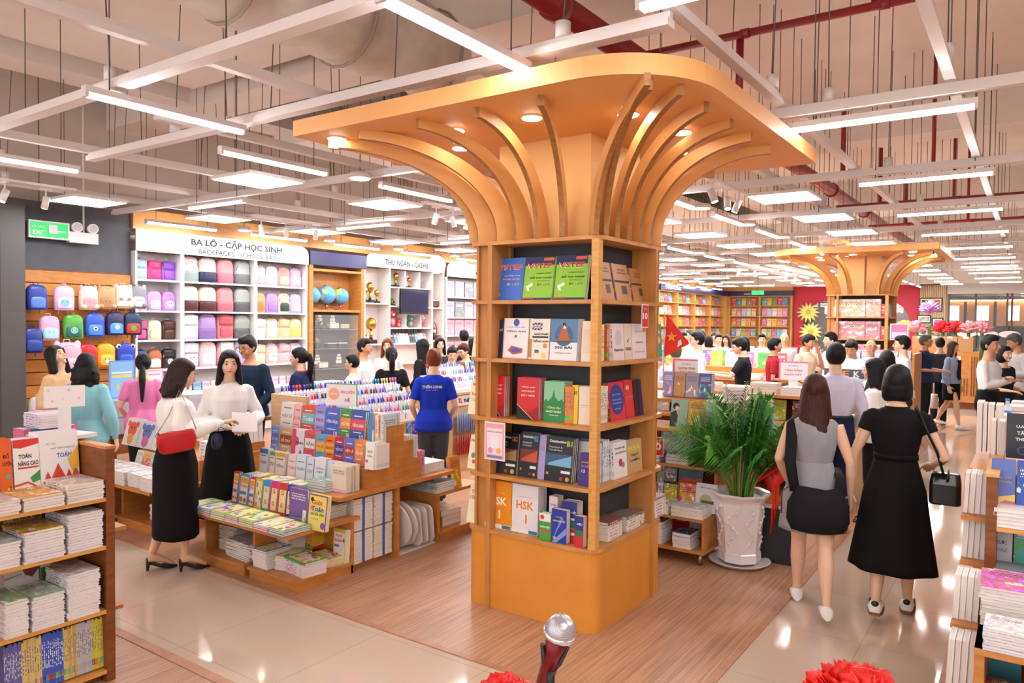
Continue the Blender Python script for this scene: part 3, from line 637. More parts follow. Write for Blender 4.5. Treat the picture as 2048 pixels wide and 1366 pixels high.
def dest(s, sc_, pic, b2): return [T_('Destination', .42, .9, .62, .06, '#F0F0F0'), T_(s, .86, .87, .2, .12, sc_), T_('Grammar &', .35, .77, .5, .045, '#E6E6E6', False), T_('Vocabulary', .36, .7, .5, .05, '#E6E6E6', False), R_(0, .34, 1, .62, pic), ('p', [(.1, .4), (.5, .5), (.95, .6), (.95, .34), (.1, .36)], b2), R_(.6, .2, .94, .26, '#F0ECEC'), ('c', .62, .08, .06, '#B03038'), ('c', .85, .08, .07, '#C8B83C'), R_(.05, .14, .14, .2, '#D88A28')]
fx('workbook', 'on the fourth column shelf', 3.99, .892, [(983, 1037, .27, '#20242C', 'flat', dest('C1&C2', '#E8703A', '#6A5440', '#B89060'), 'black workbook with brown picture and green edge', 2), (1042, 1078, .29, '#20222E', 'flat', dest('B2', '#4AA8D8', '#7A3020', '#C8502C'), 'black workbook with red skyline picture', 2), (1080, 1093, .28, '#A79AD0', 'flat', [T_('B2', .6, .7, .6, .08, '#8A7CC0')], 'lilac back cover between two black workbooks', 3), (1094, 1148, .28, '#1E222A', 'flat', dest('B1', '#B8DC4A', '#2E5A78', '#78B4D8'), 'black workbook with blue train picture', 3), (1163, 1186, .2, '#3F2C8C', 'flat', [T_('BÍ MẬT', .5, .72, .7, .07, '#E8A050'), T_('SỰ GIÀU', .5, .6, .7, .07, '#E8A050'), T_('13', .35, .45, .3, .09, '#E6E0F0')], 'purple self help book near the post', 2)], .12, 910, t=.02)
spines('exam_book', 'of blue and white backs on the fourth column shelf', (onY(1204, 2.2), 2.2), .892, 0, 8, .26, .17, .014, ['#E8F0F6', '#C9DCEC', '#5A7FD0', '#EEF2F4'], jit=.1)
fy('business_book', 'on the fourth column shelf', 2.17, .892, [(1236, 1262, .235, '#F2F0F2', 'flat', [T_('THINK', .5, .82, .8, .06, '#3A3A48'), T_('AGAIN', .5, .7, .8, .06, '#3A3A48'), ('c', .5, .42, .14, '#D04048'), ('c', .7, .34, .1, '#6A9AD0')], 'white business book with thin dark letters', 3), (1262, 1292, .22, '#C9A878', 'flat', [T_('MBA', .5, .77, .8, .16, '#E8DC4A'), T_('THỰC', .5, .55, .55, .1, '#2A2018'), T_('CHIẾN', .5, .41, .66, .1, '#2A2018')], 'tan business book with yellow letters', 2)], .06, 910, t=.018)
stack('business_book', 'against the outer panel of the fourth shelf', 4.76, 2.27, .892, 1, .07, .15, .2, 0, ['#3A302C'], 'plain', 0)
hs = lambda c, c2: [T_('HSK', .5, .58, .66, .17, c), T_('1', .55, .3, .06, .18, c2, False), T_('Giáo trình chuẩn', .5, .76, .5, .03, c2, False), R_(0, 0, 1, .09, '#F0EFF2'), R_(.66, .01, .98, .08, '#3B7A9A')]
fx('chinese_textbook', 'on the lowest column ledge', 3.99, .522, [(976, 1029, .315, '#F0951F', 'flat', hs('#F7F2EA', '#F7F2EA'), 'orange chinese textbook', 6), (1030, 1083, .315, '#E9E7EF', 'flat', hs('#EE8A2C', '#EE8A2C'), 'white chinese textbook with orange letters', 6)], .02, 1020, t=.016)
dc = lambda c: [T_('TỪ ĐIỂN', .5, .78, .5, .05, '#F0E060'), T_('ANH-ANH-VIỆT', .5, .66, .86, .08, c), R_(.1, .1, .3, .18, '#D8A83C')]
fx('dictionary', 'on the lowest column ledge', 4.0, .522, [(1105, 1122, .27, '#E8DCE4', 'flat', [T_('TỰ HỌC', .5, .8, .8, .06, '#3A4AA0')], 'pale dictionary behind the others', 1), (1132, 1162, .255, '#F0EEF0', 'flat', [R_(0, .6, 1, 1, '#2E3C8E'), R_(0, .42, 1, .52, '#CC3038'), R_(0, .25, 1, .34, '#CC3038'), R_(0, 0, 1, .18, '#CC3038'), R_(.3, .35, .95, .55, '#2F7A4A'), T_('ANH-ANH-VIỆT', .5, .74, .9, .09, '#F2F0F2')], 'tall dictionary with red white stripes', 1)], .02, 1020, t=.07)
fx('dictionary', 'in front on the lowest column ledge', 3.945, .522, [(1087, 1110, .17, '#4BA64E', 'flat', [R_(0, .7, 1, 1, '#E8F0E4'), ('c', .25, .85, .18, '#D84850'), T_('ANH-VIỆT', .5, .5, .9, .12, '#F4F4F0'), R_(.1, .3, .9, .38, '#D84850')], 'small green pocket dictionary', 1), (1112, 1142, .21, '#2E3FA8', 'flat', [('p', [(0, 0), (1, .5), (1, .3), (.3, 0)], '#7FA0EC'), ('p', [(0, 0), (.6, .75), (.8, .75)], '#6A8CE4')]+dc('#F0E060'), 'thick blue dictionary in front', 1), (1158, 1176, .19, '#CC3038', 'flat', [R_(0, .55, 1, 1, '#2E3C8E'), T_('VIỆT', .6, .75, .7, .1, '#F0F0F0'), R_(.1, .35, .9, .55, '#2F7A4A')], 'small dictionary with blue top beside the post', 1)], .0, 1060, t=.05)
fy('biography', 'on the lowest column ledge', 2.3, .522, [(1200, 1212, .24, '#9A2028', 'flat', [T_('XA', .5, .8, .7, .05, '#E8C8C0')], 'dark red biography beside the post', 2), (1213, 1234, .23, '#ECEAF0', 'flat', [T_('NƯỚC MỸ', .5, .62, .76, .09, '#3A3A60'), T_('TRONG MẮT', .5, .5, .76, .07, '#3A3A60'), T_('TRUMP', .5, .34, .8, .13, '#D04050')], 'white political book with red word', 3), (1236, 1256, .235, '#8FB4E0', 'flat', [('c', .45, .5, .3, '#3A5A90'), ('c', .5, .52, .22, '#B8D0EE')], 'pale blue book with a line portrait', 3), (1258, 1276, .225, '#5A7CC4', 'art', None, 'blue biography at the end', 2)], .04, 1000, t=.018)
for k, (px, n, yy, tp) in enumerate(((1212, 6, 2.2, '#8A5A50'), (1250, 5, 2.2, '#8A7A70'), (1278, 4, 2.22, '#8C8480'), (1305, 7, 2.2, '#B8A0A8'))):
    stack('paperback', ('beside the post', 'second from the post', 'third from the post', 'at the outer end')[k]+' on the column ledge', onY(px, yy)+.07, yy+.02, .522, n, .135, .2, .02, PI/2, ['#EFE4DA', '#E8D5CC'], 'flat', .02, top=tp, col='#F0E6DC')
for k, (z, s, c) in enumerate(((1.656, 'COLL', '#D05048'), (1.266, 'Kwanci', '#B85A4A'), (.892, 'Numeni', '#3F6A50'), (.522, 'TOP', '#C04A3C'))):
    it = [T_(s, .5, .8, .7, .1, c), T_('1500+', .5, .66, .8, .1, c)] if k == 3 else [T_(s, .5, .84, .8, .09, c), ('c', .4, .4, .18, '#5A9C98'), ('c', .65, .5, .14, '#E08A5C'), ('c', .5, .22, .14, '#CC5A48')] if k == 2 else [T_(s, .5, .6, .7, .1, c), R_(.15, .85, .9, .92, '#D8584C'), T_('TOEIC', .5, .42, .7, .08, '#8A7A60', False)]
    fx('vocabulary_book', f'on the outer ledge, {nth(k)} from above', 3.99, z, [(938 if k else 944, 962 if k else 965, .23 if k != 3 else .26, '#F3E8C4', 'flat', it, f'cream vocabulary book with {s} printed, leaning'.lower(), 2)], .2, 800+70*k, t=.016)
# signs on the column
def card(name, label, cat, loc, rz, w, h, col, items, tilt=0, t=.004, stand=None):
    r = root(name, label, cat, loc, rz)
    r.rotation_euler = (-tilt, 0, rz)
    MB().box(-w/2, 0, 0, w/2, t, h).build('board', mat('card_'+col, col, .3), r)
    if items: deco(r, w, h, items, 'print')
    return r
card('promotion_sign', 'pink framed leaflet clipped in front of the fourth column shelf', 'sign', (3.915, 2.87, .99), -PI/2, .165, .25, '#F2EEF2', [R_(.05, .04, .95, .96, '#F0A8B4'), R_(.12, .14, .88, .84, '#F7E4E8'), T_('back to school', .5, .75, .7, .05, '#6A8CD0'), R_(.3, .3, .7, .6, '#F4F0F4'), ('c', .3, .25, .12, '#E898C0'), ('c', .7, .25, .12, '#F0B878'), R_(.15, .06, .85, .12, '#6A8CD0')])
card('discount_sign', 'small red sign saying ten hung below the kraft paper books', 'sign', (4.55, 2.11, 1.865), 0, .1, .155, '#F2ECEC', [R_(.05, .04, .95, .96, '#D02530'), T_('10', .5, .5, .7, .28, '#F6F0F0'), R_(.3, .78, .7, .82, '#F0B0A8')])
# ---------------- the stepped book island behind the column ----------------
isl = root('book_island', 'stepped oak book island with low shelves all around', 'display table', (0, 0, 0))
def P_(name, m, *bx):
    b = MB()
    for q in bx: b.box(*q)
    return b.build(name, m, isl)
for y0, y1 in ((4.13, 4.66), (4.72, 5.27)):
    P_('plinth', WOODX, (3.34, y0, .004, 3.86, y1, .07)); P_('shelf', WOODX, (3.32, y0-.01, .07, 3.86, y1, .09)); P_('side_panel', WOODX, (3.37, y1-.02, .09, 3.84, y1, .4))
P_('end_panel', WOODX, (3.84, 4.13, .004, 3.865, 5.27, .42))
P_('top_board', WOODX, (3.22, 4.1, .405, 3.9, 5.3, .43))
P_('side_panel', WOODX, (3.866, 4.9, .05, 4.3, 5.27, .56)); P_('plinth', WOODX, (3.87, 4.2, .004, 4.3, 5.2, .05))
P_('deck', WOODX, (3.7, 4.1, .57, 5.02, 5.3, .6))
P_('center_panel', WOODX, (4.315, 4.12, .004, 4.345, 5.28, .57))
for s in (1, -1):
    for k, (a, z0, z1) in enumerate(((.31, .6, .75), (.21, .75, .92), (.1, .92, 1.06))):
        x0, x1 = sorted((4.33+s*a*-1, 4.33-s*.001)); P_('riser', WOODX, (x0, 4.16, .6 if k == 0 else z0, x1, 5.26, z1))
P_('plinth', WOODX, (4.84, 4.13, .004, 5.35, 5.27, .07)); P_('shelf', WOODX, (4.84, 4.11, .07, 5.37, 5.27, .09)); P_('end_panel', WOODX, (4.82, 4.13, .004, 4.85, 5.27, .42)); P_('top_board', WOODX, (4.8, 4.1, .405, 5.4, 5.3, .43))
def mc(s, c1, c2, num=None, c3='#F4F0EE'):
    L_ = [R_(.0, .35, 1, .72, c2), T_(s, .5, .53, .8, .16, c3), R_(.2, .8, .8, .84, c3), R_(.2, .25, .8, .28, c3)]
    if num: L_.append(T_(num, .8, .12, .26, .16, c3))
    return L_
fx('study_notebook', 'on the top step of the island', 4.2, .925, [
    (560, 585, .24, '#E9F0E6', 'flat', mc('VẬT LÍ', '', '#F0F0EC', None, '#D0404A'), 'white physics notebook with red letters', 4), (586, 600, .23, '#F4B9C0', 'flat', mc('NGỮ VĂN', '', '#F4C4CA', '8', '#D04060'), 'pink notebook', 3), (602, 627, .235, '#D8543C', 'flat', mc('Toán', '', '#7CC4CE', '10'), 'red and teal maths notebook', 4), (628, 648, .235, '#8C9CE0', 'flat', mc('Vật lý', '', '#A8B4EC', '10', '#B03050'), 'lilac physics notebook', 4), (649, 677, .235, '#5A70D0', 'flat', mc('Hóa học', '', '#5064C8', '10'), 'blue chemistry notebook', 4),
    (680, 700, .235, '#4C9C50', 'flat', mc('NGỮ VĂN', '', '#F0984A', '10'), 'green and orange notebook', 4), (701, 729, .235, '#4460B0', 'flat', mc('TIẾNG ANH', '', '#E05864', '10'), 'blue and red notebook', 4), (737, 764, .235, '#E8EEF4', 'flat', [R_(0, 0, .3, 1, '#3F9AD8'), ('c', .35, .6, .28, '#3F9AD8'), T_('TOÁN', .6, .5, .66, .12, '#30304A'), T_('7', .7, .16, .2, .16, '#D84838')], 'white maths notebook with a blue figure', 4)], .1, 850, t=.02)
spines('study_notebook', 'at the near end of the island top step', (4.2, 4.27), .925, -PI/2, 6, .23, .15, .018, ['#E98A3E', '#E8E8EE', '#D6E6EE', '#EDE0E4'], art='plain')
spines('spiral_notebook', 'hung over the end of the island top', (4.28, 4.2), .93, 0, 6, .22, .12, .022, ['#ECE6EA', '#E6E2EC'], back=True)
fx('study_notebook', 'on the middle step of the island', 4.07, .755, [
    (541, 556, .22, '#8FA4E0', 'flat', mc('SỔ TAY', '', '#7088D8', '8'), 'blue handbook', 3), (559, 582, .22, '#D8B48C', 'flat', mc('SỔ TAY', '', '#B05A28', '6'), 'tan handbook with brown box', 3), (584, 607, .22, '#F2EEF0', 'flat', [R_(0, 0, .3, 1, '#E84C84'), ('c', .3, .55, .28, '#E84C84'), T_('TOÁN', .62, .5, .66, .12, '#30304A'), T_('6', .75, .16, .2, .16, '#3060B0')], 'white maths notebook with a pink figure', 3), (609, 629, .22, '#E45A6C', 'flat', mc('VĂN', '', '#F6E8E8', None, '#3A8A50'), 'red notebook tilted', 3),
    (632, 649, .2, '#5FB4E4', 'flat', mc('HÓA HỌC', '', '#F0B43C', None, '#B84020'), 'light blue chemistry card book', 3), (650, 668, .2, '#EE7A34', 'flat', mc('HÓA HỌC', '', '#F4A84A', None, '#4A3020'), 'orange chemistry card book', 3), (669, 687, .2, '#B8405C', 'flat', mc('VẬT LÍ', '', '#3A48A8'), 'crimson physics card book', 3), (689, 708, .2, '#6878D8', 'flat', mc('VẬT LÍ', '', '#C04038'), 'periwinkle physics card book', 3), (710, 727, .2, '#F08A48', 'flat', mc('TIẾNG ANH', '', '#F09A5C'), 'orange english card book', 3)], .08, 910, t=.02)
fx('study_notebook', 'turned out at the near end of the middle step', 4.02, .755, [(731, 748, .21, '#F3F0F0', 'flat', [T_('NGỮ', .5, .66, .6, .1, '#2A6A48'), T_('VĂN', .5, .5, .6, .1, '#2A6A48'), ('c', .2, .3, .14, '#D84A38')], 'white literature notebook', 1)], .1, 910, t=.02)
spines('literature_notebook', 'at the near end of the island middle step', (4.04, 4.22), .755, -PI/2+.0, 5, .2, .14, .022, ['#F1E6E2', '#EFE6E8'], back=True)
tn = lambda s, c: [T_(s, .5, .45, .8, .16, c), R_(.15, .7, .8, .74, c)]
fx('exercise_book', 'on the low step of the island', 3.93, .602, [
    (517, 533, .2, '#ECEEF4', 'flat', [R_(0, .8, 1, 1, '#4A84C8')]+tn('TOÁN', '#B04070'), 'white exercise book with a blue top', 3), (538, 548, .19, '#F0F0EC', 'flat', [R_(0, .82, 1, 1, '#68B058')]+tn('TV', '#C04A6A'), 'white exercise book with a green top', 3), (550, 568, .19, '#F2EEE8', 'flat', [R_(0, .82, 1, 1, '#E8B83C')]+tn('TIẾNG', '#8A4A8C'), 'white exercise book with a yellow top', 3), (575, 590, .19, '#F4E6E4', 'flat', tn('TOÁN', '#E08A7C'), 'white exercise book with coral letters', 3), (591, 610, .2, '#E6EEF8', 'flat', tn('TOÁN', '#5A9CD0'), 'pale blue exercise book with blue letters', 3), (612, 626, .19, '#E4EAF6', 'flat', tn('TOÁN', '#6AA0D8'), 'pale blue exercise book with thin letters', 3), (628, 650, .2, '#F3F1F6', 'flat', [T_('TIẾNG', .5, .6, .7, .1, '#3A7CC0'), T_('VIỆT', .5, .45, .6, .1, '#3A7CC0')], 'white exercise book with two blue words', 3),
    (654, 664, .19, '#DCE0F4', 'flat', None, 'pale lilac exercise book', 3), (666, 680, .19, '#EFECEA', 'flat', tn('NGỮ', '#5A5A60'), 'white literature exercise book', 3), (683, 703, .2, '#3450A8', 'flat', [R_(0, .78, .6, .9, '#E8C83C')]+tn('TIẾNG', '#F0F0F4'), 'dark blue exercise book', 3)], .1, 960, t=.018)
spines('exercise_book', 'at the near end of the island low step', (3.8, 4.17), .602, 0, 9, .2, .16, .017, ['#F1DCB8', '#F0E4C8'], back=True)
stack('exercise_book', 'at the near corner of the island deck', 3.82, 4.42, .6, 4, .2, .14, .02, -PI/2, ['#7FC4D8', '#8CC8B0'], 'paint')
for k in range(6):
    stack('picture_workbook', f'{nth(k)} from the near end of the island deck', 3.79, 4.6+k*.13, .6, 2 if k % 2 else 3, .12, .17, .011, -PI/2, ['#E86A8C', '#8CC850', '#58B0DC', '#F0C040', '#F0EEF0'], 'kid', .25)
# the row of picture maths books on the low front board
gt = [T_('Giải', .45, .78, .55, .13, '#E0603A'), T_('Toán', .5, .6, .66, .14, '#2E6AB8'), T_('có lời văn', .52, .46, .72, .09, '#3C9A48'), ('c', .2, .85, .08, '#2E2A28'), ('c', .2, .6, .07, '#E87C8C'), ('c', .85, .16, .12, '#8A58B0'), R_(.2, .3, .6, .33, '#B8B0A8')]
on = lambda s: [R_(.12, .06, .9, .94, '#F4EFE4'), R_(.1, .72, .95, .9, '#F0B030'), T_(s, .5, .64, .7, .1, '#D03A50'), R_(.15, .36, .8, .46, '#4A8CC8'), ('c', .3, .2, .16, '#E86A50'), ('c', .7, .18, .14, '#58A858')]
gg = lambda c: [R_(.15, .08, .95, .8, '#F4E8A8'), T_('G', .5, .7, .3, .14, c), T_('G', .5, .3, .3, .14, c), ('c', .7, .5, .18, '#F4EFE4')]
fx('picture_math_book', 'in the bright front row of the island', 3.56, .432, [
    (462, 473, .25, '#D83A2C', 'flat', on('ÔN'), 'red edged picture book at the far end', 2), (475, 494, .24, '#5AA4DC', 'flat', on('TOÁN'), 'blue edged picture book', 2), (495, 506, .23, '#D83A88', 'flat', on('TV'), 'magenta edged picture book', 2), (508, 521, .23, '#E8C83C', 'kid', None, 'yellow picture book', 1), (522, 536, .23, '#4AA8DC', 'flat', gg('#D84A30'), 'sky blue picture maths book', 2), (538, 552, .23, '#D83C8C', 'flat', gg('#C83C30'), 'magenta picture maths book', 2), (554, 570, .23, '#E0402C', 'flat', gg('#D8502C'), 'scarlet picture maths book', 2), (571, 582, .23, '#3848A8', 'flat', gg('#4A3A90'), 'indigo picture maths book', 2)], .12, 1000, t=.016)
for k, (p, q, c) in enumerate(((584, 593, '#48B048'), (595, 603, '#E85A8C'), (604, 612, '#4AA4DC'))):
    fx('picture_math_book', 'bunched in front of the story maths book', 3.5-.012*k, .432, [(p, q, .24, c, 'kid', None, f'{cname(c)} wavy edged picture book')], .12, 1000, t=.014)
fx('picture_math_book', 'at the near end of the island front row', 3.44, .432, [(614, 652, .245, '#F0DC6C', 'flat', [R_(0, 0, .05, 1, '#7A4A9C'), R_(.95, 0, 1, 1, '#7A4A9C'), R_(0, .96, 1, 1, '#7A4A9C')]+gt, 'story maths book with large coloured letters', 2)], .12, 1000, t=.016)
spines('picture_math_book', 'behind the story maths book', (3.47, 4.2), .432, 0, 3, .25, .2, .016, ['#EEE8F0', '#7A5AA8'], back=True)
for k in range(7):
    x = 3.33; y = 5.2-k*.17
    stack('maths_workbook', f'{nth(k)} from the far end of the low front board', 3.32, y, .43, 4 if k < 5 else 3, .165, .23, .014, -PI/2, ['#6CB84A', '#58A4DC', '#B4D048', '#E85A8C', '#8CC83C', '#F2EEE6'], 'kid', .05)
stack('magazine', 'beside the tall bundled piles on the front board', 3.72, 4.3, .43, 8, .28, .2, .012, 0, ['#D8D4D0', '#C8C8CC'], 'plain')
# inside the low boxes
stack('exam_paper_set', 'in the far low box, nearer pile', 3.55, 4.86, .09, 11, .3, .34, .012, -PI/2, ['#E8E4E2', '#D8D8D4'], 'paint', .12)
stack('exam_paper_set', 'in the far low box, farther pile', 3.6, 5.12, .09, 16, .2, .28, .012, -PI/2, ['#D0D2D8', '#E8E4E2'], 'plain', .12)
stack('pupil_workbook', 'with green top at the near low box front', 3.5, 4.24, .09, 8, .19, .26, .013, -.12, ['#F3E4EC'], 'kid', .02, top='#5CB848')
stack('pupil_workbook', 'with blue top in the near low box', 3.46, 4.56, .09, 9, .16, .22, .015, -PI/2, ['#F2ECF0'], 'kid', .03, top='#4A98D8')
stack('pupil_workbook', 'with yellow top in the near low box', 3.53, 4.4, .09, 7, .16, .22, .014, -PI/2+.2, ['#F2ECF0'], 'kid', .03, top='#D8C83C')
stack('pupil_workbook', 'with yellow edges beside the number four book', 3.72, 4.28, .09, 5, .16, .24, .012, -.15, ['#F0D850'], 'kid', .03)
stack('pupil_workbook', 'tall speckled pile at the back of the box', 3.66, 4.58, .09, 17, .15, .2, .016, -PI/2, ['#F0ECF0'], 'plain', .03)
spines('pupil_workbook', 'of yellow backs deep in the near low box', (3.72, 4.56), .16, -PI/2, 6, .17, .12, .024, ['#E8D23C', '#E4B83C'])
fx('pupil_workbook', 'standing against the low box panel', 3.78, .09, [(668, 692, .25, '#F0E04C', 'flat', [R_(.08, .04, .95, .9, '#F3ECE8'), R_(.0, .9, 1, 1, '#E0CC3C'), T_('ÔN HÈ', .45, .8, .5, .07, '#D83A50'), T_('TOÁN', .4, .66, .6, .1, '#D83A50'), T_('4', .85, .68, .2, .16, '#E0402C'), R_(.1, .46, .5, .53, '#4A8CC8'), ('c', .35, .2, .16, '#E86A50'), ('c', .75, .16, .12, '#D84A40')], 'yellow number four summer workbook', 1)], .05, 1050, t=.05)
# bundled piles with blue straps
for k, (x, y) in enumerate(((3.975, 4.28), (4.19, 4.28), (3.975, 4.62), (4.19, 4.62))):
    for lv in range(2):
        z0 = .055+lv*.25
        w = ('close', 'far')[k // 2]+' pile '+('by the low box', 'by the centre panel')[k % 2]+(', lower bundle', ', upper bundle')[lv]
        stack('bundled_notebook', w, x, y, z0, 12, .2, .27, .02, 0, ['#EADFDD', '#E8D8DC', '#DDE4D8', '#EBE3B8'], 'plain', .03)
        st = MB(); st.box(x-.012, y-.139, z0-.002, x+.012, y-.1365, z0+.245).box(x-.012, y-.139, z0+.243, x+.012, y+.139, z0+.2455)
        tag(st.build('packing_strap', mat('blue_strap', '#3E62B8', .4)), f'blue packing strap around the {w}', 'strap', 'blue straps on bundled piles')
# plastic stools and round lids leaning under the deck
PL = mat('white_plastic', '#E9E2E0', .35)
def stool_mesh(rad):
    b = MB(); o = rrect(-.16, -.16, .16, .16, rad, 5) if rad < .1 else [(.19*math.cos(a), .19*math.sin(a)) for a in [2*PI*i/28 for i in range(28)]]
    i_ = [(x*.9, y*.9) for x, y in o]
    b.loft([[(x, y, 0) for x, y in o], [(x, y, .018) for x, y in o], [(x, y, .018) for x, y in i_], [(x, y, .008) for x, y in i_]], smooth=False)
    for k in range(6):
        a = PI*k/6; M = Matrix.Rotation(a, 4, 'Z'); b.box(-.15, -.003, .008, .15, .003, .016, M=M)
    b.cyl((0, 0, .004), (0, 0, .045), .035); 
    for sx in (-1, 1):
        for sy in (-1, 1): b.cyl((sx*.1, sy*.1, .005), (sx*.1, sy*.1, .04), .022)
    return b.mesh(PL)
sq, rd_ = stool_mesh(.05), stool_mesh(.5)
for k in range(5):
    rs = root('plastic_stool', f'white plastic {"round" if k < 2 else "square"} stool lid leaning under the island, {nth(k)} from the panel', 'stool lid', (4.42+.075*k, 4.26, .19+(.03 if k < 2 else 0)), 0, 'plastic stool lids under the island')
    rs.rotation_euler = (0, PI/2-.12, 0); put('lid', rd_ if k < 2 else sq, rs)
MB().box(4.36, 4.14, .004, 4.8, 4.75, .02).build('white_board', PL)
tag(bpy.data.objects['white_board'], 'flat white board on the floor beneath the stool lids', 'board')
# other side of the island
for k in range(3): stack('wide_atlas', f'{nth(k)} on the far low board of the island', 4.9+.02*k, 4.27+.34*k, .43, 5, .24, .32, .018, -.0, ['#C8CCC8', '#A8B8C8'], 'paint', .05)
stack('thick_planner', 'on the far low shelf of the island', 5.1, 4.3, .09, 3, .26, .2, .045, 0, ['#E8B02C'], 'kid', .1); stack('thick_planner', 'teal pile on the far low shelf', 5.0, 4.65, .09, 4, .24, .2, .03, 0, ['#6CB8B8'], 'paint', .05)
spines('pastel_notebook', 'lower on the far steps of the island', (4.62, 4.2), .602, 0, 6, .2, .18, .02, ['#A8C850', '#D85A98', '#E8A0C0', '#9AB0C8'])
spines('pastel_notebook', 'upper on the far steps of the island', (4.46, 4.18), .755, 0, 6, .2, .14, .022, ['#E8ECD8', '#D8DCE4'], back=True)
stack('wide_atlas', 'white pile on the far deck of the island', 4.86, 4.36, .6, 4, .26, .32, .02, 0, ['#F0EEEC'], 'flat', .05)
fy('wide_atlas', 'leaning on the far end of the deck', 4.14, .43, [(908, 928, .27, '#D88A30', 'art', None, 'orange book leaning at the deck end', 2)], .12, 930, t=.02)
r = card('section_sign', 'white summer revision sign with green edge on the island top', 'sign', (4.33, 4.78, 1.17), -PI/2+.3, .3, .19, '#F5EFF0', [R_(0, .95, 1, 1, '#4AB08C'), R_(.96, 0, 1, 1, '#4AB08C'), ('c', .25, .52, .17, '#F4B088'), T_('BOOK FAIR', .25, .52, .24, .1, '#F7E4D8'), T_('ÔN LUYỆN', .68, .62, .44, .2, '#E0527C'), T_('HÈ', .68, .28, .16, .2, '#E0527C')])
MB().box(-.04, .004, -.11, .04, .012, .02).build('stand', WHITE, r)
# ---------------- helper for furniture ----------------
class Fur:
    def __init__(s, name, label, cat, group=None): s.r = root(name, label, cat, (0, 0, 0), 0, group)
    def p(s, name, m, *bx):
        b = MB()
        for q in bx: b.box(*q)
        return b.build(name, m, s.r)
FOCUS = ['#F3E9DC', '#F0F0F4', '#E9EEF6', '#F4E3C8']
# ---------------- near shelf at the lower corner ----------------
A = Fur('bookshelf', 'double sided oak bookshelf piled with maths books, nearest the entrance', 'bookshelf')
A.p('end_panel', WOODD, (1.935, 3.9, .004, 1.98, 4.5, 1.22)); A.p('end_cap', WOODX, (1.93, 3.895, 1.22, 1.985, 4.5, 1.235))
A.p('back_panel', WOODX, (-.4, 4.3, .05, 1.93, 4.32, 1.2)); A.p('kick_board', WOODD, (-.4, 3.95, .004, 1.93, 3.97, .07))
for z in (.07, .385, .72, .97): A.p('shelf', WOODL, (-.4, 3.9, z-.02, 1.935, 4.3, z))
A.p('upright', WOODL, (1.8, 4.2, .07, 1.84, 4.24, 1.16)); A.p('upright', WOODL, (1.7, 4.27, .07, 1.73, 4.3, 1.0)); A.p('rail', WOODL, (1.8, 4.2, 1.16, 1.93, 4.24, 1.2))
A.p('end_ledge', WOODX, (1.985, 4.05, .31, 2.1, 4.45, .33)); A.p('end_ledge', WOODX, (1.985, 4.05, .74, 2.12, 4.45, .76))
t8 = [T_('PHÁT TRIỂN NĂNG LỰC', .6, .72, .62, .05, '#5A9A70'), T_('Bài tập', .3, .8, .24, .04, '#7A9A8A', False), T_('TOÁN 8', .68, .6, .5, .1, '#2F7CC8'), ('p', [(.05, .14), (.18, .34), (.3, .14)], '#D8442C'), ('p', [(.22, .14), (.45, .46), (.68, .14)], '#D8442C'), ('p', [(.6, .14), (.72, .34), (.84, .14)], '#D8442C'), ('p', [(.78, .14), (.88, .4), (1, .2), (1, .14)], '#E05A30'), ('p', [(.7, .5), (1, .75), (1, .36), (.8, .3)], '#F3C84A')]
nc = [('p', [(0, 1), (1, 1), (1, .9), (.3, .84), (0, .86)], '#DA3A30'), T_('TOÁN', .45, .7, .5, .1, '#2A2A36'), T_('NÂNG CAO', .56, .57, .8, .1, '#2A2A36'), R_(.15, .47, .95, .5, '#DA3A30'), ('p', [(.6, .3), (1, .42), (1, .24), (.7, .2)], '#3C9A4C'), ('p', [(0, .2), (.5, .24), (1, .1), (1, .06), (.5, .2), (0, .16)], '#D8502C')]
o8 = [T_('ĐỐ', .55, .72, .5, .1, '#4A1A10'), T_('LUYỆN', .6, .58, .7, .1, '#4A1A10'), ('c', .65, .36, .2, '#58B0B8'), ('c', .75, .13, .22, '#F0D030'), T_('8', .78, .13, .16, .14, '#2A2420')]
fy('maths_textbook', 'on the top of the near shelf', 4.14, 1.0, [(-60, -4, .27, '#D8E0F0', 'art'), (-2, 24, .29, '#E8642C', 'flat', o8, 'orange maths textbook with a yellow eight', 5), (27, 79, .28, '#F4F1EE', 'flat', nc, 'white advanced maths textbook with red wave', 5), (80, 158, .3, '#F3F1F4', 'flat', t8, 'white maths eight textbook with red triangles', 6)], .12, 880, t=.018)
for k, (a, b_, n, tp) in enumerate(((0, 38, 5, '#D8C8C0'), (40, 127, 5, '#F0A848'), (129, 206, 7, '#F4E4DC'))):
    x0, x1 = onY(a, 3.9, 960), onY(b_, 3.9, 960)
    if k == 0: x0 = x1-.25
    stack('maths_workbook', ('far, with pale top', 'with orange top', 'beside the end panel')[k]+' on the upper near shelf', (x0+x1)/2, 4.02, .97, n, abs(x1-x0)-.008, .25, .0135, 0, ['#F0E2D0', '#F4F2F2', '#F0C88C'], 'paint', .015, top=tp)
sx = [T_('60', .4, .82, .3, .2, '#C03028'), T_('ĐỀ KIỂM TRA', .55, .6, .8, .12, '#2A2A5A'), T_('TOÁN', .4, .38, .55, .18, '#C03A34'), T_('8', .83, .4, .2, .26, '#2A2A7C')]
fy('maths_textbook', 'in the middle of the near shelf', 4.18, .76, [(12, 80, .2, '#E3CF82', 'flat', sx, 'yellow maths test textbook with number sixty', 3)], .12, 1030, t=.02)
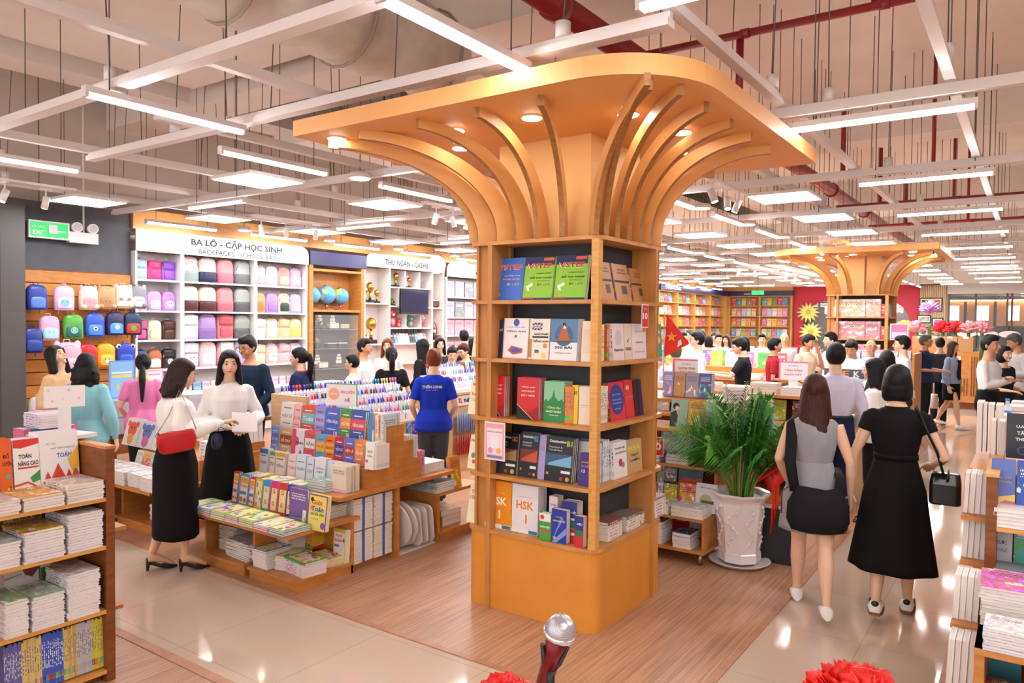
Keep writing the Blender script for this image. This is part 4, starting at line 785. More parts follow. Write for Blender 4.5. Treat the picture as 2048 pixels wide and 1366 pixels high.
for k, (a, b_, n, tp) in enumerate(((0, 37, 9, '#C8DCE0'), (40, 126, 11, '#E8C848'), (129, 203, 14, '#D8D4DC'))):
    x0, x1 = onY(a, 3.9, 1090), onY(b_, 3.9, 1090)
    if k == 0: x0 = x1-.25
    stack('maths_workbook', ('with bluish top', 'with yellow top', 'beside the end panel')[k]+' on the middle near shelf', (x0+x1)/2, 4.02, .72, n, abs(x1-x0)-.008, .25, .0138, 0, ['#F2F0F4', '#E8EAF4'], 'paint', .012, top=tp)
fy('literature_textbook', 'on the lower near shelf', 4.2, .52, [(0, 72, .19, '#E8E4E4', 'flat', [('p', [(.5, .5), (.7, .9), (.95, .95), (1, .4), (.8, .2), (.6, .3)], '#8A4A38'), R_(.1, .85, .5, .88, '#8A8A90'), ('p', [(0, .3), (.5, .36), (.5, .33), (0, .26)], '#B0A8A8')], 'white textbook showing a writing hand', 3), (76, 96, .18, '#F0ECEA', 'flat', [R_(0, .0, .9, .4, '#3A9A50')], 'white and green textbook', 2), (97, 154, .2, '#E29A5A', 'flat', [T_('HỌC TỐT', .5, .55, .7, .16, '#2F7A4A'), R_(.15, .8, .85, .83, '#A86A38')], 'orange study textbook with green words', 4)], .1, 1150, t=.02)
for k, (a, b_, n, tp) in enumerate(((0, 52, 13, '#A8C88C'), (55, 125, 12, '#C0DCC8'), (128, 197, 17, '#D8D4D8'))):
    x0, x1 = onY(a, 3.9, 1200), onY(b_, 3.9, 1200)
    stack('literature_workbook', ('with green top', 'with mint top', 'beside the end panel')[k]+' on the lower near shelf', (x0+x1)/2, 4.02, .385, n, abs(x1-x0)-.008, .24, .0135, 0, ['#F2F0F6', '#ECEAF4'], 'paint', .012, top=tp)
xx = onY(-30, 3.92, 1300)
for k, (px, n, c) in enumerate(((0, 12, ['#5A62A8', '#6A70B0']), (37, 8, ['#D8C878', '#C8B870']), (78, 11, ['#3C62C8', '#3A5CC0']), (122, 9, ['#E0C86C', '#D8A860', '#C8CC8C']), (152, 7, ['#C0C0C8', '#B8BCC0']), (180, 9, ['#C8C83C', '#D4CC4C']))):
    x0 = onY(px, 3.92, 1300); x1 = onY((37, 78, 122, 152, 180, 209)[k], 3.92, 1300)
    spines('thin_magazine', ('of violet backs on the bottom near shelf', 'of pale gold backs on the bottom shelf', 'of royal blue backs on the bottom shelf', 'of mixed backs on the bottom near shelf', 'of silver backs on the bottom near shelf', 'of lemon backs by the end panel')[k], (x0, 3.93), .075, 0, n, .26, .19, (x1-x0)/n, c, jit=0.0, tilt=.06)
spines('orange_pamphlet', 'on the end ledge of the near shelf', (2.0, 4.4), .335, -PI/2+PI/2*0+PI/2, 1, .2, .1, .02, ['#E8742C'])
for k in range(6): book('orange_pamphlet', f'orange pamphlet, {nth(k)} on the aisle ledge of the near shelf', (2.0+.018*k, 4.1+.01*k, .332), 0+.12, .04, .015, .21, .24, '#E8702C', 'plain', 'orange pamphlets')
book('price_binder', 'white binder with blue foot hung at the panel end', (2.03, 4.2, .78), PI/2-.35, 0, .24, .42, .02, '#F2EFF4', 'flat', None, [R_(0, 0, 1, .06, '#3A62C8')])
def tsign(label, x, y, z, rz, w=.2, h=.12, items=None, col='#F4EFF2'):
    r = card('sign_stand', label, 'sign stand', (x, y, z+.16), rz, w, h, col, items)
    MB().box(-w*.16, .004, -.16, w*.16, .01, .02).build('stand', WHITE, r); MB().box(-.05, -.04, -.165, .05, .05, -.16).build('foot', WHITE, r); return r
dots = [('c', x, z, .04, '#F0C0CC') for x, z in ((.2, .3), (.6, .8), (.85, .4), (.1, .8))]+[('c', .45, .4, .02, '#C8CCD8')]
A2 = Fur('storage_cabinet', 'oak storage cabinet behind the near maths shelf', 'cabinet'); A2.p('top_board', WOODX, (-.4, 4.33, 1.13, 1.93, 4.9, 1.16)); A2.p('side_panel', WOODX, (1.2, 4.36, .004, 1.93, 4.88, 1.13))
tsign('blank backed white sign stand near the oak end panel', 1.97, 4.42, 1.235, -.25, .2, .12, dots); tsign('blank backed white sign stand at the picture edge', 1.52, 4.5, 1.16, -.25, .2, .13, dots)
book('brochure', 'white brochure lying on the end panel top', (1.99, 4.2, 1.265), .2, PI/2, .12, .2, .02, '#F3F0F2', 'flat')
# ---------------- kids drawing book table behind the two women ----------------
B = Fur('book_table', 'low oak table of drawing books behind the woman with red bag', 'display table')
B.p('plinth', WOODX, (3.5, 6.12, .004, 4.1, 6.85, .07)); B.p('shelf', WOODX, (3.48, 6.1, .07, 4.4, 6.88, .09)); B.p('side_panel', WOODX, (3.55, 6.84, .09, 4.3, 6.87, .4)); B.p('top_board', WOODX, (3.36, 6.05, .4, 4.6, 7.18, .43)); B.p('end_panel', WOODX, (4.3, 6.1, .004, 4.33, 7.2, .4)); B.p('end_panel', WOODX, (3.5, 7.0, .004, 4.3, 7.2, .4)); B.p('riser', WOODX, (3.85, 6.1, .43, 4.58, 7.1, .62)); B.p('riser', WOODX, (4.2, 6.15, .62, 4.58, 7.0, .7))
kd = lambda a, b_: [('c', .5, .6, .3, a), ('c', .5, .25, .22, b_), ('c', .4, .66, .04, '#3A2A2A'), ('c', .6, .66, .04, '#3A2A2A'), ('c', .2, .8, .12, a), ('c', .8, .8, .12, a)]
fx('drawing_book', 'leaning on the drawing table', 3.86, .63, [(241, 268, .27, '#F3EAE4', 'flat', kd('#E8604C', '#F0A050'), 'white drawing book with a red round animal', 3), (270, 299, .26, '#F0E8EE', 'flat', kd('#6A7CC8', '#D870A0'), 'white drawing book with a blue bear', 3), (300, 322, .26, '#F4ECEA', 'flat', kd('#E890A8', '#9AC8D8'), 'white drawing book with a pink animal', 3)], .3, 860, t=.014)
for k in range(5): stack('sketch_pad', f'{nth(k)} from the far end of the drawing table', 3.5+.02*(k % 2), 7.05-.24*k, .43, 9, .22, .28, .013, -PI/2, ['#EDEAE8', '#E0DEE0'], 'paint', .03)
for k in range(3): book('drawing_book', f'small drawing book, {nth(k)} of three low on the table', (3.74, 6.95-.13*k, .5), -PI/2, .3, .11, .14, .02, ['#F0EEEC', '#E8C060', '#C8C4C8'][k], 'art', 'small drawing books')
stack('gift_catalogue', 'in the open box of the drawing table', 3.68, 6.3, .09, 9, .2, .28, .016, 0, ['#E8E6E8', '#F0C8D0'], 'paint', .05); stack('gift_catalogue', 'striped pile in the drawing table box', 3.95, 6.3, .09, 10, .2, .26, .02, 0, ['#E87A9C', '#8CB878', '#E06040', '#E8E0E8'], 'plain', .04)
stack('gift_catalogue', 'at the far open end', 3.66, 7.14, .09, 14, .16, .2, .016, -PI/2, ['#D8D8DC', '#B8B8C0'], 'plain', .05)
for k in range(14): book('paper_pack', f'white paper pack, {nth(k)} of the packs behind the two women', (4.2+.055*(k % 7), 6.14+.25*(k//7), .705), 0, .06, .05, .29, .16, '#EFEBEE', 'plain', 'white paper packs')
for k in range(1): stack('paper_ream', f'{nth(k)} on the deck between the women', 4.05, 6.2, .62, 5, .2, .12, .03, 0, ['#F0EDF0'], 'flat', .01)
# wrapped grey cartons on the long table beneath the small backpacks
G = Fur('stock_table', 'long dark table carrying wrapped grey cartons', 'table')
G.p('top_board', WOODD, (4.02, 8.0, .6, 7.6, 8.9, .64))
for x in (4.05, 5.5, 7.5): G.p('leg', WOODD, (x, 8.05, .004, x+.06, 8.85, .6))
GREYC = noisy('wrapped_carton', '#C9C9D2', '#B4B4C0', (1, 1, 1), 9, .25)
for k in range(8):
    x = 4.06+.44*k; c = root('wrapped_carton', f'grey film wrapped carton, {nth(k)} from the backpack wall end', 'carton', (x, 8.05, .64), 0, 'wrapped grey cartons')
    MB().box(0, 0, 0, .42, .5, .36).build('carton', GREYC, c); MB().box(-.002, -.003, .17, .422, .0, .19).box(.2, -.003, 0, .21, 0, .36).build('tape', mat('tape', '#9A9AA6', .3), c)
card('poster_stand', 'blue and yellow standee with number seventeen', 'sign', (4.3, 8.3, 1.0), .1, .3, .42, '#6FA8E8', [R_(.06, .04, .94, .96, '#8CC0F0'), R_(.1, .55, .9, .62, '#F0D860'), R_(.1, .66, .9, .7, '#F4F4F0'), T_('17', .55, .3, .5, .16, '#F0D030')])
card('poster_stand', 'pink framed standee on the grey cartons', 'sign', (4.66, 8.28, 1.0), .1, .23, .3, '#F4B8CC', [R_(.08, .06, .92, .94, '#F8ECF0'), R_(.2, .8, .8, .84, '#E080A0'), ('c', .5, .5, .2, '#B8C8F0'), R_(.25, .2, .75, .24, '#E080A0')])
B2 = Fur('stock_shelf', 'small oak shelf with colour notebooks beside the teal suit', 'shelf'); B2.p('cabinet', WOODX, (2.75, 6.85, .004, 3.3, 7.3, .72)); B2.p('top_board', WOODX, (2.7, 6.8, .72, 3.35, 7.35, .75))
spines('cartoon_notebook', 'on the small oak shelf', (2.75, 6.9), .75, 0, 9, .2, .2, .045, ['#9ACB58', '#5A8CD0', '#8A7CC0', '#D86A9C'], 'cartoon notebooks')
stack('cartoon_notebook', 'above the small oak shelf', 2.95, 6.95, .955, 6, .24, .3, .02, 0, ['#B8C8E8', '#9AD0A0', '#C8B8E0', '#E8D8F0'], 'plain', .04)
# ---------------- pen racks ----------------
P = Fur('pen_counter', 'long pale wood pen counter with tiered racks', 'counter')
PW = noisy('ash_veneer', '#D6B48A', '#C9A57A', (2, 2, 9), 4, .5)
P.p('side_panel', PW, (4.92, 5.95, .004, 4.96, 6.5, 1.12)); P.p('base', PW, (4.96, 6.0, .004, 6.75, 6.5, .72)); P.p('back_panel', PW, (4.96, 6.5, .72, 6.75, 6.52, 1.12))
for i in range(4): P.p('tier', mat('acrylic_tier', '#E8E4EE', .2), (4.97, 6.02+.12*i, .72, 6.74, 6.14+.12*i, .74+.1*i))
pm = {}
def pen(x, y, z, col, label, group, tilt=.2, name='pen'):
    if 'm' not in pm:
        b = MB(); b.cyl((0, 0, 0), (0, 0, .095), .0055, seg=6); b.cyl((0, 0, .095), (0, 0, .15), .0075, 1, seg=6); me = b.mesh([mat('pen_barrel', '#ECE9F2', .3), ART['flat']], 'pen'); pm['m'] = me
    o = put(name, pm['m'], None, (x, y, z), (-tilt, 0, 0)); o.color = hx(col); tag(o, label, 'pen', group)
PC = ['#2A35C8', '#2A35C8', '#D82A30', '#26262A', '#7A58C8', '#D8D4E0', '#3AA0C8', '#E8C83C', '#E86AA0']
bn = mat('pen_bin', '#F1EEF6', .15)
for i in range(4):
    for k in range(12):
        x0 = 4.99+.146*k; c = PC[(k+i*2) % 9] if k > 3 else ['#2A35C8', '#D82A30', '#26262A'][(k+i) % 3]
        if i == 0 and k > 6: c = ['#3A9A6A', '#E8C83C', '#D87A3C', '#8A6AC8', '#E86AA0'][k % 5]
        bb = MB(); y = 6.022+.12*i; z = .742+.1*i; bb.box(x0, y, z, x0+.135, y+.004, z+.07).box(x0, y+.1, z, x0+.135, y+.104, z+.08).box(x0, y, z, x0+.003, y+.104, z+.07).box(x0+.132, y, z, x0+.135, y+.104, z+.07)
        tag(bb.build('pen_bin', bn), f'clear pen bin, {nth(k)} on the {nth(i)} tier of the long counter', 'pen bin', 'clear pen bins')
        for j in range(5 if i < 3 else 6):
            pen(x0+.018+.022*j, y+.04+.01*(j % 2), z+.003, c if rnd.random() < .85 else PC[rnd.randrange(9)], f'pen in the {nth(k)} bin of the {nth(i)} counter tier', f'pens of bin {k+1} tier {i+1}')
for k in range(16): book('marker_card', f'hanging marker card, {nth(k)} along the counter front', (5.0+.105*k, 5.99, .5), 0, 0, .085, .2, .008, ['#3A40C8', '#C83A48', '#E8E4F0', '#D8C040', '#5AA8D8'][k % 5], 'paint', 'marker cards on the counter front')
Q = Fur('brand_counter', 'pale wood counter end with blue lettered sign', 'counter')
Q.p('cabinet', PW, (7.15, 5.9, .004, 8.4, 6.45, .97)); Q.p('top_board', PW, (7.1, 5.86, .97, 8.45, 6.5, 1.0)); Q.p('side_panel', PW, (7.1, 5.88, .004, 7.14, 6.47, .97))
sg = Q.p('sign_board', WHITE, (7.2, 5.88, .83, 7.75, 5.9, .96)); text('THIÊN LONG', .34, .06, mat('ink_violet', '#3A2A6A', .4), Q.r, (7.52, 5.876, .895)); text('TL', .09, .06, mat('ink_red', '#D82A3A', .4), Q.r, (7.28, 5.876, .895))
for k in range(22):
    c = '#7FA8EC' if k % 2 == 0 else '#6A94E0'; i = k // 11; x = 7.2+.045*(k % 11)
    tag(MB().tube([(x, 5.85, .74-.28*i), (x, 5.85, .5-.28*i)], [(.022, .006), (.026, .012)], seg=8).build('pencil_pouch', mat('pouch'+('b' if i == 0 else 'r'), c if i == 0 else '#C8283A', .4)), f'{"blue" if i == 0 else "red"} hanging pouch, {nth(k % 11)} on the counter end hooks', 'pouch', 'hanging pouches')
# pen range on top of the branded counter
F = Fur('pen_rack', 'tiered pen rack standing on the branded counter', 'rack')
for i in range(3):
    F.p('tier', MATS['acrylic_tier'], (7.14, 5.92+.17*i, 1.001, 8.42, 6.09+.17*i, 1.03+.08*i))
    for k in range(11):
        x = 7.16+.115*k; c = ['#3A34B8', '#4A40C0', '#C83A48', '#E8E4F0', '#6AA8D8', '#7858C0'][(k*7+i) % 6]
        for j in range(3): pen(x+.03*j, 5.98+.17*i, 1.033+.08*i, c, f'marker in the {nth(k)} cluster, {nth(i)} tier of the rack on the branded counter', f'rack pens {i} {k}', name='rack_pen')  # ordinary pens, same mesh as on the long counter
# ---------------- backpacks ----------------
_pk = {}
def rb(w, d, h, top=.45, n=10):
    """rounded bag body rings (y from 0 at the back to -d)"""
    R_ = []
    for z, s in ((0, .86), (.03, .97), (.3, 1), (.6, 1), (.8, .96), (.92, .8), (.985, .5), (1, .2)):
        ww, dd = w*s/2, d*(.75+.25*s if z < .8 else s)
        R_.append([(ww*math.copysign(abs(math.cos(a))**.5, math.cos(a)), -d/2+dd/2*math.copysign(abs(math.sin(a))**.6, math.sin(a)), h*z) for a in [2*PI*i/16 for i in range(16)]])
    return R_
def bag_mesh(kind):
    if kind in _pk: return _pk[kind]
    fl = ART['flat']
    def M(f, n): b = MB(); f(b); me = b.mesh([fl], n); return me
    D = {}
    D['body'] = M(lambda b: b.loft(rb(.27, .13, .36)), 'body')
    D['front_pocket'] = M(lambda b: b.loft([[(x, y-.1, z+.03) for x, y, z in r] for r in rb(.2, .05, .16)]), 'pocket')
    D['lower_panel'] = M(lambda b: b.loft([[(x*1.02, y*1.03-.004, z) for x, y, z in r] for r in rb(.27, .13, .19)[:5]]), 'panel')
    D['flap'] = M(lambda b: b.loft([[(x, -.135-.012*(1-abs(x)/.12), z) for x in (-.11, -.06, 0, .06, .11)]+[(x, -.12, z) for x in (.11, .06, 0, -.06, -.11)] for z in (.2, .24, .3, .34)]), 'flap')
    D['handle'] = M(lambda b: b.tube([(-.035, -.04, .35), (-.025, -.04, .39), (.025, -.04, .39), (.035, -.04, .35)], .006, seg=6), 'handle')
    D['zip_line'] = M(lambda b: b.tube([(.118*math.cos(a), -.118, .2+.13*math.sin(a)) for a in [PI*i/10 for i in range(11)]], .0035, seg=5), 'zip')
    D['shoulder_strap'] = M(lambda b: b.tube([(.0, 0, .34), (.01, .02, .2), (.0, .0, -.05)], [(.014, .004)]*3, seg=6), 'strap')
    _pk.update(D); _pk['ok'] = 1; _pk[kind] = D; return D
def backpack(label, x, y, z, rz, c1, c2, c3='#F0ECEA', style='zip', s=1.0, group='school backpacks on the white shelves', name='backpack', extra=None):
    D = bag_mesh('d'); r = root(name, label, 'backpack', (x, y, z), rz, group); r.scale = (s, s, s)
    def q(n, c, par=r, **k):
        o = put(n, D[n], par); o.color = hx(c); return o
    body = q('body', c1); q('handle', c3); q('zip_line', c3)
    if style == 'flap': q('flap', c2); q('front_pocket', c2)
    elif style == 'two': q('lower_panel', c2)
    else: q('front_pocket', c2)
    if extra: deco(r, .2, .16, extra, 'pocket_print', -.157).location = (0, 0, .03)
    return r
W1 = ['#F6F4F4', '#EEE9EC']
def wallcase(name, label, x0, x1, zs, depth=.35, top=2.83, m=WHITE, y=10.6, div=(), back=None):
    F = Fur(name, label, 'wall shelving')
    for x in (x0, x1-.03)+tuple(div): F.p('side_panel', m, (x, y-depth, .004, x+.03, y-.01, top))
    for z in zs: F.p('shelf', m, (x0+.03, y-depth, z-.025, x1-.03, y-.02, z))
    F.p('back_panel', back or m, (x0+.03, y-.02, .05, x1-.03, y-.012, top)); return F
def signboard(label, x0, x1, z0, z1, y, words, rad=(0, 0, .15, .15), col='#EAF5F6'):
    r = root('wall_sign', label, 'sign', (x0, y, z0)); M = Matrix.Rotation(PI/2, 4, 'X')
    MB().prism(rrect(0, 0, x1-x0, z1-z0, rad, 8), -.03, 0, M=M).build('board', mat('sign_'+col, col, .4), r)
    for s, cx, cz, w, h, bold in words: text(s, w, h, mat('ink_charcoal', '#26282C', .5), r, (cx, -.004, cz), bold=bold)
    return r
signboard('pale school bag sign board on the back wall', 5.5, 8.5, 2.83, 3.13, 10.22, [('BA LÔ - CẶP HỌC SINH', 1.63, .2, 1.62, .15, True), ('BACKPACKS - SCHOOL BAGS', 1.66, .065, 1.44, .075, False)], (0, 0, .16, 0))
signboard('white cashier sign board above the open shelves', 9.85, 12.1, 2.9, 3.15, 10.22, [('THU NGÂN - CASHIER', 1.16, .125, 1.35, .14, True)], (0, 0, .14, .16), '#F6F4F5')
signboard('cream toy sign board half hidden by the column', 12.2, 15.5, 2.84, 3.14, 10.22, [('ĐỒ CHƠI', 1.3, .14, .7, .13, True)], (0, 0, .14, .16), '#F3EEE6')
zs = [.72, 1.16, 1.58, 2.0, 2.44]
for k, (x0, x1) in enumerate(((5.5, 6.2), (6.2, 7.46), (7.46, 8.5))):
    wallcase('wall_shelving', f'white wall shelving full of backpacks, {("narrow first", "wide middle", "third")[k]} bay', x0, x1, zs)
    n = 3 if k < 2 else 4
    n = (3, 4, 4)[k]
    PAL = [['#C3D6EE', '#E0508C', '#9A6AD0', '#C8CCEA', '#D8A8E0', '#C090D8', '#2E2A5C', '#F0E6D0', '#4A2C28', '#26406A', '#C8703C', '#262428'],
           ['#E8C8C8', '#F2DCD4', '#E8949C', '#A8B4B0', '#F4E2CC', '#F0CCC0', '#E08C94', '#A4ACA8', '#F0D4DC', '#A88CC0', '#E8848A', '#9CA49C', '#B8C4E8', '#F4C4C8', '#F0B4BC', '#C8C0E0'],
           ['#F0E8E8', '#F4D4E4', '#D89A8C', '#D8B4E4', '#E0A878', '#B090DC', '#F0D4B8', '#C4B4E4', '#F4E4E0', '#F0D0BC', '#ECD0A8', '#F0D8A0', '#F4DCC8', '#F2C4C4', '#F4C8CC', '#EED4E4']][k]
    SEC = [['#A8C4E4', '#E83C80', '#8A50C8', '#D8DCF4', '#E8C8EC', '#D8A8E0', '#E05A90', '#F4E8B8', '#5A3430', '#34508C', '#F0ECEC', '#3A3638'],
           ['#8A9A98', '#1E2448', '#C06A80', '#6A6A70', '#4A1E22', '#4A1E22', '#B8606C', '#54545A', '#F4F0F4', '#8464A4', '#C05868', '#5C5C60', '#F0F0F8', '#F8E8E0', '#F8F0F0', '#B8A8D8'],
           ['#A8A4A8', '#F0C4D8', '#E8B8A4', '#E0C4EC', '#C07848', '#9A74D0', '#2A4038', '#D4C8F0', '#F4E8F0', '#F4E0D4', '#E8C498', '#E8CC6C', '#F0D0B4', '#F4D4D0', '#F0B8C0', '#F4E4EC']][k]
    rowsz = [2.44, 2.0, 1.58, 1.16]
    for r_, z in enumerate(rowsz):
        for c_ in range(n):
            i = r_*n+c_; w = (x1-x0-.06)/n; x = x0+.03+w*(c_+.5)
            st = 'flap' if (k == 0 and r_ == 0) or r_ > 1 and c_ % 2 == 0 else 'two' if k == 1 and r_ < 3 else 'zip'
            backpack(f'{cname(PAL[i])} and {cname(SEC[i])} backpack, {nth(c_)} on the {nth(r_)} shelf of the {("narrow", "wide", "third")[k]} bay', x, 10.46, z+.001, rnd.uniform(-.1, .05), PAL[i], SEC[i], '#F4F0EE' if i % 3 else '#5A4A50', st, min(1.06, w/.27), 'school backpacks on the white shelves',
                     extra=[('c', .5, .6, .28, '#F4F0F4'), ('c', .38, .66, .05, '#2A2430'), ('c', .62, .66, .05, '#2A2430'), ('c', .5, .5, .04, '#E08090')] if (i*5+k) % 6 == 1 and st != 'two' else None)
    for i in range(int((x1-x0)/.15)): book('lunch_pouch', f'small pastel lunch pouch, {nth(i)} below the {("narrow", "wide", "third")[k]} bay', (x0+.12+.15*i, 10.3, .74), 0, .05, .12, .2, .07, ['#F0B8D0', '#8CB8E8', '#D8C8F0', '#F4D8DC'][i % 4], 'art', 'lunch pouches under the backpack shelves')
# slat wall with small plush backpacks
S1 = Fur('slat_wall', 'orange slatted display wall behind the small backpacks', 'display wall')
for k in range(12): S1.p('slat', WOODX if k % 2 else noisy('slat_orange', '#DE9440', '#D2862F', (3, 1, 1), 4, .4), (4.05, 10.3, .55+.162*k, 5.46, 10.35, .55+.162*k+.15))
S1.p('frame', WOODD, (4.05, 10.34, .004, 5.46, 10.37, 2.5))
eyes = lambda c='#2A2226': [('c', .36, .6, .035, c), ('c', .64, .6, .035, c)]
SM = [ # px, py(bottom), main, second, animal, text
 (4.17, 1.98, '#2C3E9C', '#5A80D8', None, 'navy space print'), (4.5, 1.98, '#E8B8E8', '#F0D4F0', [('c', .5, .5, .3, '#8CC0F0')]+eyes(), 'lilac pony'), (4.78, 1.99, '#F4D0C0', '#F09AA0', eyes(), 'pink plush bunny'), (5.02, 2.0, '#C89A70', '#B0805A', eyes(), 'brown plush puppy'), (5.24, 2.02, '#EFD8C0', '#E8E0D0', eyes()+[('c', .2, .7, .12, '#D8743C'), ('c', .8, .7, .12, '#D8743C')], 'cream plush puppy with orange ears'), (5.44, 2.02, '#8C8C94', '#D8D0D0', eyes(), 'grey plush elephant'),
 (4.31, 1.6, '#E8A8C8', '#A8DCE0', eyes(), 'pink and mint'), (4.6, 1.62, '#58A848', '#2A6A70', [('c', .5, .6, .25, '#8CC8A0')]+eyes(), 'green and yellow dinosaur'), (4.87, 1.64, '#3A5AC8', '#4A8CE8', [('c', .5, .6, .16, '#F4F0F0'), ('c', .5, .6, .08, '#202030')], 'blue one eyed monster'), (5.12, 1.66, '#2A2A5A', '#5A98E0', [('c', .5, .6, .2, '#A8C8F0')], 'navy with yellow trim'), (5.38, 1.66, '#1E3A5A', '#D83A30', [('c', .5, .5, .22, '#58B058')], 'navy and red dinosaur'),
 (4.4, 1.17, '#F0A8BC', '#F4B8C8', eyes(), 'large pink plush'), (4.78, 1.24, '#D02A34', '#E04048', [('c', .3, .6, .06, '#F8F0F0'), ('c', .7, .4, .06, '#F8F0F0')], 'red dotted'), (5.0, 1.24, '#E8A824', '#F0C858', eyes()+[('c', .5, .4, .14, '#F8F0E8')], 'yellow tiger'), (5.27, 1.24, '#2E48B8', '#3A5CD0', [R_(.1, .25, .9, .4, '#D8DCEC')], 'blue smiling monster'), (4.12, 1.45, '#2A3A8C', '#34489C', None, 'dark blue half hidden'), (4.2, .6, '#F4EEEC', '#E8A8B8', eyes(), 'white long eared rabbit'), (4.42, .62, '#8A5A34', '#6E4426', eyes(), 'brown bear bag')]
for k, (x, z, a, b_, ex, nm) in enumerate(SM):
    yy = 10.12 if k != 11 else 9.85; sc_ = .86 if k not in (11,) else 1.15
    r = backpack(f'{nm} small backpack hanging on the slatted wall', x, yy, z, rnd.uniform(-.25, .1)-.1, a, b_, a, 'zip', sc_, 'small backpacks on the slatted wall', 'kids_backpack', ex)
    if ex and 'plush' in nm:
        for s_ in (-1, 1):
            e = MB().ball((s_*.1, -.06, .33), (.035, .03, .05)).build('ear', ART['flat'], r); e.color = hx(b_)
            e = MB().ball((s_*.09, -.13, .05), (.045, .04, .04)).build('paw', ART['flat'], r); e.color = hx(a)
    if nm == 'blue smiling monster':
        for s_ in (-1, 1):
            e = MB().ball((s_*.1, -.09, .31), .04).build('eye_bump', WHITE, r); e2 = MB().ball((s_*.1, -.125, .31), .02).build('pupil', BLACK, e)
    for s_ in (-1, 1): e = put('shoulder_strap', _pk['shoulder_strap'], r, (s_*.06, 0, 0)); e.color = hx(b_)
    MB().cyl((0, -.03, .37), (0, .22/sc_, .37), .004, seg=6).build('hook', STEEL, r)
# exit sign and emergency lamp
r = root('exit_sign', 'green backlit exit sign on the slate wall', 'exit sign', (4.17, 10.2, 2.9)); MB().box(-.03, 0, -.02, .45, .05, .2).build('frame', WHITE, r)
MB().box(-.01, -.004, 0, .43, 0, .18).build('panel', mat('exit_green', '#22A85A', .4, emit=.7), r); text('EXIT', .15, .055, WHITE, r, (.09, -.008, .05)); text('LỐI THOÁT', .16, .04, WHITE, r, (.09, -.008, .13))
for s_ in (.0,): MB().box(.2, -.01, .05, .3, -.006, .16).box(.29, -.01, .07, .4, -.006, .09).build('running_man', WHITE, r); MB().cyl((.1, .02, .2), (.1, .02, 2.18), .006, seg=6).build('hanger', RODM, r)
r = root('emergency_light', 'white twin emergency lamp beside the exit sign', 'emergency lamp', (4.82, 10.2, 2.86)); MB().box(-.2, 0, 0, .16, .1, .14).build('housing', WHITE, r)
for s_ in (-.11, .09): h = MB().cyl((s_, -.02, .2), (s_, .06, .2), .065, seg=18).build('lamp_head', WHITE, r); MB().cyl((s_, -.025, .2), (s_, -.02, .2), .05, seg=18).build('lens', mat('lens_grey', '#C8C8CC', .2), h)
MB().cyl((-.01, .04, .14), (-.01, .04, 2.2), .012).build('stem', WHITE, r)
# ---------------- globe cabinet ----------------
GC = Fur('glass_cabinet', 'orange framed glass cabinet with ship models', 'display cabinet')
GC.p('side_panel', WOODX, (8.52, 10.22, .004, 8.6, 10.6, 2.9)); GC.p('side_panel', WOODX, (9.72, 10.22, .004, 9.8, 10.6, 2.9)); GC.p('shelf', WOODX, (8.6, 10.24, 2.03, 9.72, 10.6, 2.07)); GC.p('top_board', WOODX, (8.6, 10.22, 2.74, 9.72, 10.6, 2.78)); GC.p('header', mat('navy_board', '#2A2C5A', .3), (8.52, 10.2, 2.84, 9.84, 10.25, 3.08)); GC.p('back_panel', WOOD, (8.6, 10.55, 2.05, 9.72, 10.58, 2.76)); GC.p('dark_back', mat('cab_dark', '#50505A', .4), (8.6, 10.55, .2, 9.72, 10.58, 2.03))
for z in (1.02, 1.38, 1.72): GC.p('glass_shelf', mat('glass_edge', '#8FA8A8', .1, alpha=.6), (8.62, 10.27, z-.01, 9.7, 10.54, z))
GC.p('door', GLASS, (8.66, 10.235, .35, 9.66, 10.24, 1.98))
for q, (x, s_) in enumerate(((8.72, .15), (9.05, .165), (9.38, .15))):
    r = root('globe', f'blue desk globe, {("partly hidden first", "large middle", "last")[q]} in the orange cabinet', 'globe', (x, 10.4, 2.071), 0, 'desk globes')
    m = noisy('globe_map', '#5AA8E0', '#E8D050', (1, 1, 1), 6, .3, lo=.56, hi=.6)
    MB().ball((0, 0, .1+s_), s_, seg=24, rings=16).build('sphere', m, r); MB().cyl((0, 0, 0), (0, 0, .02), .1, seg=20).build('base', mat('globe_base', '#C84038' if q != 1 else '#8A8A90', .4), r); MB().cyl((0, 0, .02), (0, 0, .1), .015).build('stem', STEEL, r)
    MB().tube([(0, (s_+.015)*math.cos(a), .1+s_+(s_+.015)*math.sin(a)) for a in [-PI/2+PI*i/12 for i in range(13)]], .006, seg=6).build('meridian_arm', STEEL, r)
def figure(name, label, cat, x, y, z, shapes, group=None):
    r = root(name, label, cat, (x, y, z), 0, group)
    for nm, kind, a, m in shapes:
        b = MB()
        if kind == 'b': b.box(*a)
        elif kind == 's': b.ball(*a)
        elif kind == 'c': b.cyl(*a)
        elif kind == 't': b.tube(*a)
        b.build(nm, m, r)
    return r
GOLD = mat('gold', '#D8A850', .25, 1); SAILS = mat('sail', '#D8D4D4', .6); HULL = mat('hull', '#6A3A28', .4); RED = mat('lucky_red', '#D8303C', .4); PNK = mat('rose_pink', '#F09AA8', .5); LEAF = mat('leaf_green', '#3E8A3C', .5)
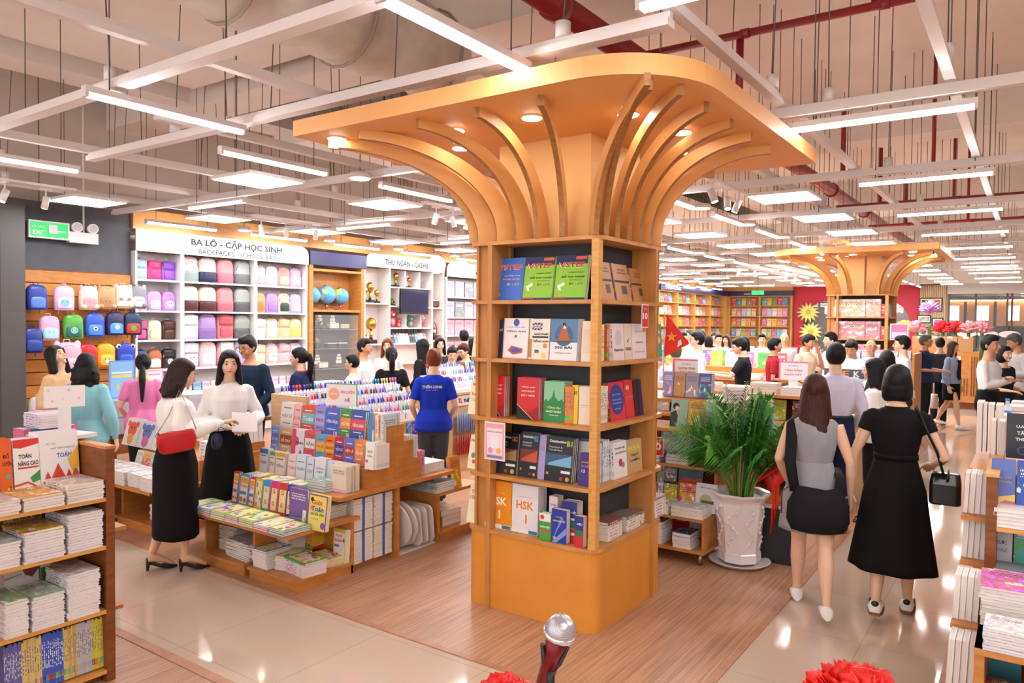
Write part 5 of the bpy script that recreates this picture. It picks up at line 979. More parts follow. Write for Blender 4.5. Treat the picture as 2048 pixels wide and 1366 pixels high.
for q, (x, z) in enumerate(((8.85, 1.02), (9.35, 1.02), (9.2, 1.72), (8.9, 1.72))):
    figure('model_ship', f'miniature sailing ship, {nth(q)} in the glass cabinet', 'model ship', x, 10.4, z+.001, [('hull', 't', ([(-.16, 0, .04), (-.1, 0, .03), (.1, 0, .03), (.18, 0, .06)], [.005, .03, .03, .005]), HULL), ('mast', 'c', ((0, 0, .03), (0, 0, .28), .004), HULL), ('sail', 'b', (-.07, -.004, .08, .06, .004, .14), SAILS), ('sail', 'b', (-.06, -.004, .15, .05, .004, .2), SAILS), ('sail', 'b', (-.04, -.004, .21, .035, .004, .25), SAILS)], 'ship models')
for q, (x, z, c) in enumerate(((8.8, 1.38, '#D8603C'), (8.85, 1.74, '#E8883C'))):
    figure('desk_plant', f'small {"coral" if q == 0 else "orange"} flower arrangement in the glass cabinet', 'plant', x, 10.36, z, [('pot', 'c', ((0, 0, 0), (0, 0, .05), .04), BLACK)]+[('leaf', 't', ([(0, 0, .05), (.06*math.cos(a), .04*math.sin(a), .12), (.12*math.cos(a), .06*math.sin(a), .1)], [.004, .012, .002]), LEAF) for a in [i*PI/4 for i in range(8)]]+[('bloom', 's', ((0, 0, .15), (.03, .03, .035)), mat('bloom'+c, c, .5))])
for q, (x, z) in enumerate(((9.4, 1.38), (9.2, 1.74), (9.45, 1.74), (9.15, 1.38), (8.95, 1.04))):
    figure('gift_box', f'small presentation box, {nth(q)} in the glass cabinet', 'gift box', x, 10.4, z, [('box', 'b', (-.1, -.05, 0, .1, .05, .08), mat('gb%d' % (q % 3), ['#2A2420', '#E0D8D0', '#C8B890'][q % 3], .4)), ('lid', 'b', (-.103, -.053, .08, .103, .053, .095), mat('gb%d' % ((q+1) % 3), ['#2A2420', '#E0D8D0', '#C8B890'][(q+1) % 3], .4))], 'presentation boxes')
# cashier open shelving
CW = mat('shelf_cream', '#F1E8E4', .5)
CS = Fur('cashier_shelving', 'white open cube shelving behind the cashiers', 'wall shelving')
for x in (9.84, 10.5, 11.75, 12.1): CS.p('side_panel', CW, (x-.02, 10.25, .004, x+.02, 10.58, 2.9))
CS.p('back_panel', CW, (9.84, 10.57, .05, 12.1, 10.59, 2.9))
for bx in ((9.86, 2.22, 10.48), (9.86, 1.44, 10.48), (10.52, 2.55, 11.73), (10.52, 2.18, 10.98), (10.52, 1.75, 11.73), (10.52, 1.44, 11.73), (11.3, 2.17, 11.73), (11.77, 2.17, 12.08), (11.77, 1.48, 12.08), (10.52, 1.05, 11.73)): CS.p('shelf', CW, (bx[0], 10.25, bx[1]-.025, bx[2], 10.57, bx[1]))
for x, z0, z1 in ((10.95, 2.55, 2.88), (11.38, 2.55, 2.88), (10.78, 2.18, 2.53), (10.98, 1.75, 2.17), (11.42, 1.75, 2.0)): CS.p('divider', CW, (x-.012, 10.27, z0, x+.012, 10.57, z1))
tv = root('television', 'black wall television above the cashiers', 'television', (11.08, 10.12, 2.02)); MB().box(-.4, 0, 0, .4, .05, .5).build('casing', BLACK, tv); MB().box(-.375, -.003, .035, .375, 0, .475).build('screen', mat('screen', '#2A2C48', .08, coat=1), tv); MB().box(-.1, .05, .15, .1, .2, .35).build('bracket', STEEL, tv)
def trophy(lab, x, z, s=1.0): figure('trophy', lab, 'trophy', x, 10.4, z+.001, [('base', 'b', (-.05*s, -.04*s, 0, .05*s, .04*s, .04*s), BLACK), ('stem', 'c', ((0, 0, .04*s), (0, 0, .14*s), .02*s, 0, 12, .012*s), GOLD), ('cup', 's', ((0, 0, .2*s), (.055*s, .055*s, .065*s)), GOLD)], 'gold ornaments')
for q, (x, z, s_) in enumerate(((9.98, 2.22, 1.2), (10.12, 2.22, 1.5), (10.3, 2.22, 1.0), (10.62, 2.55, 1.0), (10.82, 2.55, 1.1), (11.2, 2.55, .8), (10.15, 1.44, 1.9), (11.58, 2.17, 1.1), (9.98, 1.44, .9), (11.5, 2.17, .9))): trophy(f'gold desk ornament, {nth(q)} in the white cashier shelving', x, z, s_)
figure('model_plane', 'grey toy aircraft on a thin stand', 'model aircraft', 11.56, 10.38, 2.551, [('base', 'c', ((0, 0, 0), (0, 0, .01), .05), BLACK), ('stem', 'c', ((0, 0, .01), (0, 0, .1), .004), STEEL), ('fuselage', 't', ([(-.13, 0, .1), (0, 0, .13), (.13, 0, .16)], [.004, .014, .005]), STEEL), ('wing', 'b', (-.02, -.09, .122, .03, .09, .13), STEEL)])
figure('photo_mount', 'glass oval ornament on dark base', 'ornament', 11.05, 10.38, 2.551, [('base', 'b', (-.07, -.03, 0, .07, .03, .03), BLACK), ('oval', 's', ((0, 0, .14), (.07, .01, .1)), mat('crystal', '#D8E0E4', .1, alpha=.5))])
figure('model_boat', 'green and yellow ornament leaning in the cube', 'ornament', 10.66, 10.38, 2.181, [('base', 'b', (-.09, -.04, 0, .09, .04, .02), BLACK), ('leafy_top', 's', ((0, 0, .09), (.09, .04, .06)), LEAF), ('gold_top', 's', ((.04, -.03, .07), (.05, .02, .04)), GOLD)])
figure('model_tram', 'brown model tram at the shelf end', 'ornament', 11.93, 10.38, 2.171, [('body', 'b', (-.12, -.05, .02, .12, .05, .14), HULL), ('roof', 'b', (-.13, -.055, .14, .13, .055, .16), SAILS), ('wheel', 'c', ((-.07, -.06, .025), (-.07, .06, .025), .025), BLACK), ('wheel', 'c', ((.07, -.06, .025), (.07, .06, .025), .025), BLACK)])
def cat(lab, x, z, m, m2, s=1.0):
    figure('lucky_cat', lab, 'figurine', x, 10.38, z+.001, [('body', 's', ((0, 0, .1*s), (.09*s, .07*s, .1*s), 0), m), ('head', 's', ((0, -.01, .24*s), (.08*s, .07*s, .07*s)), m), ('ear', 'c', ((-.05*s, -.01, .28*s), (-.06*s, -.01, .34*s), .022*s, 0, 10, .002), m), ('ear', 'c', ((.05*s, -.01, .28*s), (.06*s, -.01, .34*s), .022*s, 0, 10, .002), m), ('belly', 's', ((0, -.05*s, .1*s), (.05*s, .03*s, .06*s)), m2), ('muzzle', 's', ((0, -.07*s, .22*s), (.03*s, .02*s, .02*s)), WHITE)], 'lucky figurines')
cat('large red lucky figurine in the white cube shelf', 10.66, 1.75, RED, PNK, 1.15); cat('smaller red figurine beside the large one', 10.86, 1.75, RED, PNK, .6); cat('green round figurine under the television', 11.2, 1.75, mat('jade', '#4A9A88', .4), PNK, .8); cat('pink figurine at the shelf end under the television', 11.56, 1.75, PNK, RED, .85); cat('tiny pink figurine beside the calculators', 11.62, 1.44, PNK, WHITE, .6)
figure('bear_doll', 'dark doll seated in a black hoop', 'doll', 11.92, 10.36, 1.481, [('body', 's', ((0, 0, .08), (.05, .05, .08)), BLACK), ('head', 's', ((0, -.01, .2), (.05, .045, .05)), mat('doll_face', '#E8D0C0', .5)), ('hat', 's', ((0, 0, .24), (.06, .055, .03)), RED), ('hoop', 't', ([(.14*math.cos(a), .03, .2+.18*math.sin(a)) for a in [2*PI*i/24 for i in range(25)]], .006), BLACK), ('red_fan', 'c', ((.1, -.03, .05), (.2, -.03, .05), .06), RED)])
for k in range(13):
    o = book('calculator', f'calculator in a clear box, {nth(k)} along the cashier shelf', (10.58+.087*k, 10.3, 1.445), 0, .35, .075, .2, .02, ['#2A2A30', '#3A3A44', '#5A9AC8', '#E8B8B4', '#E8E8EC', '#D8DCE8', '#C8CCD8'][k % 7], 'plain', 'boxed calculators')
for k in range(10): book('hanging_packet', f'dark hanging packet, {nth(k)} above the calculators', (10.62+.11*k, 10.5, 1.62), 0, 0, .08, .11, .01, '#4A4458', 'art', 'dark hanging packets')
for i, z in enumerate((2.41, 1.97, 1.58, 1.16)):
    if i == 0: TW = wallcase('toy_shelving', 'white toy shelving beyond the cashier shelves', 12.2, 15.4, [.75, 1.16, 1.58, 1.97, 2.41])
    for k in range(9): book('toy_box', f'{("pink", "lilac", "grey")[k % 3]} boxed toy, {nth(k)} on the {nth(i)} toy shelf', (12.38+.33*k, 10.3, z+.001), 0, 0, .29, .34 if i < 3 else .28, .12, ['#F0A8C0', '#C8B4E4', '#8A9098', '#F4B4C4'][(k+i) % 4] if i < 2 else '#F0A8B8', 'art', 'boxed toys')
# round white pendants
for q, (x, z) in enumerate(((9.62, 2.84), (10.29, 2.81))):
    r = root('globe_pendant', f'round white pendant lamp, {("closer to the tv", "beside the column")[q]}', 'pendant lamp', (x, 8.3, z), 0, 'round pendants'); MB().ball((0, 0, 0), .15, seg=24, rings=16).build('shade', mat('opal_glow', (1, .95, .88, 1), .5, emit=2.2), r); MB().cyl((0, 0, .15), (0, 0, 5.1-z), .004, seg=6).build('cord', RODM, r)
# ---------------- display next to the palm ----------------
RU = Fur('book_display', 'tall stepped oak book display behind the palm', 'display shelf')
RU.p('end_panel', WOODX, (5.6, 2.07, .12, 6.2, 2.09, .36)); RU.p('low_shelf', WOODX, (5.54, 2.05, .1, 6.2, 4.2, .12)); RU.p('low_top', WOODX, (5.56, 2.05, .345, 6.2, 4.2, .37)); RU.p('back_panel', WOODX, (5.95, 2.07, .12, 5.97, 4.2, .36))
for x, y in ((5.6, 2.1), (6.1, 2.1), (5.6, 4.1)): RU.r and MB().cyl((x, y, .004), (x, y, .1), .015).build('foot', STEEL, RU.r)
RU.p('riser', WOODX, (5.84, 2.1, .37, 6.2, 4.2, .5)); RU.p('shelf', WOODX, (5.84, 2.05, .7, 6.3, 4.2, .72)); RU.p('shelf', WOODX, (5.84, 2.05, .99, 6.3, 4.2, 1.02)); RU.p('side_panel', WOODX, (5.86, 2.07, .5, 6.3, 2.09, 1.0)); RU.p('back_panel', WOODD, (6.12, 2.09, .5, 6.15, 4.2, 1.0)); RU.p('top_board', WOODX, (6.16, 2.05, 1.2, 6.9, 4.2, 1.23)); RU.p('side_panel', WOODX, (6.2, 2.08, .004, 6.88, 2.1, 1.2)); RU.p('side_panel', WOODX, (6.2, 3.9, .004, 6.88, 3.92, 1.2))
fx('art_book', 'on the low step behind the palm', 5.76, .38, [(1322, 1333, .19, '#C8B8E0', 'paint'), (1333, 1363, .21, '#E0B040', 'paint', [R_(0, 0, 1, .1, '#26302A'), R_(0, .9, 1, 1, '#26302A'), R_(0, 0, .05, 1, '#26302A'), R_(.95, 0, 1, 1, '#26302A')], 'golden sunset book with black frame'), (1366, 1397, .21, '#F0B848', 'paint', None, 'book with blazing autumn leaves'), (1399, 1441, .23, '#E4DEE4', 'flat', [('c', .5, .4, .3, '#A8B878'), R_(.3, .3, .9, .42, '#6A5A50'), T_('Hành hương', .5, .85, .6, .06, '#5A5A60')], 'pale book with a small pavilion among trees')], .2, 980, t=.018)
stack('travel_book', 'close to the palm pot on the low step', 5.66, 2.2, .37, 3, .26, .21, .028, -PI/2, ['#EFE9E4'], 'paint', .02, top='#D8D8D8'); stack('travel_book', 'second from the palm pot on the low step', 5.66, 2.48, .37, 3, .26, .21, .028, -PI/2, ['#EFE9E4'], 'paint', .02, top='#B8BCA8'); stack('travel_book', 'third from the palm pot on the low step', 5.66, 2.76, .37, 3, .26, .21, .028, -PI/2, ['#EFE9E4'], 'paint', .02, top='#E8E0E8')
stack('paperback_novel', 'in front on the lowest shelf by the palm', 5.66, 2.24, .12, 4, .15, .2, .03, -PI/2, ['#F1ECE6'], 'paint', .02, top='#4A4A78'); stack('paperback_novel', 'far on the lowest shelf by the palm', 5.66, 2.48, .12, 6, .15, .2, .03, -PI/2, ['#F1ECE6'], 'paint', .02, top='#7A7488'); stack('paperback_novel', 'hidden third on the lowest shelf', 5.66, 2.75, .12, 4, .15, .2, .03, -PI/2, ['#F1ECE6'], 'paint', .02)
fx('paperback_novel', 'at the back of the lowest shelf by the palm', 5.9, .125, [(1358, 1388, .2, '#B02830', 'flat', [T_('Conan Doyle', .5, .6, .7, .06, '#E8C8C0')], 'dark red novel'), (1391, 1430, .2, '#E8E4EA', 'paint', None, 'white novel with floral cover')], .05, 1080, t=.02)
fx('art_book', 'on the dark shelf behind the palm', 5.95, .505, [(1322, 1335, .17, '#A8C0A0', 'paint'), (1335, 1360, .17, '#8A8AA8', 'paint'), (1365, 1412, .18, '#5A7A8C', 'flat', [('p', [(0, .35), (.3, .55), (.7, .45), (1, .6), (1, .2), (0, .2)], '#D8604C'), R_(0, 0, 1, .2, '#3A6A90')], 'teal book with red clouds')], .1, 930, t=.02)
fx('art_book', 'on the purple shelf behind the palm', 6.06, .75, [(1327, 1392, .22, '#B8B0E0', 'flat', [('c', .35, .55, .22, '#E8B8D0'), ('c', .6, .5, .24, '#F0C0C8'), ('c', .5, .65, .14, '#A8C8F0')], 'wide lilac book with a pink blossom', 3), (1398, 1420, .2, '#3A4A8C', 'paint')], .1, 880, t=.02)
for k in range(3): stack('slipcase_novel', f'{nth(k)} from the far end of the purple shelf', 5.94, 2.93-.26*k, .72, 3, .2, .17, .028, -PI/2, ['#8A70C8'], 'flat', .01)
fx('art_book', 'on the upper shelf behind the palm', 5.93, 1.025, [(1344, 1377, .23, '#9ABCA8', 'flat', [('c', .3, .75, .2, '#2A2626'), ('c', .38, .68, .13, '#E8C8A8'), ('p', [(0, 0), (0, .5), (.3, .6), (.45, .4), (.4, 0)], '#3A3C38')], 'green book with a dark haired lady'), (1379, 1413, .24, '#E8C45C', 'paint', None, 'yellow meadow book'), (1415, 1440, .24, '#F3EEF0', 'flat', [R_(.4, .3, .6, .7, '#D8B8C0')], 'white book with a thin red branch')], .2, 830, t=.02)
fx('fantasy_novel', 'along the top of the palm display', 6.35, 1.235, [(1328, 1348, .22, '#8890C8', 'art'), (1350, 1372, .22, '#C08A5C', 'art'), (1374, 1399, .22, '#A098A8', 'art'), (1400, 1425, .22, '#5A60A8', 'art')], .12, 790, t=.025, copies=3)
spines('box_set', 'at the far upper shelf by the column', (5.9, 3.05), 1.025, -PI/2, 4, .2, .15, .03, ['#A83038'], jit=.1); spines('manual', 'behind the column on the purple shelf', (5.9, 3.1), .72, -PI/2, 7, .26, .16, .02, ['#E8C030', '#D84030'])
tsign('pink framed sign stand above the palm display', 6.6, 2.65, 1.235, -PI/2+.1, .24, .17, [R_(0, .9, 1, 1, '#E87A98'), R_(0, 0, .1, 1, '#E87A98'), T_('TỦ SÁCH', .55, .72, .35, .1, '#7A9AE0'), T_('NGÔN TÌNH', .56, .5, .66, .15, '#E0456A'), T_('LÃNG MẠN', .56, .28, .66, .15, '#E0456A')])
card('discount_sign', 'red discount sign with ten clipped to the palm display', 'sign', (5.82, 2.58, .78), -PI/2, .13, .16, '#F0ECEC', [R_(.04, .04, .96, .96, '#D02530'), T_('10', .5, .5, .7, .4, '#F6F0F0')])
# right hand neighbour of the palm
R2 = Fur('book_counter', 'long oak book counter beyond the palm with pale end panel', 'counter')
R2.p('end_panel', PW, (8.3, 1.5, .004, 9.25, 1.54, 1.12)); R2.p('top_board', WOODX, (8.2, 1.56, 1.1, 9.3, 4.6, 1.13)); R2.p('shelf', WOODX, (8.1, 1.56, .82, 9.2, 4.6, .85)); R2.p('shelf', WOODX, (7.9, 1.56, .42, 9.2, 4.6, .45)); R2.p('base', WOODX, (8.0, 1.56, .004, 9.2, 4.6, .1)); R2.p('side_panel', WOODX, (8.1, 2.9, .1, 9.2, 2.93, 1.1)); R2.p('back_panel', WOODD, (8.7, 1.56, .1, 8.72, 4.6, 1.1))
for k in range(10): book('hardback', f'{nth(k)} cover from the pale end on the counter shelf beyond the palm', (8.32, 1.75+.27*k, .852), -PI/2, .1, .2, .22, .03, ['#E8E6E8', '#8A3A34', '#B8D030', '#5A6A78', '#3A3A40', '#E8B070', '#4A7AB0', '#D8D0C8', '#A8C8D8', '#E8E0E0'][k], 'paint', 'covers beyond the palm')
for k in range(8): stack('hardback', f'{nth(k)} from the pale end on the counter beyond the palm', 8.35, 1.75+.33*k, 1.13, 2+k % 3, .28, .22, .03, -PI/2, ['#F0EEEC', '#F4C8C8', '#F0D8A0', '#D8D8E8'], 'paint', .05)
for k in range(8): stack('hardback', f'{nth(k)} from the pale end on the low shelf', 8.05, 1.75+.33*k, .45, 4, .24, .2, .03, -PI/2, ['#E8E6EC', '#A8A8D0', '#E8C8B0', '#C8D8D0'], 'paint', .05)
spines('pocket_novel', 'on the low shelf beyond the palm', (8.2, 2.6), .6, -PI/2, 8, .2, .15, .02, ['#E88A5C', '#E8E0D0', '#C85A40'])
tsign('pink framed sign stand on the counter beyond the palm', 8.45, 2.15, 1.13, -PI/2+.1, .3, .2, [R_(0, .92, 1, 1, '#E87A98'), R_(0, 0, .06, 1, '#E87A98'), T_('TỦ SÁCH', .5, .76, .35, .09, '#7A9AE0'), T_('TẢN VĂN', .5, .52, .6, .14, '#E0456A'), T_('NGẮN HAY', .5, .3, .6, .14, '#E0456A')])
for nm, (x0, x1, y0, y1, z, lab) in {'a': (12.0, 13.0, 3.2, 6.4, 1.0, 'oak book table before the man in red'), 'b': (13.9, 15.0, 4.6, 8.6, .95, 'oak book table before the white shirted group'), 'c': (18.8, 20.2, 4.2, 9.0, .9, 'far oak book table close to the children books'), 'd': (6.8, 8.6, 5.6-.9, 5.75, .9, 'oak book table beside the pen counter')}.items():
    if nm == 'd': continue
    F = Fur('book_table', lab, 'display table'); F.p('body', WOODX, (x0+.1, y0+.1, .004, x1-.1, y1-.1, z-.03)); F.p('top_board', WOODX, (x0, y0, z-.03, x1, y1, z)); F.p('riser', WOODX, (x0+.5, y0+.05, z, x1-.3, y1-.05, z+.16))
    n = int((y1-y0-.1)/.27)
    for k in range(n): stack('display_book', f'{nth(k)} on the table {dict(a="before the man in red", b="before the white shirts", c="near the children wall")[nm]}', x0+.12, y0+.2+.27*k, z, 2+(k*7) % 3, .23, .2, .03, -PI/2, ['#F0EEF0', '#F0B8C8', '#A8B8E8', '#F0E0A0', '#E88A70'], 'art', .05)
    for k in range(n): book('display_book', f'{nth(k)} upright cover on the table {dict(a="before the man in red", b="before the white shirts", c="near the children wall")[nm]}', (x0+.52, y0+.2+.27*k, z+.162), -PI/2, .2, .2, .26, .03, BRIGHT[(k*3) % 10], 'art', 'upright covers on the far tables')
# toy and product stands
TS = Fur('toy_stand', 'multi tier stand of plastic toys with wooden side', 'display stand'); TS.p('side_panel', PW, (9.6, 1.36, .004, 10.6, 1.4, 1.36)); 
for z in (.35, .62, .88, 1.12): TS.p('tier', WHITE, (9.7, 1.42, z-.015, 10.5, 2.1, z))
TS.p('header', mat('toy_header', '#4A5A70', .4), (9.7, 1.42, 1.25, 9.72, 2.1, 1.36))
for s, c, y in (('E', '#E89A30', 1.85), ('K', '#F0F0F0', 1.73), ('O', '#E8503C', 1.6)): text(s, .07, .07, mat('ink'+c, c, .4), TS.r, (9.695, y, 1.305), (0, 0, -PI/2))
for i, z in enumerate((.35, .62, .88, 1.12)):
    for k in range(6): figure('toy_car', f'plastic toy car, {nth(k)} on the {nth(i)} toy tier', 'toy', 9.78+.0*k, 1.5+.105*k, z+.001, [('body', 'b', (-.05, -.035, .02, .06, .035, .07), mat('toy%d' % ((k+i) % 5), ['#D8D030', '#3A62C8', '#D83A30', '#5AB04A', '#E8E8EC'][(k+i) % 5], .3)), ('cabin', 's', ((0, 0, .08), (.04, .03, .035)), BLACK), ('wheel', 'c', ((-.03, -.04, .02), (-.03, .04, .02), .02), BLACK), ('wheel', 'c', ((.04, -.04, .02), (.04, .04, .02), .02), BLACK)], 'plastic toys')
PS = Fur('product_stand', 'oak stand of boxed lilac gifts beside the toys', 'display stand'); PS.p('side_panel', WOODX, (13.0, 1.5, .004, 13.9, 1.54, 1.45)); PS.p('back_panel', WOODX, (13.5, 1.54, .004, 13.53, 2.5, 1.3))
for z in (.35, .7, .95, 1.18): PS.p('shelf', WOODX, (13.0, 1.54, z-.02, 13.5, 2.5, z))
for i, z in enumerate((.95, 1.18)):
    for k in range(5):
        for j in range(2 if i == 0 else 3): book('gift_carton', f'lilac gift carton, {nth(k)} along, level {j+1}, {nth(i)} product shelf', (13.04, 1.64+.18*k, z+j*.105), -PI/2, 0, .16, .1, .16, '#D8CCE4', 'art', 'lilac gift cartons')
for k in range(4): book('plush_packet', f'{("pink", "yellow")[k//2]} plush packet {("close", "far")[k % 2]} on the product stand', (13.04, 1.7+.4*(k % 2), (.7, .35)[k//2]), -PI/2, 0, .34, .24, .14, ('#E8B8C8', '#E0D040')[k//2], 'art', 'plush packets')
tsign('pink sign stand on the gift carton stand', 13.2, 1.75, 1.5, -PI/2, .26, .26, [R_(.05, .05, .95, .95, '#F07AA0'), R_(.1, .1, .9, .5, '#F8C8D8')])
# ---------------- shelf at the right edge ----------------
S = Fur('bookshelf', 'oak bookshelf of novels beside the tiled aisle, nearest the right edge of the hall', 'bookshelf')
S.p('end_panel', WOODD, (4.1, .12, .004, 4.7, .165, 1.2)); S.p('end_cap', WOODL, (4.09, .115, 1.2, 4.7, .17, 1.215)); S.p('back_panel', WOODD, (4.5, -1.6, .05, 4.52, .12, 1.15))
for z in (.72, .97): S.p('shelf', WOODL, (4.1, -1.6, z-.02, 4.5, .12, z))
S.p('side_panel', WOODX, (3.36, .125, .004, 4.09, .16, .66)); S.p('top_board', WOODX, (3.34, -1.6, .64, 4.09, .16, .66)); S.p('shelf', WOODX, (3.37, -1.6, .37, 4.05, .125, .39)); S.p('kick_board', WOODD, (3.4, -1.6, .004, 3.43, .12, .1)); S.p('shelf', WOODX, (3.37, -1.6, .08, 4.05, .125, .1)); S.p('back_panel', WOODD, (4.05, -1.6, .1, 4.07, .12, .64))
for z, x in ((.98, 4.2), (.76, 4.2), (.6, 3.75), (.4, 3.5)): S.p('end_ledge', WOODX, (x, .165, z-.02, x+.4, .27, z))
fx('philosophy_book', 'on the aisle shelf end', 4.22, 1.05, [(1995, 2044, .215, '#5A70B8', 'flat', [('p', [(0, .0), (0, .16), (.5, .2), (1, .26), (1, 0)], '#E8C870'), ('p', [(.2, 0), (.6, .12), (1, .1), (1, 0)], '#C8707C'), T_('hành trình', .55, .62, .6, .06, '#C8A860', False), T_('phương đông', .55, .52, .6, .06, '#C8A860', False)], 'blue book with golden dunes', 2), (2047, 2100, .215, '#2E50B0', 'art', None, 'blue cover at the very edge', 2)], .12, 870, t=.02)
stack('philosophy_book', 'under the blue dunes cover', 4.18, .07, .97, 5, .125, .16, .018, -PI/2, ['#F1ECE8'], 'flat', .01); stack('philosophy_book', 'second on the upper aisle shelf', 4.18, -.06, .97, 5, .125, .16, .018, -PI/2, ['#F1ECE8'], 'flat', .01)
fx('philosophy_book', 'on the middle aisle shelf', 4.24, .78, [(1990, 2044, .18, '#C8C8D0', 'flat', [T_('OSHO', .5, .85, .86, .17, '#4A2A2A'), T_('BA BƯỚC', .5, .5, .6, .14, '#3A3A40', False), T_('TỈNH THỨC', .5, .3, .66, .12, '#3A3A40', False)], 'grey book with four large letters', 2), (2047, 2100, .18, '#4AA098', 'art', None, 'teal cover at the very edge', 2)], .08, 950, t=.02)
stack('philosophy_book', 'under the grey four letter cover', 4.18, .065, .72, 3, .13, .17, .02, -PI/2, ['#F1ECE8'], 'flat', .01, top='#8A9098'); stack('philosophy_book', 'second on the middle aisle shelf', 4.18, -.07, .72, 3, .125, .17, .02, -PI/2, ['#F1ECE8'], 'flat', .01)
fx('law_book', 'standing on top of the aisle shelf', 4.62, 1.22, [(2022, 2090, .23, '#24262E', 'flat', [T_('LUẬT', .5, .72, .4, .09, '#E8E8EC'), T_('TÂM', .5, .58, .36, .09, '#E8E8EC'), T_('THỨC', .5, .44, .44, .09, '#E8E8EC'), ('c', .5, .18, .16, '#5A4A90'), ('c', .5, .18, .12, '#24262E')], 'black book with purple ring emblem', 1)], .05, 830, t=.02)
spines('hardbound_volume', 'on top of the aisle shelf', (4.7, .2), 1.2, -PI/2, 2, .2, .16, .035, ['#E0A860'], back=True); spines('hardbound_volume', 'white row above the aisle shelf', (5.2, .3), 1.15, -PI/2, 4, .3, .16, .03, ['#F0EDE8'], back=True)
S3 = Fur('book_table', 'oak table with toys and boxes behind the aisle shelf', 'display table'); S3.p('body', WOODX, (4.9, -1.6, .004, 9, .25, 1.05)); S3.p('top_board', WOODX, (4.85, -1.6, 1.05, 9.05, .28, 1.1))
for k in range(8): stack('boxed_set', f'{nth(k)} from the aisle shelf on the long white top', 5.4+.42*k, .05-.05*(k % 2), 1.1, 2+k % 3, .3, .24, .035, -PI/2, ['#F0EEEA', '#D8E4D8', '#F0D8D0', '#E0503C', '#E8B060'], 'art', .1)
bt_ = root('water_bottle', 'clear water bottle with blue label on the white top', 'bottle', (7.2, .16, 1.1)); MB().tube([(0, 0, 0), (0, 0, .14), (0, 0, .17), (0, 0, .2)], [.032, .032, .014, .014], seg=14).build('body', mat('pet', '#E8F2F8', .1, alpha=.5), bt_); MB().cyl((0, 0, .07), (0, 0, .12), .033).build('wrapper', mat('wrap_blue', '#3A7AD0', .4), bt_); MB().cyl((0, 0, .2), (0, 0, .215), .016).build('cap', mat('wrap_blue', '#3A7AD0', .4), bt_)
for k in range(5): stack('parenting_book', f'{nth(k)} from the aisle on the low box, front row', 3.44, .06-.155*k, .66, 8, .14, .18, .011, -PI/2, ['#E8E4F0', '#F0EEF0'], 'paint', .02, top='#F4F0EC' if k % 2 == 0 else '#E89AA8'); 
for k in range(3): stack('parenting_book', f'{nth(k)} from the aisle on the low box, back row', 3.78, .03-.27*k, .66, 13, .26, .28, .0125, -PI/2+.03, ['#F0E0E8', '#F4C8D8', '#EDE8E4'], 'paint', .03, top='#F088B0' if k == 0 else '#F4C8D8')
fx('parenting_book', 'in the upper compartment of the low box', 3.7, .4, [(1965, 2003, .2, '#C87A60', 'paint', None, 'brown food photo book', 1), (2006, 2075, .2, '#4A98A8', 'flat', [T_('ĂN DẶM', .45, .72, .6, .14, '#D8E8EC')], 'teal weaning book', 2)], .08, 1140, t=.02)
for k in range(4): stack('parenting_book', f'{nth(k)} from the aisle in the upper compartment', 3.47, .05-.155*k, .39, 6, .145, .17, .0155, -PI/2, ['#F2EEF4'], 'paint', .01, top='#B87840' if k == 0 else '#7AB05A')
fx('parenting_book', 'in the lower compartment of the low box', 3.62, .14, [(1964, 2040, .2, '#D8CC5C', 'flat', [T_('MỖI NGÀY', .5, .62, .4, .05, '#8A8A3A'), T_('10 PHÚT', .5, .54, .36, .05, '#8A8A3A'), T_('THÌ THẦM', .5, .46, .4, .05, '#8A8A3A'), T_('VỚI CON', .5, .38, .36, .05, '#8A8A3A')]+[('c', .5+.38*math.cos(a), .5+.36*math.sin(a), .025, '#4A6A5A') for a in [i*PI/8 for i in range(16)]], 'yellow book with a leaf wreath', 2)], .1, 1300, t=.02)
for k in range(3): stack('parenting_book', f'{nth(k)} from the aisle at the box bottom', 3.46, .05-.155*k, .1, 4, .145, .18, .014, -PI/2, ['#F2EEF0'], 'paint', .01, top='#E8E0D0' if k == 0 else '#3A9A5A')
for i, (x, z, n, pal) in enumerate(((4.22, .98, 7, ['#D8302C', '#F0E8E4', '#E8D8C8', '#D0C8E0']), (4.22, .76, 4, ['#EDE2CE', '#C8C8CC']), (3.77, .6, 5, ['#EDE8E4', '#D8D4CC']), (3.52, .4, 4, ['#F0EEEC', '#B8B4B0']))):
    for q in range(4): book('slim_book', f'{cname(pal[q % len(pal)])} slim book, {nth(q)} from the aisle on the {nth(i)} end ledge', (x+.12, .268-.0245*q, z), PI, .04, .15, .2, .023, pal[q % len(pal)], 'plain', f'slim books on end ledge {i+1}')
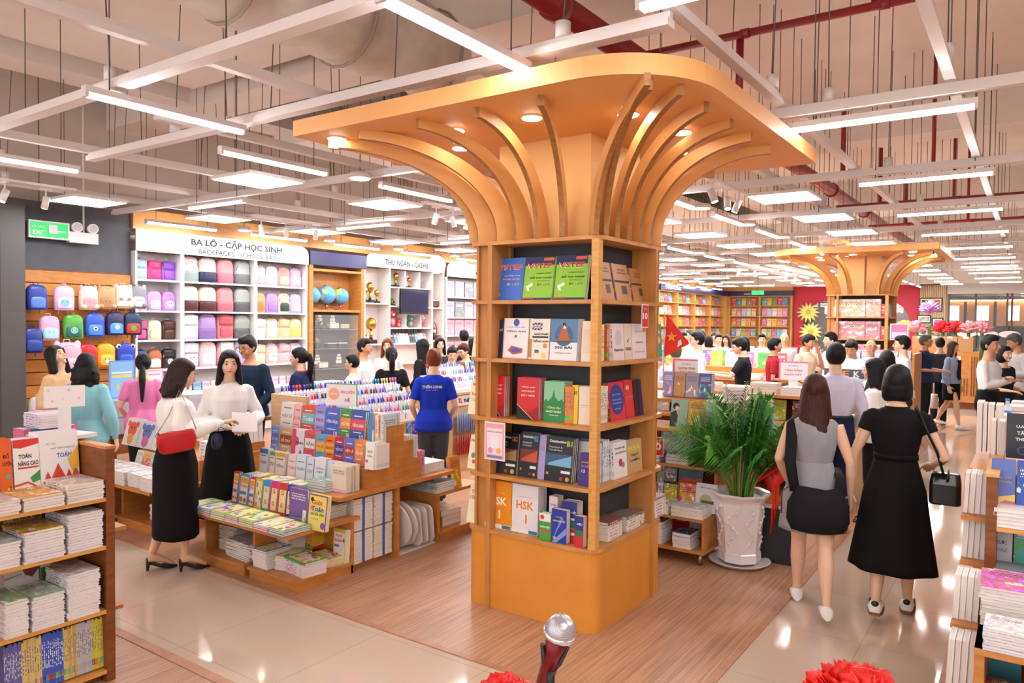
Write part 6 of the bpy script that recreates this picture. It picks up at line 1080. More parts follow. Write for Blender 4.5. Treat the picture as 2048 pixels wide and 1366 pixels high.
# ---------------- far bookcases ----------------
FW = noisy('far_oak', '#E2AE66', '#D89E54', (2, 2, 4), 3, .45)
def farcase(lab, X0, X1, Y0, Y1, axis, cols_, seed):
    F = Fur('bookcase', lab, 'bookcase'); n = cols_
    zs_ = (.5, .95, 1.38, 1.8, 2.2, 2.62)
    if axis == 'x':   # faces -x on plane X0
        F.p('back_panel', FW, (X0+.3, Y0, .004, X0+.33, Y1, 3.0))
        for i in range(n+1):
            y = Y0+(Y1-Y0)*i/n; F.p('side_panel', FW, (X0, y-.025, .004, X0+.3, y+.025, 3.0))
        for z in zs_+(3.0,): F.p('shelf', FW, (X0, Y0, z-.03, X0+.3, Y1, z))
    else:
        F.p('back_panel', FW, (X0, Y0+.3, .004, X1, Y0+.33, 3.0))
        for i in range(n+1):
            x = X0+(X1-X0)*i/n; F.p('side_panel', FW, (x-.025, Y0, .004, x+.025, Y0+.3, 3.0))
        for z in zs_+(3.0,): F.p('shelf', FW, (X0, Y0, z-.03, X1, Y0+.3, z))
    L_ = (Y1-Y0) if axis == 'x' else (X1-X0); w = .2 if axis == 'x' else .34
    PAL = [['#8AA05A', '#D8503C', '#6AA8D8', '#E8C050'], ['#F0EEF0', '#F4C8A8', '#F0A0B0', '#C8D8F0'], ['#F0C040', '#E88A50', '#D86A9C', '#F4E0A0'], ['#E87A9C', '#7AC0D8', '#E8E0D8', '#A8C860']]
    for i, z in enumerate(zs_[::-1][:4 if axis == 'x' else 4]):
        for k in range(int(L_/n/w-.2)*n):
            cell = k//int(L_/n/w-.2); kk = k % int(L_/n/w-.2); p = L_/n*cell+.12+w*kk+.03
            c = PAL[i][(k*5+seed) % 4]
            lb = f'{cname(c)} picture book, {nth(k % 60)} along the {nth(i)} shelf, {lab.split("bookcase")[1].strip()}'
            if axis == 'x': book('picture_book', lb, (X0+.12, Y1-p, z+.001), -PI/2, .12, .18, .3, .04, c, 'art', 'picture books of the '+lab)
            else: book('childrens_book', lb, (X0+p, Y0+.1, z+.001), 0, .12, .3, .3, .04, c, 'art', 'books of the '+lab)
farcase('oak bookcase facing down the hall beside the red shop', 30, 30, 7.75, 10.2, 'x', 2, 1); farcase('oak bookcase along the back wall corner', 23.2, 29.7, 10.26, 10.6, 'y', 4, 3)
tag(MB().box(29.98, 7.7, 3.0, 30.05, 10.25, 3.2).build('sign_band', mat('navy_board', '#2A2C5A', .3)), 'navy sign band above the far bookcase', 'sign band'); t_ = text('SÁCH THIẾU NHI', .8, .1, WHITE, bpy.data.objects['sign_band'], (29.975, 9.2, 3.1), (0, 0, -PI/2))
b_ = root('sign_band', 'navy sign band along the corner bookcase', 'sign band', (23.2, 10.2, 3.0)); MB().box(0, 0, 0, 6.7, .05, .2).build('board', MATS['navy_board'], b_); text('MANGA - COMIC', 1.4, .12, WHITE, b_, (1.0, -.01, .1))
struct('trim_3', MB().box(29.95, 7.7, 3.2, 30.3, 10.3, 3.46), FASC); struct('pillar_far', MB().box(29.6, 10.2, 0, 30, 10.6, 3.0), FW)
# second exit sign over there
r = root('exit_sign', 'small green exit sign before the far navy band', 'exit sign', (27.5, 8.3, 2.95)); MB().box(-.02, -.22, 0, .02, .22, .16).build('panel', MATS['exit_green'], r); MB().cyl((0, 0, .16), (0, 0, 2.2), .006).build('hanger', RODM, r)
# red shop with arched window
RS = mat('red_shop', '#C81F3C', .45); XR = 30.2
def arch(y0, y1, z0, z1, r): return [(y0, z0), (y1, z0), (y1, z1-r)]+[(y1-r+r*math.cos(a), z1-r+r*math.sin(a)) for a in [PI/2*i/8 for i in range(1, 9)]]+[(y0+r-r*math.sin(a), z1-r+r*math.cos(a)) for a in [PI/2*i/8 for i in range(0, 9)]]
b = MB(); ya, yb, zt = 3.65, 7.35, 2.8
b.box(XR, 3.3, 0, XR+.2, ya, 3.35).box(XR, yb, 0, XR+.2, 7.7, 3.35).box(XR, ya, zt, XR+.2, yb, 3.35)
for s_, yc in ((1, yb), (-1, ya)):
    P1 = [(yc, zt)]+[(yc-s_*.9+s_*.9*math.sin(a), zt-.9+.9*math.cos(a)) for a in [PI/2*i/8 for i in range(9)]]
    b.loft([[(XR, y, z) for y, z in P1], [(XR+.2, y, z) for y, z in P1]], smooth=False)
sh = root('shop_front', 'crimson shop front with a wide arched window', 'shop front'); b.build('facade', RS, sh)
MB().box(XR+.12, ya, .1, XR+.13, yb, zt).build('window_pane', GLASS, sh); MB().box(XR+.5, 6.0-.3, 0, XR+.6, 6.0+.6, 2.7).build('dark_panel', mat('maroon', '#6A1A22', .4), sh); MB().box(XR+1.8, 3.35, 0, XR+1.9, 7.6, 3.2).build('inner_wall', mat('shop_inner', '#A8A0A0', .6), sh)
LIT = mat('lit_letter', (1, .97, .95, 1), .5, emit=3); text('m', .45, .32, LIT, sh, (XR+.1, 6.35, 2.45), (0, 0, -PI/2)); text('ibiBi', .9, .42, LIT, sh, (XR+.1, 4.35, 2.55), (0, 0, -PI/2)); MB().ball((XR+.08, 5.9, 2.45), (.03, .17, .2)).build('round_letter', LIT, sh)
b = MB()
for i in range(7):
    for k in range(2): b.box(XR+.8, 4+i*.5, 2.6+.08*k, XR+.83, 4.4+i*.5, 2.63+.08*k)
b.build('inner_lamp', LIT, sh); MB().ball((XR+.3, 4.4, 2.15), (.03, .2, .2)).build('teal_emblem', mat('teal_glow', '#4AD0D8', .5, emit=1.2), sh)
def flower(label, x, y, z, r_, petals, col, mid, rot=(0, 0), stem=True):
    R0 = root('giant_flower', label, 'flower', (x, y, z)); R0.rotation_euler = (0, rot[0], rot[1]); b = MB()
    for k in range(petals):
        a = 2*PI*k/petals; b.tube([(0, 0, 0), (-.05, .55*r_*math.cos(a), .55*r_*math.sin(a)), (0.02, r_*math.cos(a), r_*math.sin(a))], [(.02, .03*r_/.2), (.01, .16*r_), (.004, .04*r_)], seg=6, up=(1, 0, 0))
    b.build('petals', mat('petal'+col, col, .6), R0); MB().ball((-.05, 0, 0), (.05, .2*r_, .2*r_)).build('flower_eye', mat('petal'+mid, mid, .6), R0)
    return R0
for q, (y, z, r_) in enumerate(((7.05, 2.35, .4), (6.95, 1.6, .42))): flower(f'huge pale yellow paper daisy, {("upper", "lower")[q]} of two by the crimson frame', 29.7, y, z, r_, 14, '#F0E88A', '#E8C030', (.3, .2)); MB().tube([(29.75, 7.15, 0), (29.8, 7.1, 1.2), (29.75, y, z)], .02, seg=6).build('daisy_stem', LEAF)
for o in list(bpy.data.objects):
    if o.name.startswith('daisy_stem'): tag(o, 'green stem of the '+('upper' if o.name == 'daisy_stem' else 'lower')+' yellow paper daisy', 'flower stem')
flower('orange balloon flower low beside the crimson frame', 29.6, 7.1, 1.05, .3, 8, '#E8642C', '#F0A040')
# slatted panel with framed pictures
b = MB()
for k in range(14): b.box(30.05, 2.55+k*.057, .3, 30.1, 2.55+k*.057+.045, 3.3)
struct('pillar_slatted', MB().box(30.1, 2.5, 0, 30.4, 3.35, 3.32), mat('slat_back', '#B89A78', .5)); tag(b.build('slat_cladding', noisy('slat_beige', '#D8BE9C', '#CCAF8A', (1, 1, 1), 4, .5)), 'beige vertical slats behind the framed pictures', 'wall cladding')
for k, (y, z, w_, h_, c, lab) in enumerate(((3.0, 2.62, .72, .5, '#D8783A', 'sunset landscape'), (3.2, 2.12, .44, .3, '#8A94C0', 'blue street view'), (2.78, 2.02, .36, .3, '#8A6AB8', 'violet tower view'), (3.22, 1.68, .36, .32, '#C8A884', 'small sepia'), (2.8, 1.55, .48, .34, '#B8946A', 'wide sepia'), (3.2, 1.2, .4, .3, '#A87850', 'lowest brown'), (2.85, 1.1, .4, .3, '#C07048', 'lowest red'))):
    r = root('framed_picture', f'framed {lab} picture on the slatted panel', 'picture', (30.04, y, z)); fr = mat('frame_brown', '#2A1A14', .4)
    MB().box(-.03, -w_/2, -h_/2, 0, w_/2, h_/2).build('frame', fr, r); MB().box(-.034, -w_/2+.04, -h_/2+.04, -.03, w_/2-.04, h_/2-.04).build('mount', WHITE, r)
    MB().box(-.037, -w_/2+.07, -h_/2+.07, -.034, w_/2-.07, h_/2-.07).build('picture', noisy('pic%d' % k, c, ['#2A3020', '#F0D8A0', '#E8D8F0', '#5A4030', '#4A3A2A', '#3A2A20', '#5A2A20'][k], (1, 1, 1), 7, .4, lo=.4, hi=.6), r)
# glass shop front on the right
ST = root('glass_storefront', 'glass walled food shop beyond the aisle end', 'shop front'); DKM = mat('dark_mullion', '#5A4A40', .4)
MB().box(30.05, -5, 3.0, 30.3, 2.5, 3.35).build('header', mat('header_white', '#D8D0D0', .5), ST); MB().box(30.1, -5, .05, 30.12, 2.5, 3.0).build('glass_pane', GLASS, ST)
for y in (2.45, 1.65, .75, .62, -.4, -1.6): MB().box(30.05, y-.03, 0, 30.15, y+.03, 3.0).build('mullion', DKM, ST)
for k in range(4): MB().box(33-.0*k, 2.2-.95*k, 1.9, 34, 3.05-.95*k, 2.8).build('menu_cabinet', WOODX, ST); MB().box(32.98, 2.35-.95*k, 2.1, 33, 2.75-.95*k, 2.65).build('menu_screen', mat('menu_glow', '#E8E4F0', .4, emit=1.5), ST)
MB().box(32.9, -2, 2.82, 32.95, 3.1, 2.87).build('light_strip', mat('strip_glow', (1, .75, .4, 1), .5, emit=6), ST); MB().box(34.2, -5, 0, 34.3, 3.2, 3.3).build('back_wall', mat('shop_dark', '#5A3A34', .6), ST); MB().box(32.5, -1.5, 0, 33.2, 3, 1.1).build('counter', WOODD, ST)
for k in range(9): MB().box(31+.35*k, -3.0, 3.02, 31.06+.35*k, .4, 3.06).build('ceiling_tube', LIT, ST)
for k in range(3): MB().ball((30.0, 1.9-.62*k, 1.62), (.01, .32, .12)).build('oval_decal', mat('decal', '#EDE6E8', .5), ST)
for k, y in enumerate((.1, -.3)): MB().box(30.03, y-.12, 1.5, 30.04, y+.12, 1.75).build('notice_sheet', WHITE, ST)
struct('wall_right', MB().box(-4, -5.1, 0, 36, -5, 5.1), mat('wall_paint', '#C9BDB4', .8)); struct('wall_end', MB().box(35, -5, 0, 35.1, 12, 5.1), mat('wall_paint', '#C9BDB4', .8))
struct('beam_front', MB().box(29.9, -5, 3.35, 30.5, 12, 5.1), CEILM)
CB = Fur('low_cabinet', 'orange oak cabinets holding cardboard boxes at the aisle end', 'cabinet'); CB.p('carcass', WOODX, (19.8, 1.0, .15, 20.4, 2.4, 1.3)); CB.p('kick_board', WOODD, (19.85, 1.0, .004, 20.3, 2.4, .15)); CB.p('notice', WHITE, (19.79, 1.35, .75, 19.8, 1.62, 1.2))
for k in range(6): CB.p('divider', WOODD, (19.785, 1.03+.06*k if k > 2 else 1.03+.05*k, .3, 19.8, 1.045+.06*k if k > 2 else 1.045+.05*k, .7 if k > 2 else 1.2))
for k in range(4): o = root('cardboard_box', f'brown cardboard box, {nth(k)} from the glass on the low cabinets', 'box', (19.85, 1.12+.31*k, 1.3), 0, 'cardboard boxes on the cabinets'); MB().box(0, 0, 0, .4, .3, .34).build('carton', mat('kraft', '#B98A5C', .7), o); MB().box(-.003, .1, .3, .0, .2, .35).build('paper_tag', WHITE, o)
for k in range(7):
    c = ['#F0A0A8', '#F4B4B8', '#E04048', '#D82C34', '#C090D8', '#F0A0B0', '#E8C050'][k]; y = 1.0+.27*k
    rad = .23; R0 = root('plume_bouquet', f'{("salmon", "blush", "scarlet", "deep red", "violet", "rose", "amber")[k]} bouquet standing behind the cardboard boxes', 'bouquet', (20.7, y, 0)); b = MB()
    rr = random.Random(k)
    for j in range(60):
        a, e = rr.uniform(0, 2*PI), rr.uniform(-.3, PI/2); rad = .23; z0 = 1.82 if k != 4 else 2.3
        b.tube([(0, 0, z0-.1), (rad*.6*math.cos(a)*math.cos(e), rad*.6*math.sin(a)*math.cos(e), z0+rad*.6*math.sin(e)), (rad*math.cos(a)*math.cos(e)*1.1, rad*math.sin(a)*math.cos(e)*1.1, z0+rad*math.sin(e)*.9)], [.01, .045, .006], seg=5)
    b.build('blooms', mat('plume'+c, c, .7), R0); MB().tube([(0, 0, 0), (0, 0, 1.0), (0, 0, 1.9)], [.1, .06, .03], seg=8).build('stems', LEAF, R0)
# pedestal urn with bouquet before the red shop
r = root('pedestal_urn', 'pale stone urn on a pedestal before the crimson shop', 'urn', (27.5, 4.15, 0)); MB().tube([(0, 0, 0), (0, 0, .1), (0, 0, .9), (0, 0, 1.0), (0, 0, 1.3), (0, 0, 1.4)], [.3, .18, .15, .2, .32, .36], seg=16).build('urn', mat('stone', '#DDCFC4', .6), r)
r = root('urn_bouquet', 'green bouquet with yellow blooms in the urn', 'bouquet', (27.5, 4.15, 1.4)); b = MB(); rr = random.Random(3)
for j in range(40): a, e = rr.uniform(0, 6.28), rr.uniform(0, 1.4); b.tube([(0, 0, 0), (.35*math.cos(a)*math.cos(e), .35*math.sin(a)*math.cos(e), .5*math.sin(e)+.1)], [.01, .05], seg=5)
b.build('leaves', LEAF, r)
for j in range(6): a = j*1.1; MB().ball((.3*math.cos(a), .3*math.sin(a), .3+.06*j), .07).build('bloom', mat('petal#E8C030', '#E8C030', .6), r)
# goods on the second column
for i, z in enumerate((.89, 1.265, 1.655, 2.035)):
    for k, (y, w_) in enumerate(((2.62, .52), (2.25, .24))): book('gift_set', f'pink boxed gift set, {("wide", "narrow")[k]} one on the {nth(i)} shelf of the far column', (13.9, y, z+.001), -PI/2, .03, w_, .3, .09, ['#F0A0B0', '#F4D0A8', '#F0A8B0', '#F4D8B8'][i], 'paint', 'gift sets on the far column')
    for k in range(2): book('gift_set', f'cream side box, {("near", "far")[k]} on the {nth(i)} shelf of the far column', (13.92+.1*k, 2.9, z+.001+.0*k), -PI/2, 0, .12, .2, .09, '#E8D8C0', 'plain', 'cream side boxes on the far column')
    for k in range(3): book('gift_set', f'small mixed gift, {nth(k)} facing the aisle on the {nth(i)} far column shelf', (14.0+.22*k, 2.05, z+.001), 0, 0, .16, .22, .08, ['#D85A5A', '#8AC0B0', '#A88AD0'][k], 'art', 'small gifts on the far column')
# ---------------- palm, pot, ribbon, flag ----------------
px_, py_ = 5.84, 1.87
POT = mat('white_pot', '#F0EAEC', .3, coat=.3)
r = root('planter_pot', 'white octagonal planter with raised reliefs on a saucer', 'planter', (px_, py_, .004))
def octo(R0, z, n=8): return [(R0*math.cos(2*PI*(i+.5)/n), R0*math.sin(2*PI*(i+.5)/n), z) for i in range(n)]
MB().loft([octo(.155, .03), octo(.165, .04), octo(.165, .1), octo(.158, .11), octo(.19, .5), octo(.2, .52), octo(.235, .56), octo(.235, .575), octo(.2, .57), octo(.185, .5)], smooth=False, cap=False).build('pot', POT, r)
MB().loft([[(R0*math.cos(a), R0*math.sin(a), z) for a in [2*PI*i/32 for i in range(32)]] for R0, z in ((.19, 0), (.235, .03), (.24, .035), (.225, .032), (.18, .012))], smooth=True).build('saucer', POT, r)
MB().loft([octo(.187, .52), octo(.187, .53)], smooth=False).build('white_pebbles', noisy('pebbles', '#F4F0F0', '#C8C0BC', (1, 1, 1), 60, .6, bump=.8), r)
for i in range(8):
    a = 2*PI*i/8; rr_ = random.Random(i); b = MB(); q = []
    for j in range(9):
        t = .15+.04*j; R1 = .141+.034*t/.4; s_ = .035*math.sin(j*1.3+i); q.append(Vector((R1*math.cos(a)-s_*math.sin(a), R1*math.sin(a)+s_*math.cos(a), t)))
    b.tube(q, .006, seg=6)
    for p in q[1:]: b.ball(p+Vector((-math.sin(a), math.cos(a), 0))*rr_.uniform(-.016, .016), (.012, .012, .014), seg=8, rings=6)
    me = bpy.data.meshes.new('rl'); b.b.to_mesh(me); b.b.free(); o = bpy.data.objects.new('rl', me); m_ = o.modifiers.new('r', 'REMESH'); m_.mode = 'VOXEL'; m_.voxel_size = .004; m_.use_smooth_shade = True
    me = bake(o); me.materials.clear(); me.materials.append(POT); put('relief', me, r)
PALM = noisy('palm_green', '#3F9632', '#2A7228', (1, 1, 1), 3, .45); PALM2 = noisy('palm_green_light', '#78B844', '#4A9A38', (1, 1, 1), 3, .45); STEMM = mat('palm_stem', '#9A9A48', .5)
r = root('areca_palm', 'bushy green areca palm in the white planter', 'palm', (px_, py_, .52))
rr = random.Random(11)
def leaflet(b, p, d, L_, w_, up):
    d = d.normalized(); s_ = d.cross(up); s_ = s_.normalized() if s_.length > 1e-4 else Vector((1, 0, 0)); q = p+d*L_*.5+Vector((0, 0, .01)); e = p+d*L_-Vector((0, 0, L_*.12)); n_ = s_.cross(d)*w_*.25
    v = [b.b.verts.new(x) for x in (p, q+s_*w_, q-n_, q-s_*w_, e)]
    for f in ((0, 1, 2), (0, 2, 3), (1, 4, 2), (2, 4, 3)): b.b.faces.new([v[i] for i in f])
for k in range(52):
    a = 2.4*k+rr.uniform(-.3, .3); lean = rr.uniform(.1, 1.0)*(.5+.5*rr.random()); H_ = rr.uniform(.62, .98)*(1.0 if lean < .4 else .8); base = Vector((.1*math.cos(a)*rr.random(), .1*math.sin(a)*rr.random(), 0))
    out = Vector((math.cos(a), math.sin(a), 0)); pts = [base+out*(lean*(t**1.5))*.66+Vector((0, 0, H_*(t-.3*t**4*lean*1.3))) for t in [i/12 for i in range(13)]]
    MB().tube(pts, [.009-.007*i/12 for i in range(13)], seg=5).build('frond_stem', STEMM if k % 2 else PALM2, r)
    b = MB(); t0 = rr.uniform(.26, .42)
    for i in range(30):
        t = t0+(1-t0)*i/29; f = t*12; i0 = min(int(f), 11); p = pts[i0].lerp(pts[i0+1], f-i0); tg = (pts[i0+1]-pts[i0]).normalized()
        tw = rr.uniform(-.3, .3); sd = Vector((-out.y, out.x, 0)); sd = (sd*math.cos(a*3+k)+tg.cross(sd)*math.sin(a*3+k)*.7).normalized()
        L_ = .25*math.sin(PI*min(1, (t-t0+.12)/(1.06-t0)))+.04
        for s_ in (-1, 1): leaflet(b, p, sd*s_*rr.uniform(.75, .9)+tg*rr.uniform(.4, .6)+out*.12, L_*rr.uniform(.85, 1.15), .0075, Vector((0, 0, 1)))
    b.build('frond', PALM if k % 3 else PALM2, r)
for k in range(7):
    a = rr.uniform(0, 6.28); q = .09*rr.random(); MB().tube([(q*math.cos(a), q*math.sin(a), 0), (q*1.3*math.cos(a), q*1.3*math.sin(a), .18), (q*1.9*math.cos(a), q*1.9*math.sin(a), .4)], [.016, .013, .01], seg=8).build('cane', mat('palm_cane', '#8A7A3E', .5), r)
RIB = mat('red_satin', '#E81C12', .35)
r = root('ribbon_bow', 'red satin bow with long tails tied on the palm', 'bow', (5.98, 1.66, .8)); r.scale = (1.5, 1.5, 1.5); b = MB()
for k in range(7):
    a = 2*PI*k/7; c_ = Vector((.075*math.cos(a), -.03+.05*math.sin(a*2), .07*math.sin(a))); b.tube([Vector((0, 0, 0)), c_*1.2+Vector((0, -.03, .01)), c_*1.7, c_*.8+Vector((0, .02, 0)), Vector((0, 0, 0))], [(.01, .03), (.008, .045), (.008, .045), (.008, .045), (.01, .03)], seg=6)
b.build('loops', RIB, r)
for k, (dx, L_, lw) in enumerate(((-.05, .36, .02), (.015, .31, .034), (.045, .26, .018))):
    pts = [(dx*.3, 0, 0), (dx*.8+.005*math.sin(k), -.02, -.12), (dx, -.015, -.25), (dx*1.1+.01, -.01, -L_)]; MB().tube(pts, [(lw, .003)]*4, seg=6, up=(1, 0, 0)).build('tail', RIB, r)
r = root('greeting_card', 'oval white greeting card with pink words in the palm', 'greeting card', (5.85, 1.93, 1.33), -PI/2+.65); b = MB(); 
b.loft([[(.1*math.cos(a), y, .068*math.sin(a)) for a in [2*PI*i/28 for i in range(28)]] for y in (0, .004)], smooth=False).build('card', mat('card_white', '#F4EDF0', .4), r)
for q, (s, w_, z) in enumerate((('CTY CP PHÁT HÀNH SÁCH', .15, .032), ('Chúc mừng Fahasa', .14, 0), ('Khai Trương Hồng Phát', .13, -.032))): text(s, w_, .016, mat('ink_pink', '#E0507A', .4), r, (0, -.002, z))
MB().tube([(0, .006, -.07), (0, .01, -.5)], .003, seg=5).build('stick', WHITE, r)
r = root('flat_case', 'tall black case standing on the floor behind the planter', 'case', (6.0, 1.5, .004), .0); MB().box(0, 0, 0, .14, .26, .42).build('case', mat('case_black', '#26262C', .5), r); MB().box(.01, .01, .42, .13, .25, .43).build('lid', mat('case_black2', '#1A1A1E', .5), r)
# flag
FX = Vector((5.95, 3.05, 0))
r = root('national_flag', 'small red flag with a yellow star held up beside the column', 'flag', (6.8, 2.95, 1.563)); M = Matrix.Rotation(-PI/2+.25, 4, 'Z')
b = MB(); NX, NZ = 10, 8; V = {}
A0, A1, A2_, A3 = Vector((0, 0, 0)), Vector((.02, 0, .43)), Vector((.22, 0, .14)), Vector((.2, 0, .13))
for side in (0, 1):
    for i in range(NX+1):
        for j in range(NZ+1):
            u, v = i/NX, j/NZ; p = (A0*(1-u)+Vector((.235, 0, .13))*u)*(1-v)+(A1*(1-u)+Vector((.235, 0, .15))*u)*v; V[side, i, j] = b.b.verts.new(M @ (p+Vector((0, .015*math.sin(u*7+v*2)+.002*side, 0))))
for side in (0, 1):
    for i in range(NX):
        for j in range(NZ): f = b.b.faces.new((V[side, i, j], V[side, i+1, j], V[side, i+1, j+1], V[side, i, j+1])); f.smooth = True
b.build('cloth', mat('flag_red', '#E0261C', .6), r)
st = [(.075+.055*(1 if k % 2 == 0 else .4)*math.sin(k*PI/5), .2+.055*(1 if k % 2 == 0 else .4)*math.cos(k*PI/5)) for k in range(10)]
b = MB(); b.face([M @ Vector((x, -.022, z)) for x, z in st]); b.build('star', mat('star_yellow', '#F0A030', .5), r); b = MB(); b.face([M @ Vector((x, -.022, z)) for x, z in ((.13, .1), (.175, .13), (.165, .18), (.14, .16))]); b.build('print_mark', WHITE, r)
MB().cyl((0, 0, -.333), (0, 0, .44), .005).build('pole', WOODL, r)
# ---------------- foreground microphone and rosettes ----------------
mp = Vector((1.045, .628, 1.392)); ax = Vector((-.1, -.0, 1)).normalized()
r = root('microphone', 'silver headed microphone in a red lacquered holder, closest to the viewer', 'microphone', tuple(mp))
GR = mat('mic_grille', '#C9C4CE', .35, .7); N_, L_n, b_n = nt(GR); tc = N_.new('ShaderNodeTexCoord'); vo = N_.new('ShaderNodeTexChecker'); vo.inputs['Scale'].default_value = 700; bp = N_.new('ShaderNodeMixRGB'); bp.inputs[1].default_value = hx('#8E8A94'); bp.inputs[2].default_value = hx('#DAD6E0'); L_n.new(tc.outputs['Object'], vo.inputs[0]); L_n.new(vo.outputs[1], bp.inputs[0]); L_n.new(bp.outputs[0], b_n.inputs['Base Color'])
vd = Vector((.81, .5, -.42)).normalized(); sd = vd.cross(Vector((0, 0, 1))).normalized(); upv = sd.cross(vd)
dn = (upv*-.8+sd*-.25+vd*.5).normalized()
MB().ball((0, 0, 0), .0258, seg=28, rings=20).build('grille', GR, r)
q = dn.to_track_quat('Z', 'Y').to_matrix().to_4x4()
b = MB(); b.loft([[q @ Vector((R0*math.cos(a), R0*math.sin(a), z)) for a in [2*PI*i/32 for i in range(32)]] for R0, z in ((.0255, .004), (.0272, .005), (.0272, .011), (.0255, .013))]); b.build('ring', mat('mic_ring', '#D8D2DC', .25, .8), r)
MB().tube([dn*.012, dn*.04, dn*.15], [.0215, .0155, .012], seg=20).build('handle', mat('mic_body', '#7A1820', .25, .4), r)
cl = MB(); cl.tube([dn*.028+sd*.02, dn*.05+sd*.012-upv*.01, dn*.062-upv*.016], [(.006, .004)]*3, seg=8); cl.tube([dn*.028-sd*.022, dn*.05-sd*.014-upv*.008, dn*.062-upv*.016], [(.006, .004)]*3, seg=8); cl.tube([dn*.058-upv*.012, dn*.06-upv*.04], .007, seg=10)
cl.build('clip', BLACK, r); MB().ball(-upv*.062+dn*.05, .0125).build('joint', BLACK, r)
MB().cyl(-upv*.062+dn*.05-sd*.02, -upv*.062+dn*.05+sd*.02, .008).build('knob', BLACK, r)
e0 = -upv*.062+dn*.05; MB().tube([e0, e0-sd*.02-upv*.03, e0-sd*.05-upv*.08, Vector((e0.x-.05, e0.y-.02, -.35))], [.008, .009, .009, .009], seg=10).build('boom', mat('stand_metal', '#3A2A30', .3, .7), r)
MB().cyl((e0.x-.05, e0.y-.02, -1.385), (e0.x-.05, e0.y-.02, -.35), .011).build('stand_tube', BLACK, r)
for k in range(3): a = 2.1*k; MB().cyl((e0.x-.05, e0.y-.02, -1.3), (e0.x-.05+.22*math.cos(a), e0.y-.02+.22*math.sin(a), -1.382), .008).build('leg', BLACK, r)
def rosette(label, c_, R0, seed):
    r = root('fabric_rosette', label, 'rosette', c_, 0, 'red rosettes at the ceremony rope'); rr = random.Random(seed); b = MB()
    for k in range(110):
        a, e = rr.uniform(0, 2*PI), rr.uniform(-.2, PI/2); d = Vector((math.cos(a)*math.cos(e), math.sin(a)*math.cos(e), math.sin(e))); s_ = d.cross(Vector((rr.uniform(-1, 1), rr.uniform(-1, 1), rr.uniform(-1, 1)))).normalized(); o_ = R0*rr.uniform(.6, .85)
        b.tube([d*.2*R0, d*o_+s_*.1*R0, d*R0*rr.uniform(.9, 1.05)], [(.03*R0, .03*R0), (.24*R0, .02*R0), (.16*R0, .012*R0)], seg=6, up=s_)
    b.ball((0, 0, 0), R0*.62, seg=14, rings=9); b.build('ruffles', RIB, r); return r
c1_ = Vector((.98, .92, 1.03)); 
rosette('red ruffled rosette left of the microphone stand', (1.291, .91, 1.03), .1, 1); rosette('big red ruffled rosette at the bottom edge near the aisle', (1.724, .293, 1.04), .125, 2)
MB().tube([(.55, 2.1, .93), (.914, 1.55, .9), (1.291, .91, 1.0), (1.5, .62, .98), (1.724, .293, 1.03), (1.95, -.6, .95)], [(.02, .012)]*6, seg=8).build('ceremony_rope', RIB)
tag(bpy.data.objects['ceremony_rope'], 'red satin ceremony ribbon running between the rosettes', 'ribbon')
for q, (x, y) in enumerate(((1.291, .91), (1.724, .293))):
    r = root('ribbon_post', f'slim steel post carrying the {("far", "near")[q]} rosette', 'post', (x, y, 0), 0, 'ribbon posts'); MB().cyl((0, 0, 0), (0, 0, .95), .018).build('post', STEEL, r); MB().cyl((0, 0, 0), (0, 0, .02), .14, seg=24).build('foot', STEEL, r)
# ---------------- people ----------------
SKIN = mat('skin', '#E6BB9C', .5); SKIN2 = mat('skin_tan', '#C99473', .5); LIPS = mat('lips', '#C8404C', .4); LIPN = mat('lips_pale', '#B87868', .5); EYEW = mat('eye_white', '#F2EEEA', .2); IRIS = mat('iris', '#1E1410', .1); SHOEB = mat('shoe_black', '#141216', .3); SHOEW = mat('shoe_white', '#F0EEEE', .5)
for m_ in (SKIN, SKIN2):
    b_ = m_.node_tree.nodes['Principled BSDF']; b_.inputs['Subsurface Weight'].default_value = .08; b_.inputs['Subsurface Radius'].default_value = (.012, .005, .003)
def hairmat(n, c1, c2):
    m = noisy(n, c1, c2, (60, 60, 1.5), 3, .42, bump=.35, lo=.35, hi=.65); m.node_tree.nodes['Principled BSDF'].inputs['Specular IOR Level'].default_value = .25; return m
HBLK = hairmat('hair_black', '#08070A', '#141116'); HBRN = hairmat('hair_brown', '#4A2418', '#2A130E'); HGNG = hairmat('hair_ginger', '#8A4A28', '#5A2A16'); HGRY = hairmat('hair_grey', '#6A6664', '#3E3A38')
def cloth(col, name=None, fold=.25):
    n = name or 'cloth_'+col
    if n in MATS: return MATS[n]
    c = tuple(int(col[i:i+2], 16) for i in (1, 3, 5)); d = '#%02X%02X%02X' % tuple(int(v*.93) for v in c)
    m = noisy(n, col, d, (1, 1, .45), 9, .8, bump=fold, detail=2); m.node_tree.nodes['Principled BSDF'].inputs['Specular IOR Level'].default_value = .18; return m
def remesh(b, vox, smooth=2):
    bmesh.ops.recalc_face_normals(b.b, faces=b.b.faces[:]); me = bpy.data.meshes.new('r'); b.b.to_mesh(me); b.b.free(); o = bpy.data.objects.new('r', me)
    m = o.modifiers.new('r', 'REMESH'); m.mode = 'VOXEL'; m.voxel_size = vox; m.use_smooth_shade = True
    s = o.modifiers.new('s', 'SMOOTH'); s.iterations = smooth; s.factor = .5
    out = bake(o); bpy.data.meshes.remove(me); return out
def ell(cx, cy, z, rx, ry, n=20, wav=0, ph=0):
    return [Vector((cx+(rx+wav*math.sin(k*2*PI/n*7+ph))*math.cos(2*PI*k/n), cy+(ry+wav*math.sin(k*2*PI/n*7+ph))*math.sin(2*PI*k/n), z)) for k in range(n)]
def wave(b, torso):
    b.loft(torso)
